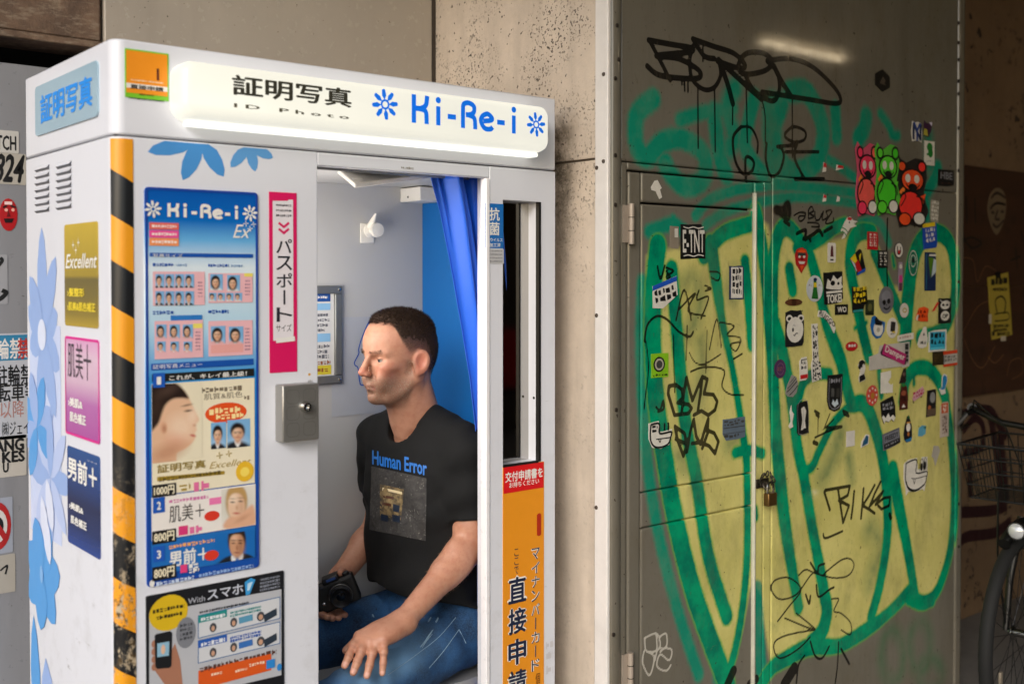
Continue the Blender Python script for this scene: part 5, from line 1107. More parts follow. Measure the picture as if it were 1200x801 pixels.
def relax(V, Q, it=2, lam=.5):
    n = len(V); E = np.vstack([Q[:, [0, 1]], Q[:, [1, 2]], Q[:, [2, 3]], Q[:, [3, 0]]]); E = np.vstack([E, E[:, ::-1]])
    deg = np.bincount(E[:, 0], minlength=n)[:, None].clip(1)
    for _ in range(it):
        A = np.stack([np.bincount(E[:, 0], V[E[:, 1], i], n) for i in range(3)], 1)/deg; V = V+lam*(A-V)
    return V
def obj_from(name, V, Q, m, parent=None, attrs=None):
    me = bpy.data.meshes.new(name); me.from_pydata(V.tolist(), [], Q.tolist()); me.materials.append(m)
    for k_, v_ in (attrs or {}).items(): a = me.attributes.new(k_, 'FLOAT', 'POINT'); a.data.foreach_set('value', np.asarray(v_, np.float32))
    me.polygons.foreach_set('use_smooth', [True]*len(me.polygons)); me.update()
    o = bpy.data.objects.new(name, me); C.objects.link(o)
    if parent is not None: set_parent(o, parent)
    return o
pr = thing('person', 'seated man in a black T-shirt and blue jeans looking sideways inside the booth', 'person', (1.62, .26, .075))
# head frame: x forward, y to his left, z up
HC = onY(465.5, 417, .27)-np.array([0, 0, .0]); yawH = R(180+2); rollH = R(0); pitH = R(-1)
fx = np.array([math.cos(yawH)*math.cos(pitH), math.sin(yawH)*math.cos(pitH), math.sin(pitH)]); ly = np.cross([0, 0, 1], fx); ly /= np.linalg.norm(ly); uz = np.cross(fx, ly)
MH = np.stack([fx, ly, uz], 1)                    # columns: axes in world space
HS = 1.03
SQ_ = np.array([1, .94, 1])
def hw(p): return HC+MH@(np.array(p, float)*SQ_*HS)
def hl(P): return ((P-HC)@MH)/HS/SQ_
body = Field((1.15, -.06, .55), (1.80, .53, 1.45), .0030)
def hcap(a, b, ra, rb, k=.01, mode='add'): body.cap(hw(a), hw(b), ra*HS, rb*HS, k, mode)
def hell(c, r, k=.01, mode='add', rot=None): body.ell(hw(c), np.array(r)*(SQ_ if rot is None else 1)*HS, MH if rot is None else MH@rot, k, mode)
def roty(a): a = R(a); return np.array([[math.cos(a), 0, math.sin(a)], [0, 1, 0], [-math.sin(a), 0, math.cos(a)]])
def rotz(a): a = R(a); return np.array([[math.cos(a), -math.sin(a), 0], [math.sin(a), math.cos(a), 0], [0, 0, 1]])
# skull and face
hell((-.016, 0, .032), (.094, .074, .080), .02); hell((.022, 0, .034), (.066, .064, .066), .03); hell((-.05, 0, .0), (.052, .060, .062), .03)
hell((.026, 0, -.042), (.054, .056, .072), .03)
for s_ in (-1, 1):
    hcap((-.014, s_*.056, -.052), (.045, s_*.024, -.098), .016, .016, .022)
    hell((.052, s_*.040, -.022), (.026, .020, .017), .016)
    hcap((.079, s_*.010, .014), (.062, s_*.044, .014), .009, .009, .012)
    hell((.06, s_*.03, -.055), (.024, .02, .024), .02)
hell((.066, 0, -.098), (.021, .023, .018), .018); hell((.060, 0, -.066), (.028, .028, .026), .016)
# nose
hcap((.084, 0, .006), (.103, 0, -.030), .0068, .0095, .008); hell((.1045, 0, -.034), (.0115, .0105, .0095), rot=None, k=.006)
for s_ in (-1, 1): hell((.096, s_*.0105, -.038), (.011, .0075, .0075), .005)
# eye sockets and lids
for s_ in (-1, 1):
    hell((.082, s_*.030, -.003), (.013, .019, .0105), .010, 'sub')
    EC = np.array((.0625, s_*.030, -.004))
    def lid(P, c=hw(EC), s_=s_):
        q = hl(P)-EC; d_ = np.sqrt((q**2).sum(-1))-.0142; cut = np.minimum(-(q[..., 2]-(.0003-.10*q[..., 1]*s_)), 1)
        up = np.maximum(d_, cut); lo = np.maximum(np.sqrt((q**2).sum(-1))-.0138, (q[..., 2]+.0042)); return np.minimum(up, lo)*HS
    body.put(lid, hw(EC)-.02, hw(EC)+.02, .0025)
    hcap((.0715, s_*.018, -.016), (.065, s_*.042, -.013), .0035, .003, .006)
# mouth
hcap((.087, 0, -.0665), (.070, .022, -.0695), .0052, .003, .005); hcap((.087, 0, -.0665), (.070, -.022, -.0695), .0052, .003, .005)
hcap((.0855, 0, -.0765), (.070, .018, -.0745), .0056, .003, .005); hcap((.0855, 0, -.0765), (.070, -.018, -.0745), .0056, .003, .005)
hcap((.096, 0, -.0715), (.074, .025, -.0725), .0016, .0012, .003, 'sub'); hcap((.096, 0, -.0715), (.074, -.025, -.0725), .0016, .0012, .003, 'sub')
hell((.088, 0, -.0865), (.008, .014, .004), .008, 'sub')
# ears
for s_ in (-1, 1):
    hell((-.020, s_*.080, -.012), (.022, .0075, .032), .007, rot=rotz(-s_*24)@roty(-12)); hell((-.0155, s_*.0865, -.008), (.0135, .0065, .020), .003, 'sub', rotz(-s_*24)@roty(-12)); hell((-.012, s_*.073, -.038), (.009, .006, .009), .006)
# lean cheeks and the folds beside the nose
for s_ in (-1, 1):
    hell((.042, s_*.066, -.060), (.026, .012, .022), .022, 'sub'); hcap((.086, s_*.019, -.038), (.066, s_*.034, -.070), .0022, .0018, .006, 'sub'); hcap((.070, s_*.022, -.0185), (.060, s_*.042, -.017), .0016, .0012, .004, 'sub')
for zq in (.050, .060): hcap((.0885, -.028, zq), (.0885, .028, zq+.001), .0011, .0011, .004, 'sub')
# neck and torso core
NB_ = np.array([1.632, .285, 1.118])
hcap_w = body.cap
hcap_w(hw((-.032, 0, -.055)), NB_+np.array([.012, 0, 0]), .054, .060, .025); hcap_w(hw((.0, 0, -.085)), NB_+np.array([-.03, 0, .01]), .036, .042, .03)
for s_ in (-1, 1): hcap_w(hw((-.03, s_*.055, -.035)), NB_+np.array([-.045, -s_*.012, -.03]), .012, .011, .016)
SHN, SHF = np.array([1.682, .135, 1.055]), np.array([1.625, .455, 1.055])
hcap_w(SHN+(0, .03, .0), SHF-(0, .03, 0), .05, .05, .03); body.ell((1.645, .275, .93), (.10, .15, .16), None, .03); hcap_w((1.66, .27, .9), (1.69, .27, .76), .09, .085, .04)
# near (left) arm
ELN, WRN = onY(549, 641, .110), onY(471, 729, .055)
hcap_w(SHN, ELN+np.array([0, 0, .05]), .048, .044, .02); hcap_w(ELN+np.array([0, 0, .06]), ELN, .044, .041, .02)
md = ELN*.66+WRN*.34; hcap_w(ELN, md, .041, .0375, .02); hcap_w(md, WRN, .037, .026, .02)
body.ell(ELN*.80+WRN*.20+np.array([0, -.008, .012]), (.04, .035, .05), None, .02)
def finger(base, tip, r0, r1, lift=.012, mid=None):
    base, tip = np.array(base), np.array(tip); m1 = base*.56+tip*.44+np.array([0, -.002, lift]); m2 = base*.25+tip*.75+np.array([0, -.002, lift*.7])
    hcap_w(base, m1, r0, r0*.95, .006); hcap_w(m1, m2, r0*.98, r0*.88, .005); hcap_w(m2, tip, r0*.9, r1, .005); body.ell(m1, (r0*1.06,)*3, None, .004)
KN = [onY(x, y, Y) for x, y, Y in ((421, 745, .076), (430, 749, .054), (440, 751, .036), (450, 749, .020))]
TP = [onY(x, y, Y) for x, y, Y in ((404, 779, .046), (414, 787, .024), (430, 791, .006), (448, 788, -.002))]
pc = sum(KN)/4; hand_c = WRN
for i, (kn, tp) in enumerate(zip(KN, TP)):
    hcap_w(WRN+(kn-pc)*.45, kn, .0195, .0140, .020); finger(kn, tp, (.0104, .0108, .0103, .0092)[i], (.0086, .0088, .0084, .0076)[i], .007)
body.ell((WRN*.45+pc*.55), (.036, .034, .020), None, .02)
th0 = WRN*.6+KN[0]*.4+np.array([0, .02, -.008]); hcap_w(WRN, th0, .018, .014, .015); hcap_w(th0, th0+np.array([-.045, .03, -.022]), .0125, .0105, .006); hcap_w(th0+np.array([-.045, .03, -.022]), th0+np.array([-.075, .033, -.042]), .0105, .009, .005)
# far (right) arm and the hand under the camera
ELF, WRF = onY(446, 612, .47), onY(398, 676, .40)
hcap_w(SHF, ELF, .045, .040, .02); hcap_w(ELF, ELF*.6+WRF*.4, .040, .037, .02); hcap_w(ELF*.6+WRF*.4, WRF, .037, .027, .02)
CC = onY(394, 694, .33)                          # camera centre
gp = CC+np.array([.01, .045, -.012]); hcap_w(WRF, gp, .025, .026, .02); body.ell(gp, (.04, .018, .034), None, .015)
for i, (dx, dz) in enumerate(((-.035, -.052), (-.02, -.058), (-.002, -.060), (.016, -.056))):
    a_ = gp+np.array([dx*.6, .0, -.02]); b_ = CC+np.array([dx, .012, dz]); c_ = CC+np.array([dx-.01, -.034, dz+.006]); hcap_w(a_, b_, .0105, .010, .006); hcap_w(b_, c_, .0098, .008, .005)
hcap_w(gp+np.array([0, 0, .02]), CC+np.array([.03, .02, .046]), .012, .0105, .006); hcap_w(CC+np.array([.03, .02, .046]), CC+np.array([.008, -.006, .05]), .0105, .0085, .005)
BV, BQ = body.mesh(); BV = relax(BV, BQ, 2, .4)
L = hl(BV); x_, y_, z_ = L.T; ay = np.abs(y_)
ishead = (z_ > -.14) & (np.abs(x_) < .14) & (ay < .1)
sm = lambda v, a, b: np.clip((v-a)/(b-a), 0, 1)**2*(3-2*np.clip((v-a)/(b-a), 0, 1))
hairline = lambda x: np.interp(x, [-.12, -.085, -.06, -.045, -.03, -.016, -.004, .004, .012, .03, .037, .043, .05, .08], [-.055, -.055, -.045, -.015, .012, .018, .012, .008, .012, .036, .052, .074, .081, .083])
beard = ishead*sm(-z_+.0*x_, .026, .070)*sm(x_, -.012, .006)*sm(.135+z_, .0, .01)*(1-.6*sm(-z_-.098, 0, .03)*sm(.05-x_, 0, .03)); beard = np.maximum(beard, ishead*sm(-z_, .046, .052)*sm(x_, .055, .07)*.9)
side = ishead*sm(x_, -.006, .0)*sm(.022-x_, 0, .01)*sm(-z_, .0, .01)*sm(.06+z_, 0, .02); beard = np.maximum(beard, side*.8)
lips = ishead*sm(.0095-np.abs(z_+.0715), 0, .003)*sm(x_, .060, .070)*sm(.026-ay, 0, .006)
brow = ishead*sm(.006-np.abs(z_-.0155-.05*(ay-.028)*(ay < .03)), 0, .004)*sm(ay, .008, .014)*sm(.05-ay, 0, .008)*(x_ > .045)
flush = ishead*np.maximum.reduce([np.exp(-(((x_-.108)/.016)**2+((z_+.034)/.014)**2+(y_/.018)**2)), .7*np.exp(-(((x_-.06)/.025)**2+((z_+.03)/.02)**2+((ay-.045)/.02)**2)), .9*np.exp(-(((x_+.016)/.025)**2+((z_+.012)/.035)**2+((ay-.082)/.012)**2))])
lash = ishead*np.exp(-((z_+.0015+.10*(ay-.03))/.0022)**2)*sm(.014-np.abs(ay-.03), 0, .004)*(x_ > .05)*.8
jag = .0012*np.sin(x_*900+y_*700)+.0012*np.sin(z_*800+x_*500)
scalp = ishead*sm(z_-hairline(x_)+jag, -.006, .012)*(x_ < .085)
fl_ = np.interp(x_, [-.09, -.07, -.04, 0, .03, .05], [-.035, -.005, .045, .055, .058, .06]); dens = scalp*(.60+.40*sm(z_-fl_, -.06, .012))
skm, t, b = new_mat('skin'); p = geo(t)
n1 = noise(t, 60, 5, .6, p); n2 = noise(t, 14, 4, .6, p); n3 = noise(t, 420, 2, .5, p)
out = mixrgb(t, n2, lin('#ab7860'), lin('#c4937a')); out = mixrgb(t, mrange(t, n1, .42, .7, 0, .45), out, lin('#9f5f48'))
out = mixrgb(t, mathn(t, 'MULTIPLY', attr(t, 'flush'), .55), out, lin('#b04c3c')); out = mixrgb(t, mathn(t, 'MULTIPLY', attr(t, 'lips'), .6), out, lin('#a2564a'))
out = mixrgb(t, mathn(t, 'MULTIPLY', attr(t, 'beard'), mrange(t, n3, .35, .6, .3, .9)), out, mixrgb(t, mrange(t, n3, .5, .65), lin('#5f4436'), lin('#a38a76')))
out = mixrgb(t, mathn(t, 'MULTIPLY', attr(t, 'brow'), mrange(t, n3, .3, .6, .12, .5)), out, lin('#3a261a')); out = mixrgb(t, mathn(t, 'MULTIPLY', attr(t, 'lash'), .8), out, lin('#3a2018'))
out = mixrgb(t, mathn(t, 'MULTIPLY', attr(t, 'scalp'), mrange(t, n3, .3, .6, .8, 1.0)), out, lin('#241a15'))
out = mixrgb(t, mathn(t, 'MULTIPLY', attr(t, 'nail'), .6), out, lin('#d8aa9c')); out = mixrgb(t, mathn(t, 'MULTIPLY', attr(t, 'crease'), .45), out, lin('#7a4434'))
t.links.new(out, b.inputs['Base Color']); b.inputs['Roughness'].default_value = .48; b.inputs['Subsurface Weight'].default_value = .12; b.inputs['Subsurface Radius'].default_value = (.9, .35, .2); b.inputs['Subsurface Scale'].default_value = .006
bump(t, b, mathn(t, 'ADD', n1, mathn(t, 'MULTIPLY', n3, .4)), .12, .002)
nail = np.zeros(len(BV)); crease = np.zeros(len(BV))
for kn, tp in zip(KN, TP):
    dv = tp-kn; Lf = np.linalg.norm(dv); dv = dv/Lf; w0 = BV-kn; tf = w0@dv; rad = np.linalg.norm(w0-tf[:, None]*dv, axis=1); near = rad < .022
    upn = np.array([-.25, -.75, .6]); upn -= dv*(upn@dv); upn /= np.linalg.norm(upn); o2 = (BV-(tp-dv*.006))@upn
    nail = np.maximum(nail, near*sm(.0065-np.abs(tf-(Lf+.001)), 0, .002)*sm(o2, .004, .006)); 
    for q, a2 in ((.46, .9), (.50, .7), (.77, .7), (.02, .4)): crease = np.maximum(crease, near*a2*np.exp(-((tf-Lf*q)/.0016)**2)*sm((w0-tf[:, None]*dv)@upn, .002, .008))
crease = np.maximum(crease, ishead*.28*np.maximum(np.exp(-((z_-.055)/.0014)**2)*(x_ > .05), np.exp(-((z_-.066)/.0014)**2)*(x_ > .05)*.7)*(ay < .045))
crease = np.maximum(crease, ishead*.0*np.exp(-((((ay-.02)-(-.035-z_)*.42))/.0022)**2)*(z_ < -.036)*(z_ > -.07)*(x_ > .055))
bo = obj_from('body', BV, BQ, skm, pr, {'flush': flush, 'lips': lips, 'beard': beard, 'brow': brow, 'scalp': dens, 'lash': lash, 'nail': nail, 'crease': crease})
# eyes
ew, ei, ep = mat('#8f857e', .25), mat('#48565c', .1), mat('#060606', .08)
for s_ in (-1, 1):
    c = hw((.0625, s_*.030, -.004)); mb = MB(); nn = 16; r_ = .0128*HS; gz = fx*.995+ly*.0; gz = gz/np.linalg.norm(gz)
    prof = [(r_*math.sin(a), r_*math.cos(a)) for a in np.linspace(.02, math.pi-.02, 18)]
    mb.lathe(c, gz, prof[::-1], ew, 20); mb.lathe(c, gz, [(.0056, r_*.93), (.0054, r_*.985), (.0005, r_*1.02)], ei, 16); mb.lathe(c, gz, [(.0026, r_*1.0), (.0024, r_*1.035), (.0004, r_*1.045)], ep, 12)
    mb.build('eye', pr, smooth=True)
# hair: a short shell grown from the scalp and bristles on it
norm = np.zeros_like(BV); fn_ = np.cross(BV[BQ[:, 1]]-BV[BQ[:, 0]], BV[BQ[:, 3]]-BV[BQ[:, 0]])
for i in range(4): np.add.at(norm, BQ[:, i], fn_)
norm /= np.linalg.norm(norm, axis=1)[:, None]+1e-12
hm_ = (scalp+rng.normal(0, .16, len(scalp)) > .45) & (dens+rng.normal(0, .03, len(scalp)) > .9); isear = (ay > .071) & (x_ > -.04) & (x_ < .01) & (z_ < .022); hm_ &= ~isear
top = sm(z_, .045, .085); grow = (.0010+.0062*top)*sm(z_-hairline(x_), 0, .018)*sm(dens, .9, 1.0)
HV = BV+norm*(grow+.0002)[:, None]; HV += (rng.normal(0, .0006, HV.shape)*top[:, None])
fq_ = BQ[hm_[BQ].all(1)]; used = np.unique(fq_); remap = np.full(len(BV), -1); remap[used] = np.arange(len(used))
hrm, t, b = new_mat('hair'); p = geo(t); n1 = noise(t, 300, 3, .6, p); out = mixrgb(t, n1, lin('#1d140e'), lin('#3d2b1f')); t.links.new(out, b.inputs['Base Color']); b.inputs['Roughness'].default_value = .7; b.inputs['Specular IOR Level'].default_value = .25; bump(t, b, n1, .6, .003)
hv = HV[used]; hf = remap[fq_].tolist(); hvl = hv.tolist()
cand = np.where((scalp > .5) & (dens > .5) & ~isear)[0]; pick = rng.choice(cand, 11000)
for i in pick:
    ln = .0018+.006*top[i]; dr_ = norm[i]*.8+fx*.35*top[i]+rng.normal(0, .25, 3)+np.array([0, 0, -.4])*(1-top[i]); dr_ /= np.linalg.norm(dr_); sd_ = np.cross(dr_, rng.normal(0, 1, 3)); sd_ /= np.linalg.norm(sd_)
    b0 = HV[i]+rng.normal(0, .001, 3); o_ = len(hvl); hvl += [(b0-sd_*.0007).tolist(), (b0+sd_*.0007).tolist(), (b0+dr_*ln).tolist()]; hf.append([o_, o_+1, o_+2])
me = bpy.data.meshes.new('hair'); me.from_pydata(hvl, [], hf); me.materials.append(hrm); me.polygons.foreach_set('use_smooth', [True]*len(me.polygons)); me.update()
ho = bpy.data.objects.new('hair', me); C.objects.link(ho); set_parent(ho, pr)
# stubble, brows and arm hair as fine bristles
def bristles(name, pick, ln, wd, m, lay):
    V_, F_ = [], []
    for i in pick:
        dr_ = norm[i]*.5+lay+rng.normal(0, .3, 3); dr_ /= np.linalg.norm(dr_); sd_ = np.cross(dr_, rng.normal(0, 1, 3)); sd_ /= np.linalg.norm(sd_); b0 = BV[i]+rng.normal(0, .0013, 3)*.8; l_ = ln*rng.uniform(.6, 1.3); o_ = len(V_)
        V_ += [(b0-sd_*wd).tolist(), (b0+sd_*wd).tolist(), (b0+dr_*l_).tolist()]; F_.append([o_, o_+1, o_+2])
    mb = MB(); mb.add(V_, F_, m); o = mb.build(name, pr, fix=False); return o
bc = np.where((beard > .35) & (lips < .3))[0]; bristles('stubble', rng.choice(bc, 2600), .0022, .00032, mat('#7a6250', .7, var=.4, scale=900), -uz*.6+fx*.2)
ec = np.where(brow > .4)[0]; bristles('eyebrow', rng.choice(ec, 260), .005, .0004, mat('#3f2b1f', .7), fx*.2+uz*.5-ly*.0)
fa_ = (ELN-WRN)/np.linalg.norm(ELN-WRN); tA = (BV-WRN)@fa_; ac = np.where((tA > -.01) & (tA < .26) & (np.linalg.norm(BV-WRN-tA[:, None]*fa_, axis=1) < .06))[0]; bristles('arm_hair', rng.choice(ac, 900), .007, .00022, mat('#8a6a50', .7), -fa_*.8)
# T-shirt
sh_f = Field((1.45, -.02, .56), (1.80, .54, 1.24), .005)
secs = [(.60, 1.662, .27, .125, .165), (.68, 1.655, .272, .125, .168), (.80, 1.648, .275, .122, .168), (.92, 1.640, .278, .118, .172), (1.0, 1.642, .28, .105, .165), (1.06, 1.646, .28, .088, .14), (1.12, 1.648, .283, .06, .08)]
sz = [q[0] for q in secs]
def torso(P):
    z__ = P[..., 2]; cx = np.interp(z__, sz, [q[1] for q in secs]); cy = np.interp(z__, sz, [q[2] for q in secs]); rx = np.interp(z__, sz, [q[3] for q in secs]); ry = np.interp(z__, sz, [q[4] for q in secs])
    a = R(8); dx, dy = P[..., 0]-cx, P[..., 1]-cy; qx, qy = dx*math.cos(a)+dy*math.sin(a), -dx*math.sin(a)+dy*math.cos(a)
    k0 = (np.abs(qx/rx)**2.3+np.abs(qy/ry)**2.3)**(1/2.3); d_ = (k0-1)*np.minimum(rx, ry)
    wr = .009*np.sin(38*z__+9*qy+3*np.sin(12*qx))*np.clip((.86-z__)/.2, 0, 1)+.007*np.sin(60*(qy*.7+z__*.8)+2*np.sin(20*z__))*np.clip((1.0-z__)/.25, 0, 1)+.005*np.sin(70*(qy*.9-z__*.6))*np.exp(-((z__-.93)/.06)**2)
    return np.maximum(np.maximum(d_+wr, z__-1.12), .66-.30*(P[..., 0]-1.65)-z__+.006*np.sin(30*qy))
sh_f.put(torso, (1.5, .08, .6), (1.79, .48, 1.13), .02)
sh_f.cap(SHN+(.0, .055, .008), SHF-(0, .055, -.008), .060, .060, .05); sh_f.cap(NB_+(.02, -.045, -.002), SHN+(0, .02, .012), .052, .052, .03); sh_f.cap(NB_+(.015, .045, -.002), SHF+(0, -.02, .012), .052, .052, .03)
SLN = SHN*.30+ELN*.70
def sleeve(f, a, b, ra, rb):
    a, b = np.array(a), np.array(b); e = b-a; Ln = np.linalg.norm(e); e = e/Ln
    def fn(P):
        w_ = P-a; t_ = w_@e; tt = np.clip(t_, 0, Ln); r_ = ra+(rb-ra)*tt/Ln; d_ = np.sqrt(((w_-tt[..., None]*e)**2).sum(-1))-r_
        d_ = d_+.003*np.sin(70*t_+25*P[..., 0])+.003*np.sin(45*P[..., 1]+60*P[..., 2]); return np.maximum(d_, t_-Ln)
    f.put(fn, np.minimum(a, b)-ra-.02, np.maximum(a, b)+ra+.02, .02)
sleeve(sh_f, SHN+(0, .0, .0), SLN, .068, .068); sleeve(sh_f, SHF, SHF*.4+ELF*.6, .062, .058)
sh_f.cap(hw((-.03, 0, -.06)), NB_+np.array([-.012, 0, -.012]), .056, .060, .006, 'sub')   # neck opening
sh_f.cap(NB_+np.array([-.03, 0, .03]), NB_+np.array([-.045, 0, -.004]), .052, .046, .01, 'sub')
SV, SQ = sh_f.mesh(); SV = relax(SV, SQ, 2, .5)
clm, t, b = new_mat('black_cotton'); p = geo(t); n1 = noise(t, 400, 3, .6, p); n2 = noise(t, 10, 5, .6, p); out = mixrgb(t, n2, lin('#090a0b'), lin('#111214')); t.links.new(out, b.inputs['Base Color']); b.inputs['Roughness'].default_value = .85; b.inputs['Specular IOR Level'].default_value = .3; bump(t, b, mathn(t, 'ADD', n1, mathn(t, 'MULTIPLY', n2, 3.0)), .3, .002)
so_ = obj_from('t_shirt', SV, SQ, clm, pr)
nc = NB_+np.array([-.004, 0, 0])
bvh = BVHTree.FromPolygons([Vector(v) for v in SV], SQ.tolist())
def on_shirt(px, off=.0022):
    r = Vector(ray(*px)).normalized(); h = bvh.ray_cast(Vector(CP), r)
    if h[0] is None: return None
    return h[0]+h[1]*off*(1 if h[1].dot(r) < 0 else -1)
def bil(q, u, v): return [(1-v)*((1-u)*q[0][i]+u*q[1][i])+v*((1-u)*q[3][i]+u*q[2][i]) for i in (0, 1)]
# chest print: words and picture follow the cloth
mb = MB(); v_, f_, _ = text_mesh('Human Error', .032, 0); quad = [(437, 527), (500.5, 540), (500.5, 557.5), (437, 544)]
pts = [on_shirt(bil(quad, a, 1-c), .0022+e_) for a, c, e_ in v_]; ok = [q is not None for q in pts]
mb.add([q if q is not None else (0, 0, 0) for q in pts], [f for f in f_ if all(ok[i] for i in f)], ink('#1166bb')); mb.build('lettering', so_, fix=False)
def patch(quad, n, m, name, off, parent):
    mb = MB(); P_ = [[on_shirt(bil(quad, i/n, j/n), off) for i in range(n+1)] for j in range(n+1)]
    for j in range(n):
        for i in range(n):
            q = [P_[j][i], P_[j+1][i], P_[j+1][i+1], P_[j][i+1]]
            if all(x is not None for x in q): mb.add(q, [(0, 1, 2, 3)], m)
    bm_ = mb.build(name, parent, fix=False); bm2 = bmesh.new(); bm2.from_mesh(bm_.data); bmesh.ops.remove_doubles(bm2, verts=bm2.verts, dist=1e-5); bm2.to_mesh(bm_.data); bm2.free(); bm_.data.polygons.foreach_set('use_smooth', [True]*len(bm_.data.polygons)); return bm_
pcm, t, b = new_mat('shirt_picture'); p = geo(t); n1 = noise(t, 45, 6, .7, p, 1.2); out = mixrgb(t, mrange(t, n1, .3, .7), lin('#1c1c1d'), lin('#434140')); out = mixrgb(t, mrange(t, noise(t, 70, 4, .7, p, 2), .62, .68, 0, .7), out, lin('#9a9890')); t.links.new(out, b.inputs['Base Color']); b.inputs['Roughness'].default_value = .8
patch([(436, 546), (500, 560), (499, 633), (433.5, 620)], 14, pcm, 'picture', .0018, so_)
tnm, t, b = new_mat('shirt_toast'); p = geo(t); out = mixrgb(t, mrange(t, noise(t, 60, 5, .7, p), .4, .6), lin('#8a7650'), lin('#4a3f30')); t.links.new(out, b.inputs['Base Color']); b.inputs['Roughness'].default_value = .8
patch([(446, 567), (474, 573), (470, 609), (446, 603)], 8, tnm, 'picture_motif', .0021, so_)
for q in ([(461, 590), (469, 592), (468, 600), (461, 598)], [(447, 601), (456, 603), (455, 611), (447, 609)], [(460, 602), (470, 604), (469, 612), (461, 610)]): patch(q, 3, ink('#1a2638'), 'picture_motif', .0024, so_)
for q in ([(449, 571), (472, 576), (472, 579), (449, 574)], [(450, 580), (462, 582), (462, 585), (450, 583)], [(449, 588), (459, 590), (459, 593), (449, 591)]): patch(q, 3, ink('#d8c8a0' if q[0][1] < 575 else '#4a2a1c'), 'picture_motif', .0024, so_)
# jeans
jn = Field((1.08, -.14, .0), (1.84, .56, .74), .006)
HN, HF = np.array([1.70, .185, .575]), np.array([1.69, .36, .575]); KNN = onY(386, 836, .060); KNF = np.array([1.26, .385, .56])
def leg(a, b, ra, rb, ph):
    a, b = np.array(a), np.array(b); e = b-a; Ln = np.linalg.norm(e); e = e/Ln
    def fn(P):
        w_ = P-a; t_ = w_@e; tt = np.clip(t_, 0, Ln); r_ = ra+(rb-ra)*tt/Ln; v = w_-tt[..., None]*e
        d_ = np.sqrt((v**2).sum(-1))-r_
        return d_+.0035*np.sin(55*t_+30*v[..., 1]+ph)*np.exp(-(t_/.18)**2)+.003*np.sin(48*t_-40*v[..., 2]+ph*2)+.0022*np.sin(95*t_+50*v[..., 1]+25*v[..., 2])*np.exp(-((t_-Ln*.85)/.12)**2)
    jn.put(fn, np.minimum(a, b)-ra-.02, np.maximum(a, b)+ra+.02, .03)
leg(HN, KNN, .090, .068, 0); leg(HF, KNF, .088, .070, 2); jn.ell((1.70, .272, .585), (.12, .17, .115), None, .04)
ANN, ANF = KNN+np.array([.02, 0, -KNN[2]+.16]), KNF+np.array([.03, 0, -KNF[2]+.16]); leg(KNN, ANN, .068, .056, 1); leg(KNF, ANF, .066, .056, 3)
JV, JQ = jn.mesh(); JV = relax(JV, JQ, 2, .5)
dm, t, b = new_mat('denim'); p = geo(t); n1 = noise(t, 9, 6, .65, p); n2 = noise(t, 300, 3, .6, p)
out = mixrgb(t, mrange(t, n1, .35, .7), lin('#0b2038'), lin('#22558a')); out = mixrgb(t, mrange(t, n2, .4, .7, 0, .35), out, lin('#3f6a94'))
spn = node(t, 'ShaderNodeTexNoise'); spn.inputs['Scale'].default_value = 26; t.links.new(p, spn.inputs['Vector']); fade = attr(t, 'fade'); out = mixrgb(t, mathn(t, 'MULTIPLY', fade, .65), out, lin('#7aa6cc'))
t.links.new(out, b.inputs['Base Color']); b.inputs['Roughness'].default_value = .85; bump(t, b, mathn(t, 'ADD', n2, mathn(t, 'MULTIPLY', n1, 2.0)), .35, .002)
ax_ = (KNN-HN)/np.linalg.norm(KNN-HN); tt_ = (JV-HN)@ax_; rel = JV-HN-tt_[:, None]*ax_
fade = np.exp(-((tt_-.34)/.12)**2)*sm(rel[:, 2], .0, .06)*(JV[:, 1] < .2)
jo = obj_from('jeans', JV, JQ, dm, pr, {'fade': fade})
bvj = BVHTree.FromPolygons([Vector(v) for v in JV], JQ.tolist())
def on_jeans(px, off=.0015):
    r = Vector(ray(*px)).normalized(); h = bvj.ray_cast(Vector(CP), r)
    if h[0] is None: return None
    return h[0]-r*off
def jline(pxs, wd, m):
    mb = MB(); P_ = [on_jeans(q) for q in crom(pxs, 8)]; P_ = [q for q in P_ if q is not None]
    if len(P_) > 1: mb.tube(P_, wd, m, 6); mb.build('stitching', jo, smooth=True)
sw = mat('#7f9db6', .8)
jline([(534, 723), (515, 745), (490, 765), (455, 790)], .0008, sw); jline([(538, 737), (520, 762), (503, 782)], .0008, sw); jline([(538, 737), (546, 753)], .0009, sw); jline([(440, 695), (441, 714)], .0012, mat('#0b1826', .8))
for q in ([(502, 728), (505, 723)], [(511, 729), (514, 724)], [(493, 758), (505, 742)], [(500, 748), (507, 738)], [(437, 719), (438, 722)]):
    mb = MB(); a, b_ = on_jeans(q[0]), on_jeans(q[1])
    if a is not None and b_ is not None:
        for k_ in range(4): o_ = Vector(rng.normal(0, .0015, 3)); mb.tube([a+o_, (a+b_)/2+o_*.5, b_+o_], [.0006, .0016, .0006], sw, 6)
        mb.build('worn_patch', jo, smooth=True)
# shoes
shoe = mat('#1a1a1c', .6)
for A_ in (ANN, ANF):
    f_ = Field((A_[0]-.24, A_[1]-.08, .07), (A_[0]+.09, A_[1]+.08, .24), .007); f_.cap(A_+(0, 0, -.0), A_+(.02, 0, -.05), .05, .048, .03); f_.cap(A_+(.03, 0, -.05), A_+(-.13, 0, -.055), .038, .036, .03); f_.cap(A_+(-.13, 0, -.06), A_+(-.18, 0, -.062), .038, .026, .02)
    V_, Q_ = f_.mesh(); V_ = relax(V_, Q_, 3, .5); V_[:, 2] = np.maximum(V_[:, 2], .0765); obj_from('shoe', V_, Q_, shoe, pr)
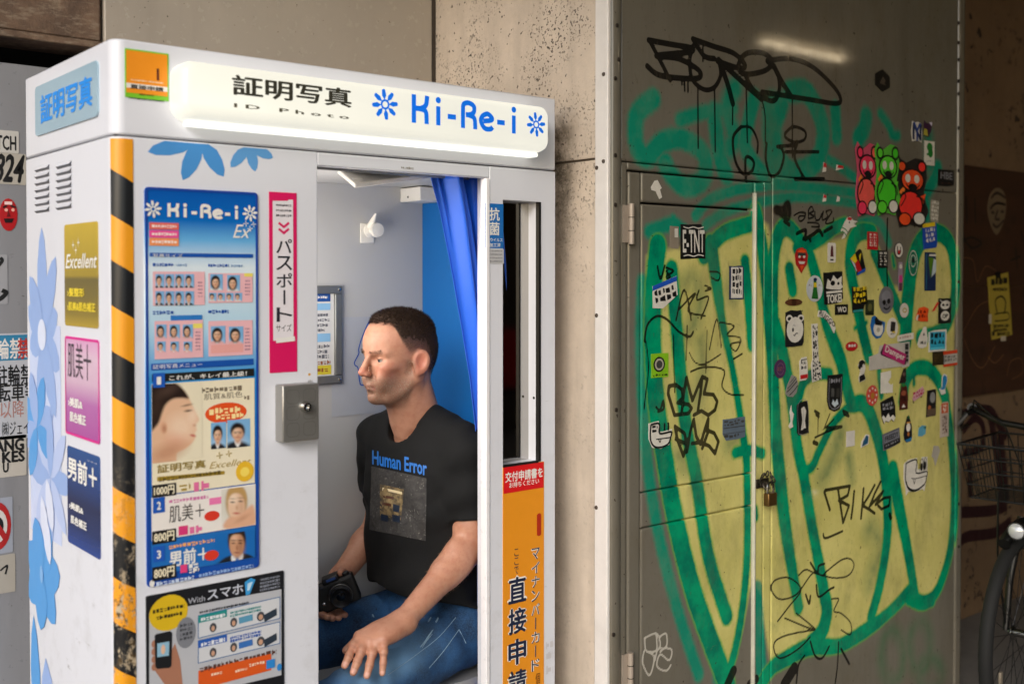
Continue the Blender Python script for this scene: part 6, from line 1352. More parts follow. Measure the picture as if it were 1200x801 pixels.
# --- the compact camera in his far hand
cmr = thing('compact_camera', 'black compact camera held by the seated man on his knee', 'camera', tuple(CC))
ca, cb = np.array([math.cos(R(-40)), math.sin(R(-40)), 0]), np.array([0, 0, 1.]); 
ca = np.array([.80, -.50, .36]); ca /= np.linalg.norm(ca); cn = np.array([-.52, -.84, -.12]); cn -= ca*(cn@ca); cn /= np.linalg.norm(cn); cb = np.cross(cn, ca); cb *= np.sign(cb[2])
bk = mat('#121213', .5, .1, bmp=.3, scale=90); bk2 = mat('#1d1d1f', .35, .3)
MB().obox(CC, ca, cn, cb, .056, .018, .036, bk).build('body', cmr, bevel=.006)
MB().obox(CC+cb*.042+ca*.0, ca, cn, cb, .022, .016, .0075, bk2).build('viewfinder_hump', cmr, bevel=.004)
MB().lathe(CC+ca*.012+cn*.017, cn, [(.031, 0), (.031, .012), (.028, .014), (.028, .026), (.025, .028), (.021, .026), (.013, .018), (.0005, .017)], bk2, 28).build('lens', cmr, smooth=True)
MB().lathe(CC+ca*.012+cn*.034, cn, [(.0125, 0), (.010, .003), (.0005, .004)], mat('#0a0c14', .05), 20).build('lens_glass', cmr, smooth=True)
rg = CC+ca*.012+cn*.031; MB().tube([rg+(ca*math.cos(a)+cb*math.sin(a))*.0295 for a in np.linspace(0, 2*math.pi, 28, endpoint=False)], .001, mat('#8a8a8c', .3, .9), 6, True).build('lens_ring', cmr, smooth=True)
MB().lathe(CC+cb*.036+ca*.040, cb, [(.009, 0), (.009, .006), (.008, .007)], bk2, 16).build('dial', cmr, smooth=True)
MB().lathe(CC-ca*.036+cn*.018-cb*.008, cn, [(.004, 0), (.004, .003), (.002, .004)], mat('#b8b8ba', .25, .8), 12).build('release_button', cmr, smooth=True)
MB().obox(CC+cb*.044+cn*.0165+ca*.002, ca, cn, cb, .012, .0006, .003, ink('#2a4c8c')).build('name_plate', cmr)
# ================================================================== STICKERS ON THE GRAFFITI WALL
COL = dict(k='#121212', w='#d6d2c8', r='#b3181c', b='#1c4fb0', y='#d8bd1a', g='#1f7a3a', G='#8fd020', c='#35b0d8', n='#1a2a50', p='#c2367e', o='#e0501c', u='#4a2c52', s='#8a8a90', t='#a8a292', m='#5a3a22', q='#2e6f8c', f='#e83a6a', h='#66e03a', v='#c8c0d8', d='#3a3a38', l='#b8c4cc')
SX = {}
def sticker(name, label, cx, cy, w_, h_, rot, shape, base, deco=(), curl=0.0, y=YG-.003):
    pl_ = SX.setdefault(y, Plane('Y', y)); c0 = pl_.uv((cx, cy)); W2 = (pl_.uv((cx+w_/2, cy))[0]-pl_.uv((cx-w_/2, cy))[0]); H2 = (pl_.uv((cx, cy-h_/2))[1]-pl_.uv((cx, cy+h_/2))[1])
    a = R(rot); ca, sa = math.cos(a), math.sin(a)
    def T(u, v): x, z_ = (u-.5)*W2, (v-.5)*H2; return (c0[0]+x*ca-z_*sa, c0[1]+x*sa+z_*ca)
    rr_ = random.Random(int(cx*17+cy*5))
    if shape == 'r':                             # cut by hand, corners worn or torn
        out = []
        for i, (a0, b0) in enumerate((((0, 0), (1, 0)), ((1, 0), (1, 1)), ((1, 1), (0, 1)), ((0, 1), (0, 0)))):
            torn = rr_.random() < .3; s0 = rr_.uniform(.05, .16) if torn else .012
            for f in ([s0] if torn else [0])+[.35, .7]+([1-rr_.uniform(.04, .1)] if rr_.random() < .3 else []):
                j = rr_.uniform(-.012, .012); out.append((a0[0]+(b0[0]-a0[0])*f+(j if a0[0] == b0[0] else 0), a0[1]+(b0[1]-a0[1])*f+(j if a0[1] == b0[1] else 0)))
    elif shape == 'e': out = [(.5+.5*math.cos(i*math.pi/12), .5+.5*math.sin(i*math.pi/12)) for i in range(24)]
    elif shape == 'R': out = rrect(0, 0, 1, 1, .12, 3)
    else: out = shape
    col = lambda c: mat(COL.get(c, c), .45, var=.2, scale=45, grime=.45)
    o = slab(pl_, [T(*q) for q in out], .0009, col(base), name)
    d_ = Dec(pl_, .0013)
    for e in deco:
        k_ = e[0]
        if k_ == 'r': d_.poly([T(*q) for q in ((e[1], e[2]), (e[3], e[2]), (e[3], e[4]), (e[1], e[4]))], col(e[5]), e[6] if len(e) > 6 else 1)
        elif k_ == 'e': d_.poly([T(e[1]+e[3]*math.cos(i*math.pi/8), e[2]+e[4]*math.sin(i*math.pi/8)) for i in range(16)], col(e[5]), e[6] if len(e) > 6 else 1)
        elif k_ == 'p': d_.poly([T(*q) for q in e[1]], col(e[2]), e[3] if len(e) > 3 else 1)
        elif k_ == 'l': d_.line([T(*q) for q in crom(e[1], 4)], e[2]*H2, col(e[3]), e[4] if len(e) > 4 else 2)
        elif k_ == 't':
            v_, f_, _ = text_mesh(e[1], e[7] if len(e) > 7 else .03, 0); d_.k += 1
            d_.add([pl_.pt(*T(e[2]+q[0]*(e[4]-e[2]), e[3]+q[1]*(e[5]-e[3])), .0013+.0011+d_.k*2e-6+q[2]) for q in v_], f_, col(e[6]))
        elif k_ == 'x':                          # scrawl of broken marks in rows
            rr = random.Random(int(cx*31+cy)); rows = e[6] if len(e) > 6 else 4
            for i in range(rows):
                u = e[1]; v1_ = e[4]-(e[4]-e[2])*i/rows; v0_ = v1_-(e[4]-e[2])/rows*.68
                while u < e[3]:
                    q = min(e[3], u+rr.uniform(.05, .2)); j1, j2 = rr.uniform(-.04, .04), rr.uniform(-.04, .04); d_.poly([T(u, v0_+j1), (T(q, v0_+j2)), T(q, v1_+j1), T(u, v1_+j2)] if rr.random() < .6 else [T(u, v0_), T(q, v0_+j2), T((u+q)/2, v1_)], col(e[5]), 1); u = q+rr.uniform(.03, .09)
    if d_.v: d_.build('print', o)
    return tag(o, label, 'sticker', 'stickers on the graffiti wall')
S = sticker; yd = YG-.0034
S('label_sticker', 'black panel with tall white letters on the steel door', 812, 283, 29, 40, 1, 'r', 'k', [('t', 'E-TNT', .07, .18, .95, .84, 'w', .02), ('l', [(.1, .93), (.3, .89), (.5, .93), (.7, .89), (.92, .93)], .03, 'w'), ('l', [(.1, .08), (.3, .11), (.5, .07), (.7, .11), (.92, .08)], .03, 'w')], y=yd)
S('paper_scrap', 'torn white paper scrap near the top of the steel door', 769, 222, 14, 22, 0, [(.35, .95), (.6, 1), (.95, .6), (.8, .5), (.98, .1), (.75, 0), (.45, .4), (.1, .45), (.05, .6)], 'w', y=yd)
S('tag_sticker', 'white name sticker with a blue upper band on the steel door', 779, 343, 32, 34, 12, [(0, .12), (.35, 0), (.95, .3), (1, .95), (.1, .85)], 'w', [('p', [(.06, .7), (.98, .78), (1, .95), (.1, .86)], 'b'), ('x', .12, .18, .9, .66, 'k', 2)], y=yd)
S('tag_sticker', 'tall white sticker with navy border and black scrawl on the steel door', 863, 331, 17, 39, 0, 'r', 'n', [('r', .1, .04, .9, .96, 'w', 1), ('x', .2, .1, .82, .92, 'k', 4)], y=yd)
S('round_emblem_sticker', 'lime green square sticker with a dark round emblem on the steel door', 773, 428, 20, 28, 0, 'r', '#7fb51e', [('e', .45, .55, .34, .32, 'k'), ('e', .45, .55, .26, .25, 't', 2), ('e', .45, .55, .18, .17, 'd', 3), ('x', .1, .05, .95, .14, 'k', 1)], y=yd)
S('cartoon_face_sticker', 'small white face shaped sticker with black outline on the steel door', 774, 509, 28, 33, 0, [(0, .95), (.42, 1), (.45, .62), (.6, .6), (.98, .66), (.98, .4), (.85, .1), (.5, 0), (.15, .08), (0, .4)], 'w', [('l', [(.08, .9), (.06, .4), (.22, .12), (.5, .06), (.8, .14), (.92, .4), (.92, .56), (.45, .55), (.42, .9), (.08, .9)], .07, 'k'), ('l', [(.3, .36), (.9, .36)], .04, 'k'), ('l', [(.4, .34), (.46, .24), (.5, .34)], .04, 'k'), ('r', .62, .62, .68, .9, 'k'), ('r', .78, .62, .84, .9, 'k'), ('x', .14, .6, .36, .85, 'k', 2)], y=yd)
S('data_label', 'grey rectangular data label on the steel door', 860, 502, 26, 25, 0, 'r', '#5c6a78', [('r', .02, .56, .98, .6, 'd'), ('r', .02, .3, .98, .33, 'd'), ('e', .88, .8, .08, .06, 'd'), ('x', .05, .66, .75, .9, 'd', 2), ('x', .05, .06, .7, .25, 'd', 1)], y=yd)
S('faded_label', 'faded grey label beside the black lettered panel on the door', 790, 278, 10, 26, 0, 'r', '#8a7f70', [('r', .5, .5, .9, .9, 'w')], y=yd)
S('bearded_face_sticker', 'red bearded face sticker with grin', 939, 305, 15, 30, 0, [(.5, 0), (.72, .2), (.92, .35), (1, .7), (.85, .93), (.5, 1), (.15, .93), (0, .7), (.08, .35), (.28, .2)], 'r', [('e', .5, .82, .34, .12, 'o'), ('r', .2, .68, .8, .8, 'd'), ('e', .32, .64, .1, .05, 'w', 2), ('e', .68, .64, .1, .05, 'w', 2), ('p', [(.24, .46), (.76, .46), (.68, .36), (.32, .36)], 'w', 2), ('p', [(.35, .3), (.65, .3), (.5, .08)], 'o', 2), ('e', .5, .55, .1, .06, '#7a0a0e', 3)])
S('bottle_sticker', 'white oval sticker with a green bottle', 954.5, 338, 19, 31, 0, 'e', '#c2c8cc', [('p', [(.3, .12), (.72, .1), (.62, .55), (.58, .8), (.42, .8), (.4, .55)], '#1f6a24'), ('r', .42, .55, .6, .72, 'y', 2), ('e', .51, .84, .11, .07, 'n', 2), ('x', .1, .55, .3, .68, 's', 1), ('x', .7, .55, .9, .68, 's', 1)])
S('monster_sticker', 'large black and white monster sticker', 976.5, 337, 22, 37, 3, 'r', 'k', [('p', [(.1, .55), (.2, .8), (.35, .7), (.5, .9), (.7, .75), (.95, .85), (.92, .6), (1, .5), (.85, .42), (.4, .45), (.1, .5)], 'w'), ('e', .45, .65, .12, .08, 'k', 2), ('e', .75, .62, .06, .05, 'k', 2), ('t', 'TOKEI', .1, .02, .9, .3, 'w', .05), ('r', .1, .33, .95, .4, 'w')])
S('figure_sticker', 'narrow white sticker with a small dark figure', 974.5, 296, 9.5, 23, 0, 'R', 'w', [('p', [(.3, .3), (.7, .3), (.62, .8), (.5, .9), (.38, .8)], '#5a2a2a'), ('r', .3, .1, .7, .18, 'k')])
S('word_sticker', 'small black rectangle with two white letters', 986, 362.5, 15, 12, 0, 'r', 'k', [('t', 'WO', .15, .22, .85, .78, 'w', .03)])
S('word_sticker', 'yellow and black layered lettering sticker', 1007.5, 350, 18, 31, 3, [(0, 0), (.7, .02), (.8, .25), (1, .3), (.95, .95), (.4, .9), (0, 1)], 'k', [('x', .08, .3, .92, .94, 'y', 3), ('r', .02, .02, .68, .1, '#2a8a8a')])
S('painting_sticker', 'tilted square sticker in red, yellow, black and blue', 1005, 307, 18, 31, 0, [(.0, .62), (.6, 1), (.75, .95), (1, .3), (.95, .15), (.45, 0), (.4, .15)], 'k', [('p', [(.0, .62), (.3, .82), (.45, .55), (.3, .45)], 'y'), ('p', [(.3, .45), (.5, .6), (.75, .2), (.5, .12), (.4, .18)], 'r', 2), ('p', [(.02, .6), (.28, .44), (.42, .15), (.38, .15)], 'l', 2), ('p', [(.75, .2), (1, .3), (.95, .15), (.45, 0), (.45, .1)], 'b', 3), ('p', [(.55, .75), (.7, .85), (.62, .5)], 'y', 2)])
S('word_sticker', 'red rectangle with columns of white characters', 1022.5, 282, 12.5, 21, 0, 'r', 'r', [('x', .2, .15, .45, .88, 'w', 5), ('x', .58, .15, .85, .88, 'w', 5)])
S('word_sticker', 'black rectangle with columns of white characters', 1034.5, 303.5, 11, 20, 0, 'r', 'k', [('x', .15, .12, .42, .9, 'w', 5), ('x', .58, .12, .88, .9, 'w', 5)])
S('letter_sticker', 'white oval sticker with black rim and a bold letter', 1053, 293, 10.5, 19, 0, 'e', 'd', [('e', .5, .5, .42, .43, 'w'), ('l', [(.32, .75), (.34, .35), (.5, .25), (.66, .38), (.66, .7)], .1, 'k'), ('r', .38, .28, .6, .5, 'r', 3)])
S('label_sticker', 'blue sticker with white squiggle and yellow top', 1089.5, 276, 16.5, 30, 6, 'r', '#1a46a8', [('r', 0, .84, .9, 1, 'y'), ('x', .2, .2, .85, .78, 'w', 3)])
S('flag_sticker', 'tall navy sticker with a green triangle', 1090, 318, 13, 45, 0, [(0, 0), (1, 0), (1, .9), (.95, 1), (0, 1)], 'n', [('p', [(.3, .88), (.75, .85), (.5, .3)], '#4f7a18'), ('p', [(.4, .95), (1, .95), (1, .9), (.35, .9)], 'w'), ('p', [(.78, .84), (1, .8), (1, .5), (.58, .35)], 'l'), ('r', .1, .04, .16, .96, '#2e6f8c')])
S('ring_sticker', 'round outline sticker of pale rings over the green arch', 1069.5, 308, 11, 31, 0, 'e', '#0b6a50', [('l', [(.5+.44*math.cos(a_), .5+.46*math.sin(a_)) for a_ in np.arange(0, 6.6, .5)], .03, 'w'), ('l', [(.5+.26*math.cos(a_), .58+.22*math.sin(a_)) for a_ in np.arange(0, 6.6, .6)], .03, 'w'), ('e', .5, .6, .14, .1, 'k', 3)])
S('figure_sticker', 'slim pink standing figure sticker', 1055, 324, 7, 34, 0, [(.2, 0), (.8, 0), (.9, .45), (.8, 1), (.2, 1), (.1, .45)], '#8f8290', [('p', [(.2, .3), (.8, .3), (.7, .55), (.3, .55)], 'p'), ('e', .5, .85, .25, .08, 'w'), ('r', .25, .02, .75, .28, '#5a3040')])
S('skull_sticker', 'grey oval skull sticker', 1038.5, 351.5, 17, 32, 0, 'e', '#6a6a70', [('e', .34, .42, .12, .1, 'k'), ('e', .64, .46, .12, .1, 'k'), ('p', [(.46, .36), (.54, .36), (.5, .28)], 'k'), ('l', [(.3, .24), (.45, .17), (.6, .19), (.75, .28)], .06, 'k'), ('e', .5, .6, .34, .26, '#7f7f86', 0)])
S('bone_sticker', 'brown bone shaped sticker', 930, 354, 20, 8, 0, 'e', '#5a3420', [('e', .25, .5, .15, .3, 'm'), ('e', .75, .5, .15, .3, 'm'), ('e', .5, .5, .14, .5, '#3a2010')])
S('bear_sticker', 'black rectangle with a white bear head', 931, 384.5, 21.5, 42, 0, 'r', '#1b1b1c', [('e', .2, .78, .18, .1, 'w'), ('e', .82, .78, .18, .1, 'w'), ('e', .2, .77, .1, .055, 'k', 2), ('e', .82, .77, .1, .055, 'k', 2), ('e', .5, .46, .46, .36, 'w', 3), ('e', .38, .46, .05, .06, 'k', 4), ('l', [(.4, .32), (.48, .3), (.52, .35), (.64, .36)], .03, 'k', 5), ('l', [(.36, .55), (.42, .6), (.5, .56)], .015, 's', 5)])
S('word_sticker', 'white curved strip with black outlined letters', 969, 374, 24, 28, -28, [(0, .55), (.3, .75), (.7, .7), (1, .45), (1, .2), (.9, .25), (.65, .42), (.35, .46), (.05, .3)], 'w', [('t', 'RUGGO', .06, .42, .92, .64, 'k', .01)])
S('strip_sticker', 'long white strip speckled with black marks', 956, 413, 12, 68, 2, [(.1, 0), (1, .03), (.95, .3), (.75, .35), (.7, 1), (.1, 1), (.15, .4), (0, .3)], 'w', [('x', .14, .02, .92, .36, 'k', 7), ('x', .2, .38, .68, .96, 'k', 8)])
S('photo_sticker', 'small dark green photo sticker', 1019, 360, 10, 18, 0, 'r', '#2c3420', [('e', .5, .5, .25, .25, '#5a5a30'), ('r', .1, .05, .9, .2, '#1a2014')])
S('letter_sticker', 'small white oval with a faint gold mark', 1059.5, 363.5, 10, 17, 0, 'e', 'w', [('l', [(.25, .5), (.5, .65), (.75, .5), (.5, .36), (.25, .5)], .08, '#b09a40')])
S('animal_sticker', 'rounded blue rimmed sticker with a black eared animal', 1028.5, 383, 17, 27, 0, [(.1, .95), (.3, 1), (.6, .8), (1, .7), (.95, .3), (.7, .03), (.4, 0), (.12, .2), (0, .6)], '#1d62a8', [('e', .52, .42, .34, .32, 'w'), ('p', [(.25, .85), (.4, .95), (.55, .78), (.8, .72), (.75, .55), (.3, .6)], 'k', 2), ('e', .5, .38, .12, .1, 't', 3)])
S('tower_sticker', 'white oval with a dark block drawing', 1045.5, 384, 13, 24, 0, 'e', 'w', [('p', [(.3, .35), (.7, .3), (.78, .78), (.35, .82)], '#2a2826'), ('p', [(.4, .3), (.75, .22), (.7, .35)], 'y'), ('x', .3, .15, .7, .25, 'k', 1)])
S('scrap_sticker', 'orange lettered scrap with a ragged edge', 1083, 368, 21, 18, 0, [(0, .2), (.2, .9), (.5, 1), (.75, .85), (.7, .5), (.72, .02), (.3, .05)], 'o', [('x', .1, .2, .66, .8, '#7a1a08', 2), ('p', [(0, .2), (.1, .5), (.16, .5), (.12, .1)], 'w')])
S('scrap_sticker', 'thin red torn scrap pointing up to the cow sticker', 1096, 359, 10, 7, 25, [(0, .2), (.8, .9), (1, .6), (.3, 0)], '#d83a2c')
S('animal_sticker', 'black and white cow like pattern sticker', 1107, 364, 15, 29, 0, 'r', '#1d1a18', [('e', .5, .72, .36, .16, 'w'), ('e', .35, .74, .1, .05, 'k', 2), ('e', .66, .74, .1, .05, 'k', 2), ('e', .5, .3, .34, .2, 'w'), ('t', 'OP', .28, .2, .72, .38, 'k', .04), ('l', [(.1, .95), (.3, .86), (.6, .9), (.9, .8)], .04, 'w')])
S('word_sticker', 'teal square with black graffiti letters and white border', 1098.5, 399, 21, 25, 0, 'r', 'w', [('r', .06, .08, .92, .92, '#2fa0c0'), ('x', .12, .25, .86, .86, 'k', 2), ('r', .1, .1, .88, .2, '#58c4dc', 2)])
S('triangle_sticker', 'white rounded triangle sticker with black print', 1081, 395.5, 12, 25, 0, [(.5, 0), (.9, .08), (1, .4), (.85, 1), (.6, 1), (.15, .5), (0, .2), (.15, .05)], 'w', [('x', .2, .14, .85, .34, 'k', 1), ('p', [(.5, .6), (.7, .6), (.6, .75)], 'k')])
S('strip_sticker', 'small white strip with one faint red line of print', 1061, 395, 19, 7.5, 4, 'r', 'w', [('x', .1, .3, .9, .7, '#b08a80', 1)])
S('paper_sheet', 'large white paper sheet stuck over the wall', 1042.5, 416, 47, 32, 0, [(0, .02), (.8, .05), (.82, 0), (1, .04), (1, .95), (.25, .88), (.22, .6), (0, .5)], '#b9b4ac', [('r', .88, .15, .97, .9, '#8f8a84'), ('x', .88, .15, .97, .9, 'k', 5)])
S('word_sticker', 'slanted magenta sticker with the white word Damper', 1048, 415, 32, 30, 0, [(0, .62), (.12, .92), (.95, .42), (.92, .05), (.25, .4), (.02, .52)], '#3a2030', [('p', [(.06, .62), (.13, .86), (.9, .4), (.88, .26)], '#b8286a', 1)], y=YG-.0052)
S('word_sticker', 'white Damper lettering on the slanted magenta sticker', 1048, 415, 27, 13, -17.5, 'r', '#b0286a', [('t', 'Damper', .06, .14, .95, .92, 'w', .02)], y=YG-.0072)
S('round_sticker', 'dark purple oval sticker', 914, 432, 13.5, 22, 0, 'e', 'u', [('l', [(.5+.3*math.cos(a_), .5+.3*math.sin(a_)) for a_ in np.arange(0, 6.6, .6)], .04, '#7a5a70'), ('x', .25, .38, .75, .62, '#8a5a50', 2)])
S('label_sticker', 'narrow white sticker with a red lower block', 941.5, 432, 9.5, 27, 3, 'r', 'w', [('r', .05, .08, .95, .26, 'r'), ('x', .2, .45, .8, .85, 'k', 2), ('r', .2, .88, .9, .92, 'k')])
S('leaf_sticker', 'grey feathered leaf shaped sticker', 927.5, 452, 15, 26, 0, [(0, .2), (.2, .6), (.5, 1), (.85, .9), (1, .6), (.9, .2), (.6, 0), (.2, .05)], '#8a8884', [('l', [(.1, .25), (.4, .4), (.9, .7)], .05, 'k'), ('l', [(.15, .4), (.5, .6), (.85, .85)], .04, 'k'), ('l', [(.3, .1), (.6, .25), (.95, .5)], .05, 'k'), ('l', [(.3, .65), (.5, .75), (.75, .92)], .03, 'd')])
S('shield_sticker', 'tall dark shield shaped sticker', 978, 460, 17.5, 44, -2, [(0, .97), (1, 1), (1, .25), (.85, .06), (.5, 0), (.15, .08), (0, .3)], '#141414', [('l', [(.1, .9), (.1, .3), (.25, .12), (.5, .07), (.8, .14), (.9, .3), (.9, .92)], .02, 's'), ('x', .2, .72, .8, .86, 's', 1), ('r', .25, .4, .45, .62, '#4a4a48'), ('r', .6, .38, .8, .62, '#34342f'), ('p', [(.3, .22), (.4, .34), (.5, .24), (.65, .34), (.75, .2), (.5, .12)], 'l')])
S('portrait_card', 'black framed card with a pale tall figure', 940.5, 489.5, 13.5, 38, 2, 'r', '#121212', [('l', [(.1, .04), (.1, .96), (.9, .97), (.9, .04), (.1, .04)], .014, 's'), ('p', [(.3, .14), (.75, .14), (.66, .4), (.8, .7), (.6, .86), (.35, .8), (.45, .45)], 'w'), ('e', .62, .14, .16, .04, 'k', 3), ('l', [(.45, .2), (.52, .5), (.5, .75)], .015, 's', 4)])
S('tape_strip', 'torn white tape beside the framed card', 927, 488, 6, 27, 0, [(.2, .0), (.9, .05), (.7, .25), (1, .6), (.6, .75), (.5, 1), (.2, .7), (.4, .3), (0, .12)], 'w')
S('portrait_sticker', 'cut out portrait sticker of a black haired head', 1010, 434.5, 10, 27, 0, [(.2, .0), (.95, .12), (.75, .4), (.9, .6), (.8, .95), (.3, 1), (0, .75), (.3, .5), (.1, .2)], 'w', [('e', .45, .82, .38, .16, 'k'), ('p', [(.2, .02), (.9, .14), (.72, .38), (.15, .28)], 'k'), ('e', .2, .7, .16, .12, 'k'), ('e', .62, .72, .14, .09, 'w', 3)])
S('flower_sticker', 'round red and white flower sticker', 1022, 463, 13.5, 24, 0, 'e', '#c2483c', [('e', .5+.34*math.cos(i*.785), .5+.34*math.sin(i*.785), .06, .06, 'w') for i in range(8)]+[('e', .5, .48, .16, .16, '#b07a2c', 3)])
S('blank_sticker', 'plain white rectangle with a peeled corner under the large sheet', 1039, 447.5, 14, 26, 0, [(0, .02), (1, 0), (1, .4), (.85, .35), (.6, .5), (.85, .7), (.85, 1), (0, .95)], 'w')
S('label_sticker', 'black sticker with white dripping lower half', 1040.5, 480, 17, 31, 3, [(0, .85), (.85, 1), (1, .6), (1, .15), (.85, .0), (.7, .12), (.5, .02), (.3, .1), (.2, 0), (.05, .3)], 'k', [('p', [(.05, .28), (.15, .34), (.3, .22), (.5, .38), (.62, .2), (.8, .28), (.98, .15), (.85, .02), (.7, .14), (.5, .04), (.3, .12), (.2, .02)], 'w'), ('x', .12, .48, .86, .78, 's', 2)])
S('figure_sticker', 'dark cloaked figure sticker under the large sheet', 1057, 440, 9, 18, 0, [(.1, 0), (1, .05), (1, 1), (.7, .95), (.3, .4)], '#2a1f1c', [('e', .7, .6, .16, .12, '#6a5048'), ('p', [(.05, .0), (.3, .4), (.2, .3)], 'w')])
S('figure_sticker', 'red brown hooded figure sticker with a green tip', 1058.5, 464, 11, 31, 0, [(.1, 0), (.95, 0), (1, .5), (.85, .85), (.6, 1), (.3, .95), (.1, .5)], '#4a1c14', [('e', .5, .92, .2, .06, 'g'), ('e', .5, .62, .26, .1, '#8a4a34'), ('p', [(.3, .08), (.7, .08), (.5, .22)], 'w'), ('x', .2, .28, .8, .5, '#22100c', 2)])
S('word_sticker', 'small pink lettered sticker', 1076, 461, 14.5, 13, 10, [(0, .3), (.2, .7), (.9, 1), (1, .5), (.8, .2), (.1, 0)], '#c2949c', [('x', .08, .2, .9, .8, '#a02848', 2)])
S('photo_sticker', 'tall photo strip of dark and grey shapes', 1091, 472, 11.5, 32, 0, [(0, 0), (1, .05), (1, .95), (.9, 1), (.1, .97)], '#1c1a1a', [('e', .62, .7, .28, .2, '#8a8a88'), ('r', .05, .02, .95, .3, '#5a4a3c'), ('e', .3, .35, .16, .08, '#a05a34')])
S('hand_sticker', 'small bright blue hand shaped sticker', 1105, 450, 9.5, 25, -8, [(.05, .25), (.35, .35), (.3, .85), (.5, 1), (.9, .95), (1, .7), (.8, .3), (.9, .1), (.4, 0)], 'w', [('p', [(.12, .26), (.4, .38), (.36, .82), (.55, .94), (.84, .88), (.92, .68), (.72, .3), (.5, .24)], '#1f7ab0')])
S('label_sticker', 'narrow orange and white vertical label', 1106.5, 491, 10, 41, 0, 'r', '#b9aca0', [('r', .12, .68, .9, .96, '#b8501c'), ('x', .3, .7, .75, .93, 'w', 3), ('x', .25, .06, .8, .62, '#5a3a34', 6)])
S('bird_sticker', 'dark penguin like bird sticker with blue feet', 1064, 502, 10.5, 31, 0, [(.1, .1), (.3, 0), (.8, .02), (.95, .2), (.9, .6), (.6, 1), (.4, .98), (.1, .6), (0, .3)], '#1a1a22', [('e', .5, .55, .24, .16, 'w'), ('p', [(.1, .1), (.3, 0), (.8, .02), (.92, .18), (.5, .12)], '#1f6a9a', 2), ('e', .5, .3, .12, .08, '#b06a2c'), ('p', [(.4, .9), (.6, .9), (.5, 1)], 'g', 2), ('r', .3, .7, .75, .76, '#c08a3c')])
S('scrap_sticker', 'torn light blue scrap', 1080.5, 504.5, 9.5, 13, 0, [(0, .1), (.1, .8), (.5, 1), (1, .9), (.9, .2), (.5, 0)], '#5aa0bc', [('p', [(.6, .8), (1, .9), (.9, .6)], '#2a6a5a')])
S('word_sticker', 'grey and black two band name sticker', 1044.5, 514, 20, 19, 8, 'r', '#5c5e68', [('r', .04, .06, .96, .36, 'k'), ('r', .06, .42, .94, .9, '#7a7c86'), ('t', 'FREEDY', .1, .5, .9, .82, 'k', .03), ('x', .12, .14, .86, .28, 's', 1)])
S('blank_sticker', 'plain white rectangle under the black shield sticker', 996.5, 513.5, 10, 18, 0, 'r', '#cfcac2')
S('scrap_sticker', 'small blue and white cut out scrap', 1013.5, 516, 10, 15, 0, [(0, 0), (.9, .2), (1, .9), (.6, 1), (.1, .5)], 'w', [('p', [(.1, .08), (.8, .26), (.88, .8), (.6, .9), (.25, .45)], '#1c5070')])
S('cartoon_face_sticker', 'large white face shaped sticker with thick black outline', 1073, 557, 28, 41, 0, [(0, .9), (.2, 1), (.55, 1), (.58, .65), (.7, .68), (.75, 1), (.98, .98), (1, .45), (.9, .15), (.86, .0), (.8, .08), (.5, .04), (.2, .1), (.1, 0), (.08, .2), (0, .5)], 'w', [('l', [(.08, .88), (.12, .92), (.52, .95), (.5, .58), (.95, .56), (.94, .4), (.85, .2), (.5, .1), (.2, .2), (.06, .45), (.08, .88)], .04, 'k'), ('l', [(.08, .4), (.2, .16), (.5, .08), (.85, .2)], .05, 'k', 3), ('l', [(.3, .46), (.5, .42), (.95, .44)], .025, 'k'), ('l', [(.38, .42), (.42, .28), (.46, .4)], .025, 'k'), ('e', .72, .72, .05, .12, 'k', 3), ('e', .86, .74, .05, .13, 'k', 3), ('l', [(.64, .6), (.66, .86), (.76, .94), (.8, .6)], .02, 'k', 4), ('l', [(.8, .6), (.82, .9), (.9, .96), (.94, .6)], .02, 'k', 5)])
S('paper_scrap', 'peeled white patch above the large face sticker', 1096, 533.5, 11, 24, 0, [(.1, .5), (.3, 1), (.8, .95), (1, .7), (.7, .3), (.5, 0), (.3, .4)], '#aaa59b')
S('word_sticker', 'small red oval sticker with white letters', 998, 405.5, 14, 11, 0, 'e', 'r', [('x', .2, .3, .8, .7, 'w', 1)])
S('badge_sticker', 'black hexagonal badge high on the steel wall', 1034, 94.5, 17, 26, 0, [(.5, 0), (1, .25), (1, .75), (.5, 1), (0, .75), (0, .25)], '#15130f', [('p', [(.3, .35), (.5, .7), (.7, .5), (.6, .4), (.75, .3)], '#4a4238')])
S('monogram_sticker', 'navy monogram letters with a white outline', 1074, 154.5, 13, 24, 0, [(.1, 0), (.4, .05), (.5, .1), (.95, 0), (1, .5), (.9, .95), (.6, 1), (.4, .95), (.1, 1), (0, .5)], 'w', [('t', 'N', .1, .1, .9, .9, 'n', .03), ('t', 'Y', .15, .05, .85, .95, '#24408a', .01)])
S('scrap_sticker', 'purple and yellow scrap beside the monogram letters', 1087, 151, 10, 19, 0, [(0, .1), (.1, 1), (.4, .8), (1, .95), (.9, .4), (.6, 0)], '#3a1c3c', [('p', [(0, .1), (.05, .5), (.4, .45), (.5, .05)], '#b0a83c'), ('p', [(.6, .9), (1, .95), (.95, .7)], 'v')])
S('animal_sticker', 'white rectangle with a green dinosaur like blob', 1089, 179.5, 12, 28, 0, 'r', 'w', [('e', .5, .75, .28, .18, '#1f7a2c'), ('e', .58, .52, .24, .2, '#1f7a2c'), ('r', .2, .4, .5, .48, '#1f7a2c', 2), ('x', .2, .12, .8, .18, 's', 1)])
S('word_sticker', 'black rectangle with three white outlined letters', 1108.5, 208.5, 18, 19, 0, 'r', 'k', [('t', 'HBE', .12, .42, .88, .85, 's', .01), ('x', .15, .12, .85, .2, 'm', 1)])
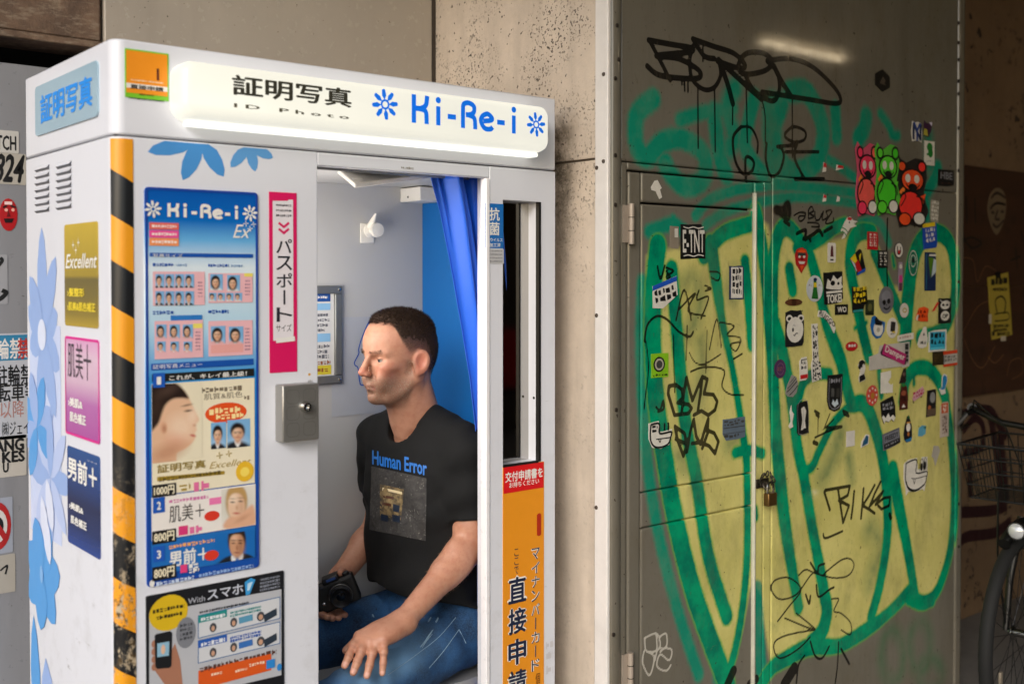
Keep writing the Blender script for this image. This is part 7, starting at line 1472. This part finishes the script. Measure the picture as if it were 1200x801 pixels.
S('tag_sticker', 'whitish scribbled vertical sticker', 1095, 247.5, 10, 26, -4, 'r', '#8f8a7c', [('x', .1, .06, .9, .94, 'w', 5)])
# three poster cut-outs: plain rounded colour shapes stand in for the printed figures
def cub(label, cx, cy, w_, h_, base, c1, c2, y=YG-.003):
    S('poster_cutout', label, cx, cy, w_*1.14, h_*1.06, 0, [(0, .9), (.1, 1), (.3, .9), (.6, 1), (.85, .98), (.95, .75), (.85, .5), (1, .25), (.8, .02), (.45, .05), (.15, 0), (.02, .3), (.1, .6)], base,
      [('e', .2, .86, .14, .09, 'k'), ('e', .2, .86, .09, .06, c1, 2), ('e', .78, .88, .15, .1, 'k'), ('e', .78, .88, .1, .065, c2, 2), ('e', .5, .68, .36, .17, 'k', 3), ('e', .5, .68, .31, .145, c1, 4), ('e', .36, .7, .08, .06, 'w', 5), ('e', .62, .7, .08, .06, 'w', 5), ('e', .5, .58, .13, .05, 'k', 6),
       ('e', .45, .32, .38, .22, 'k', 3), ('e', .45, .32, .33, .19, c2, 4), ('e', .28, .12, .2, .1, 'k', 5), ('e', .28, .12, .16, .08, c1, 6), ('e', .7, .14, .2, .1, 'k', 5), ('e', .7, .14, .16, .08, 'w', 6), ('x', .3, .22, .62, .42, 'k', 3), ('p', [(.12, .5), (.3, .62), (.26, .4)], '#f08030', 2), ('p', [(.7, .45), (.9, .5), (.8, .3)], c1, 2), ('l', [(.16, .3), (.3, .44), (.2, .5)], .02, 'k', 7), ('l', [(.6, .46), (.8, .42), (.86, .3)], .02, 'k', 7), ('l', [(.3, .62), (.5, .52), (.7, .62)], .018, 'k', 8)], y=y)
cub('pink and orange cut out poster of a round eared toy shape', 1016, 211, 25, 82, '#c8506a', '#e8365a', '#e85a50')
cub('red, orange and black cut out poster of a round eared toy shape', 1068.5, 226, 35, 78, '#262220', '#e85020', '#e8342c', YG-.0048)
cub('green cut out poster of a round eared toy shape between two others', 1040, 211, 27, 80, '#5ab83a', '#5ad030', '#48c828', YG-.0066)
for i, (x, y_, a, b_, lb_) in enumerate(((966, 196, 4.5, 12, 'small red topped scrap left under the black tag'), (984, 197, 9, 8, 'small red and white triangular scrap under the black tag'), (966, 232, 4.5, 9, 'tiny white red tipped scrap on the lower teal line'), (982, 233, 4, 7, 'tiny white scrap on the lower teal line'))):
    S('paper_scrap', lb_, x, y_, a, b_, 0, [(0, 0), (.9, .1), (1, .8), (.3, 1)] if i != 1 else [(0, .1), (1, .5), (.1, 1)], 'w', [('p', [(.1, .5), (.95, .5), (.9, .85), (.3, .95)], 'r')] if i < 3 else [])
S('bird_sticker', 'white long beaked bird sticker with a red cap', 994, 267, 22, 27, 0, [(.15, 0), (.3, .3), (.1, .35), (.3, .75), (.45, .95), (.6, 1), (.75, .85), (1, .8), (.8, .68), (.95, .6), (.6, .5), (.45, .3), (.3, .05)], 'w', [('e', .55, .9, .12, .07, 'r'), ('e', .53, .74, .04, .035, 'k', 2), ('l', [(.15, .5), (.35, .42), (.45, .3)], .05, 'g'), ('l', [(.15, .35), (.3, .25), (.4, .1)], .05, 'g'), ('l', [(.78, .72), (.98, .78)], .02, 'k')])
S('label_sticker', 'pale label with orange top and bottom edges near the wall edge', 1113.5, 419.5, 17, 18, 2, 'r', '#b0aca4', [('r', 0, .78, 1, 1, '#c8401c'), ('r', 0, 0, 1, .16, '#c8401c'), ('x', .1, .25, .9, .7, '#6a6660', 2)])
S('label_sticker', 'dark brown square label beside the pale orange edged one', 1099.5, 419.5, 13.5, 16, 0, 'r', '#2c2412', [('x', .15, .2, .85, .8, '#4a3c1c', 3)])
# ================================================================== BICYCLE
HUB = onY(1197, 748, -.42); HUB[2] = .335
bk_ = thing('bicycle', 'black city bicycle with a wire front basket parked by the brown wall', 'bicycle', (HUB[0]+.5, HUB[1], 0))
bm_k = mat('#080808', .4, .1); tyr, t, b = new_mat('tyre_rubber'); p = geo(t); t.links.new(mixrgb(t, noise(t, 50, 4, .6, p), lin('#090a0a'), lin('#141516')), b.inputs['Base Color']); b.inputs['Roughness'].default_value = .8
chrome = mat('#8a8a88', .25, 1.0); steel = mat('#37383a', .4, .9)
fw = np.array([-math.cos(R(7)), -math.sin(R(7)), 0]); rt_ = np.array([-fw[1], fw[0], 0]); upv = np.array([0, 0, 1.])
def at(f, s, z_): return np.array([HUB[0], HUB[1], 0])+fw*f+rt_*s+upv*z_
def wheel(c0):
    cc = c0; Rw = .335; rt2 = .021
    mb = MB(); n = 96; m_ = 14; V = []; F = []
    for i in range(n):
        a = 2*math.pi*i/n; dirv = fw*math.cos(a)+upv*math.sin(a); cen = cc+dirv*(Rw-rt2)
        for j in range(m_):
            q = 2*math.pi*j/m_; rr = rt2*(1+.06*((i+j) % 2)*(math.cos(q) > .2)); V.append(cen+dirv*rr*math.cos(q)+rt_*rr*1.0*math.sin(q))
    for i in range(n):
        for j in range(m_): F.append((i*m_+j, i*m_+(j+1) % m_, ((i+1) % n)*m_+(j+1) % m_, ((i+1) % n)*m_+j))
    mb.add(V, F, tyr); w0 = mb.build('tyre', bk_, smooth=True, angle=50)
    ring = [cc+(fw*math.cos(a)+upv*math.sin(a))*(Rw-.046) for a in np.linspace(0, 2*math.pi, 64, endpoint=False)]
    MB().tube(ring, .0085, steel, 8, True).build('rim', bk_, smooth=True)
    sp = MB()
    for i in range(32):
        a = 2*math.pi*i/32; d_ = fw*math.cos(a)+upv*math.sin(a); a2 = a+(.55 if i % 4 < 2 else -.55); e_ = fw*math.cos(a2)+upv*math.sin(a2); sp.tube([cc+e_*.022+rt_*(.026 if i % 2 else -.026), cc+d_*(Rw-.048)], .0011, steel, 5, cap=False)
    sp.build('spokes', bk_)
    MB().lathe(cc-rt_*.045, rt_, [(.006, 0), (.009, .008), (.024, .016), (.024, .02), (.013, .024), (.013, .066), (.024, .07), (.024, .074), (.009, .082), (.006, .09)], chrome, 16).build('hub', bk_, smooth=True)
wheel(at(0, 0, .335)); wheel(at(-1.10, 0, .335))
# fork, head tube, handlebar
head = at(-.13, 0, .76); crown = at(-.085, 0, .70)
for s_ in (-1, 1): MB().tube([at(0, s_*.05, .335), at(-.03, s_*.048, .50), at(-.085, s_*.03, .70)], [.010, .012, .014], bm_k, 10).build('fork_blade', bk_, smooth=True)
MB().tube([crown, at(-.16, 0, .86), at(-.19, 0, .98)], [.018, .020, .013], bm_k, 12).build('head_tube', bk_, smooth=True)
MB().tube([at(-.33, -.27, 1.02), at(-.20, -.24, 1.035), at(-.15, -.12, 1.0), at(-.17, 0, .985), at(-.15, .12, 1.0), at(-.20, .24, 1.035), at(-.33, .27, 1.02)], .011, bm_k, 10).build('handlebar', bk_, smooth=True)
for s_ in (-1, 1):
    MB().tube([at(-.22, s_*.248, 1.035), at(-.35, s_*.275, 1.018)], .017, bm_k, 12).build('grip', bk_, smooth=True)
    MB().tube([at(-.20, s_*.235, 1.03), at(-.14, s_*.24, 1.02), at(-.13, s_*.255, .985), at(-.20, s_*.275, .965), at(-.28, s_*.285, .965)], [.009, .010, .009, .007, .006], bm_k, 8).build('brake_lever', bk_, smooth=True)
    MB().tube([at(-.19, s_*.235, 1.03), at(-.06, s_*.18, 1.08), at(-.02, s_*.06, 1.0), at(-.08, s_*.03, .86), at(-.09, .02*s_, .72)], .003, bm_k, 6).build('brake_cable', bk_, smooth=True)
# frame, seat, cranks, mudguard
MB().tube([at(-.16, 0, .80), at(-.42, 0, .50), at(-.62, 0, .30)], .018, bm_k, 12).build('down_tube', bk_, smooth=True)
MB().tube([at(-.62, 0, .29), at(-.74, 0, .82)], .016, bm_k, 12).build('seat_tube', bk_, smooth=True)
for s_ in (-1, 1):
    MB().tube([at(-.62, s_*.03, .29), at(-1.10, s_*.06, .335)], .009, bm_k, 8).build('chain_stay', bk_, smooth=True); MB().tube([at(-.71, s_*.02, .68), at(-1.10, s_*.06, .335)], .008, bm_k, 8).build('seat_stay', bk_, smooth=True)
    MB().tube([at(-.62, s_*.06, .29), at(-.62+s_*.12, s_*.075, .29-s_*.11)], .009, steel, 8).build('crank', bk_, smooth=True); MB().obox(at(-.62+s_*.12, s_*.12, .29-s_*.11), fw, rt_, upv, .045, .045, .010, bm_k).build('pedal', bk_, bevel=.003)
MB().lathe(at(-.62, .05, .29), rt_, [(.09, 0), (.09, .004), (.03, .006)], steel, 28).build('chainring', bk_, smooth=True)
sdl = MB(); sdl.tube([at(-.60, 0, .90), at(-.70, 0, .905), at(-.80, 0, .91), at(-.86, 0, .92)], [.02, .045, .085, .07], bm_k, 14); sdl.build('saddle', bk_, smooth=True)
for a0, a1, cc in ((.2, 2.5, at(0, 0, .335)), (.5, 3.3, at(-1.10, 0, .335))):
    mb = MB(); mb.tube([cc+(fw*math.cos(a)+upv*math.sin(a))*.362 for a in np.linspace(a0+.9, a1+.3, 22)], .020, bm_k, 8); mb.build('mudguard', bk_, smooth=True)
MB().tube([at(-1.0, .02, .70), at(-1.35, .02, .70)], .007, bm_k, 8).build('rear_rack', bk_, smooth=True)
# lamp
lc = at(.075, -.03, .70); lc = onY(1191, 622, HUB[1]-.05)
MB().lathe(lc-fw*.05, fw, [(.006, 0), (.020, .012), (.026, .04), (.027, .052)], chrome, 20).build('lamp_body', bk_, smooth=True)
MB().lathe(lc, fw, [(.0255, 0), (.018, .008), (.0006, .011)], mat('#c9ccd0', .06, .3), 20).build('lamp_lens', bk_, smooth=True)
MB().tube([lc-fw*.03, lc-fw*.05+upv*.0-rt_*(-.04), at(-.06, 0, .68)], .006, steel, 8).build('lamp_bracket', bk_, smooth=True)
MB().obox(at(.01, -.03, .20)+fw*.09, fw, rt_, upv, .010, .004, .028, mat('#8a7f70', .3)).build('spoke_reflector', bk_, bevel=.003)
# wire basket
wb = MB(); b0, b1, z0_, z1_ = -.20, .13, .765, .945
def loop(f0, f1, s_, z_, r_): wb.tube([at(f0, -s_, z_), at(f1, -s_, z_), at(f1, s_, z_), at(f0, s_, z_)], r_, bm_k, 6, True)
loop(b0-.10, b1-.06, .185, z1_, .0045); loop(b0-.09, b1-.07, .178, .90, .0026); loop(b0-.085, b1-.08, .172, .855, .0026); loop(b0-.08, b1-.09, .165, .81, .0026); loop(b0-.07, b1-.10, .155, z0_, .003)
for i in range(12):
    fr__ = i/11
    for s_ in (-1, 1): wb.tube([at(b0-.10+fr__*(b1-b0+.04), s_*.185, z1_), at(b0-.07+fr__*(b1-b0-.03), s_*.155, z0_)], .0018, bm_k, 5)
    for e0, e1 in ((b0-.10, b0-.07), (b1-.06, b1-.10)): wb.tube([at(e0, (fr__-.5)*.37, z1_), at(e1, (fr__-.5)*.31, z0_)], .0018, bm_k, 5)
    wb.tube([at(b0-.07+fr__*(b1-b0-.03), -.155, z0_), at(b0-.07+fr__*(b1-b0-.03), .155, z0_)], .0018, bm_k, 5)
wb.build('basket', bk_, smooth=True)
MB().tube([at(.0, .05, .34), at(.05, .06, .60), at(.05, .06, .80)], .004, bm_k, 6).build('basket_stay', bk_, smooth=True); MB().tube([at(.0, -.05, .34), at(.05, -.06, .60), at(.05, -.06, .80)], .004, bm_k, 6).build('basket_stay', bk_, smooth=True)
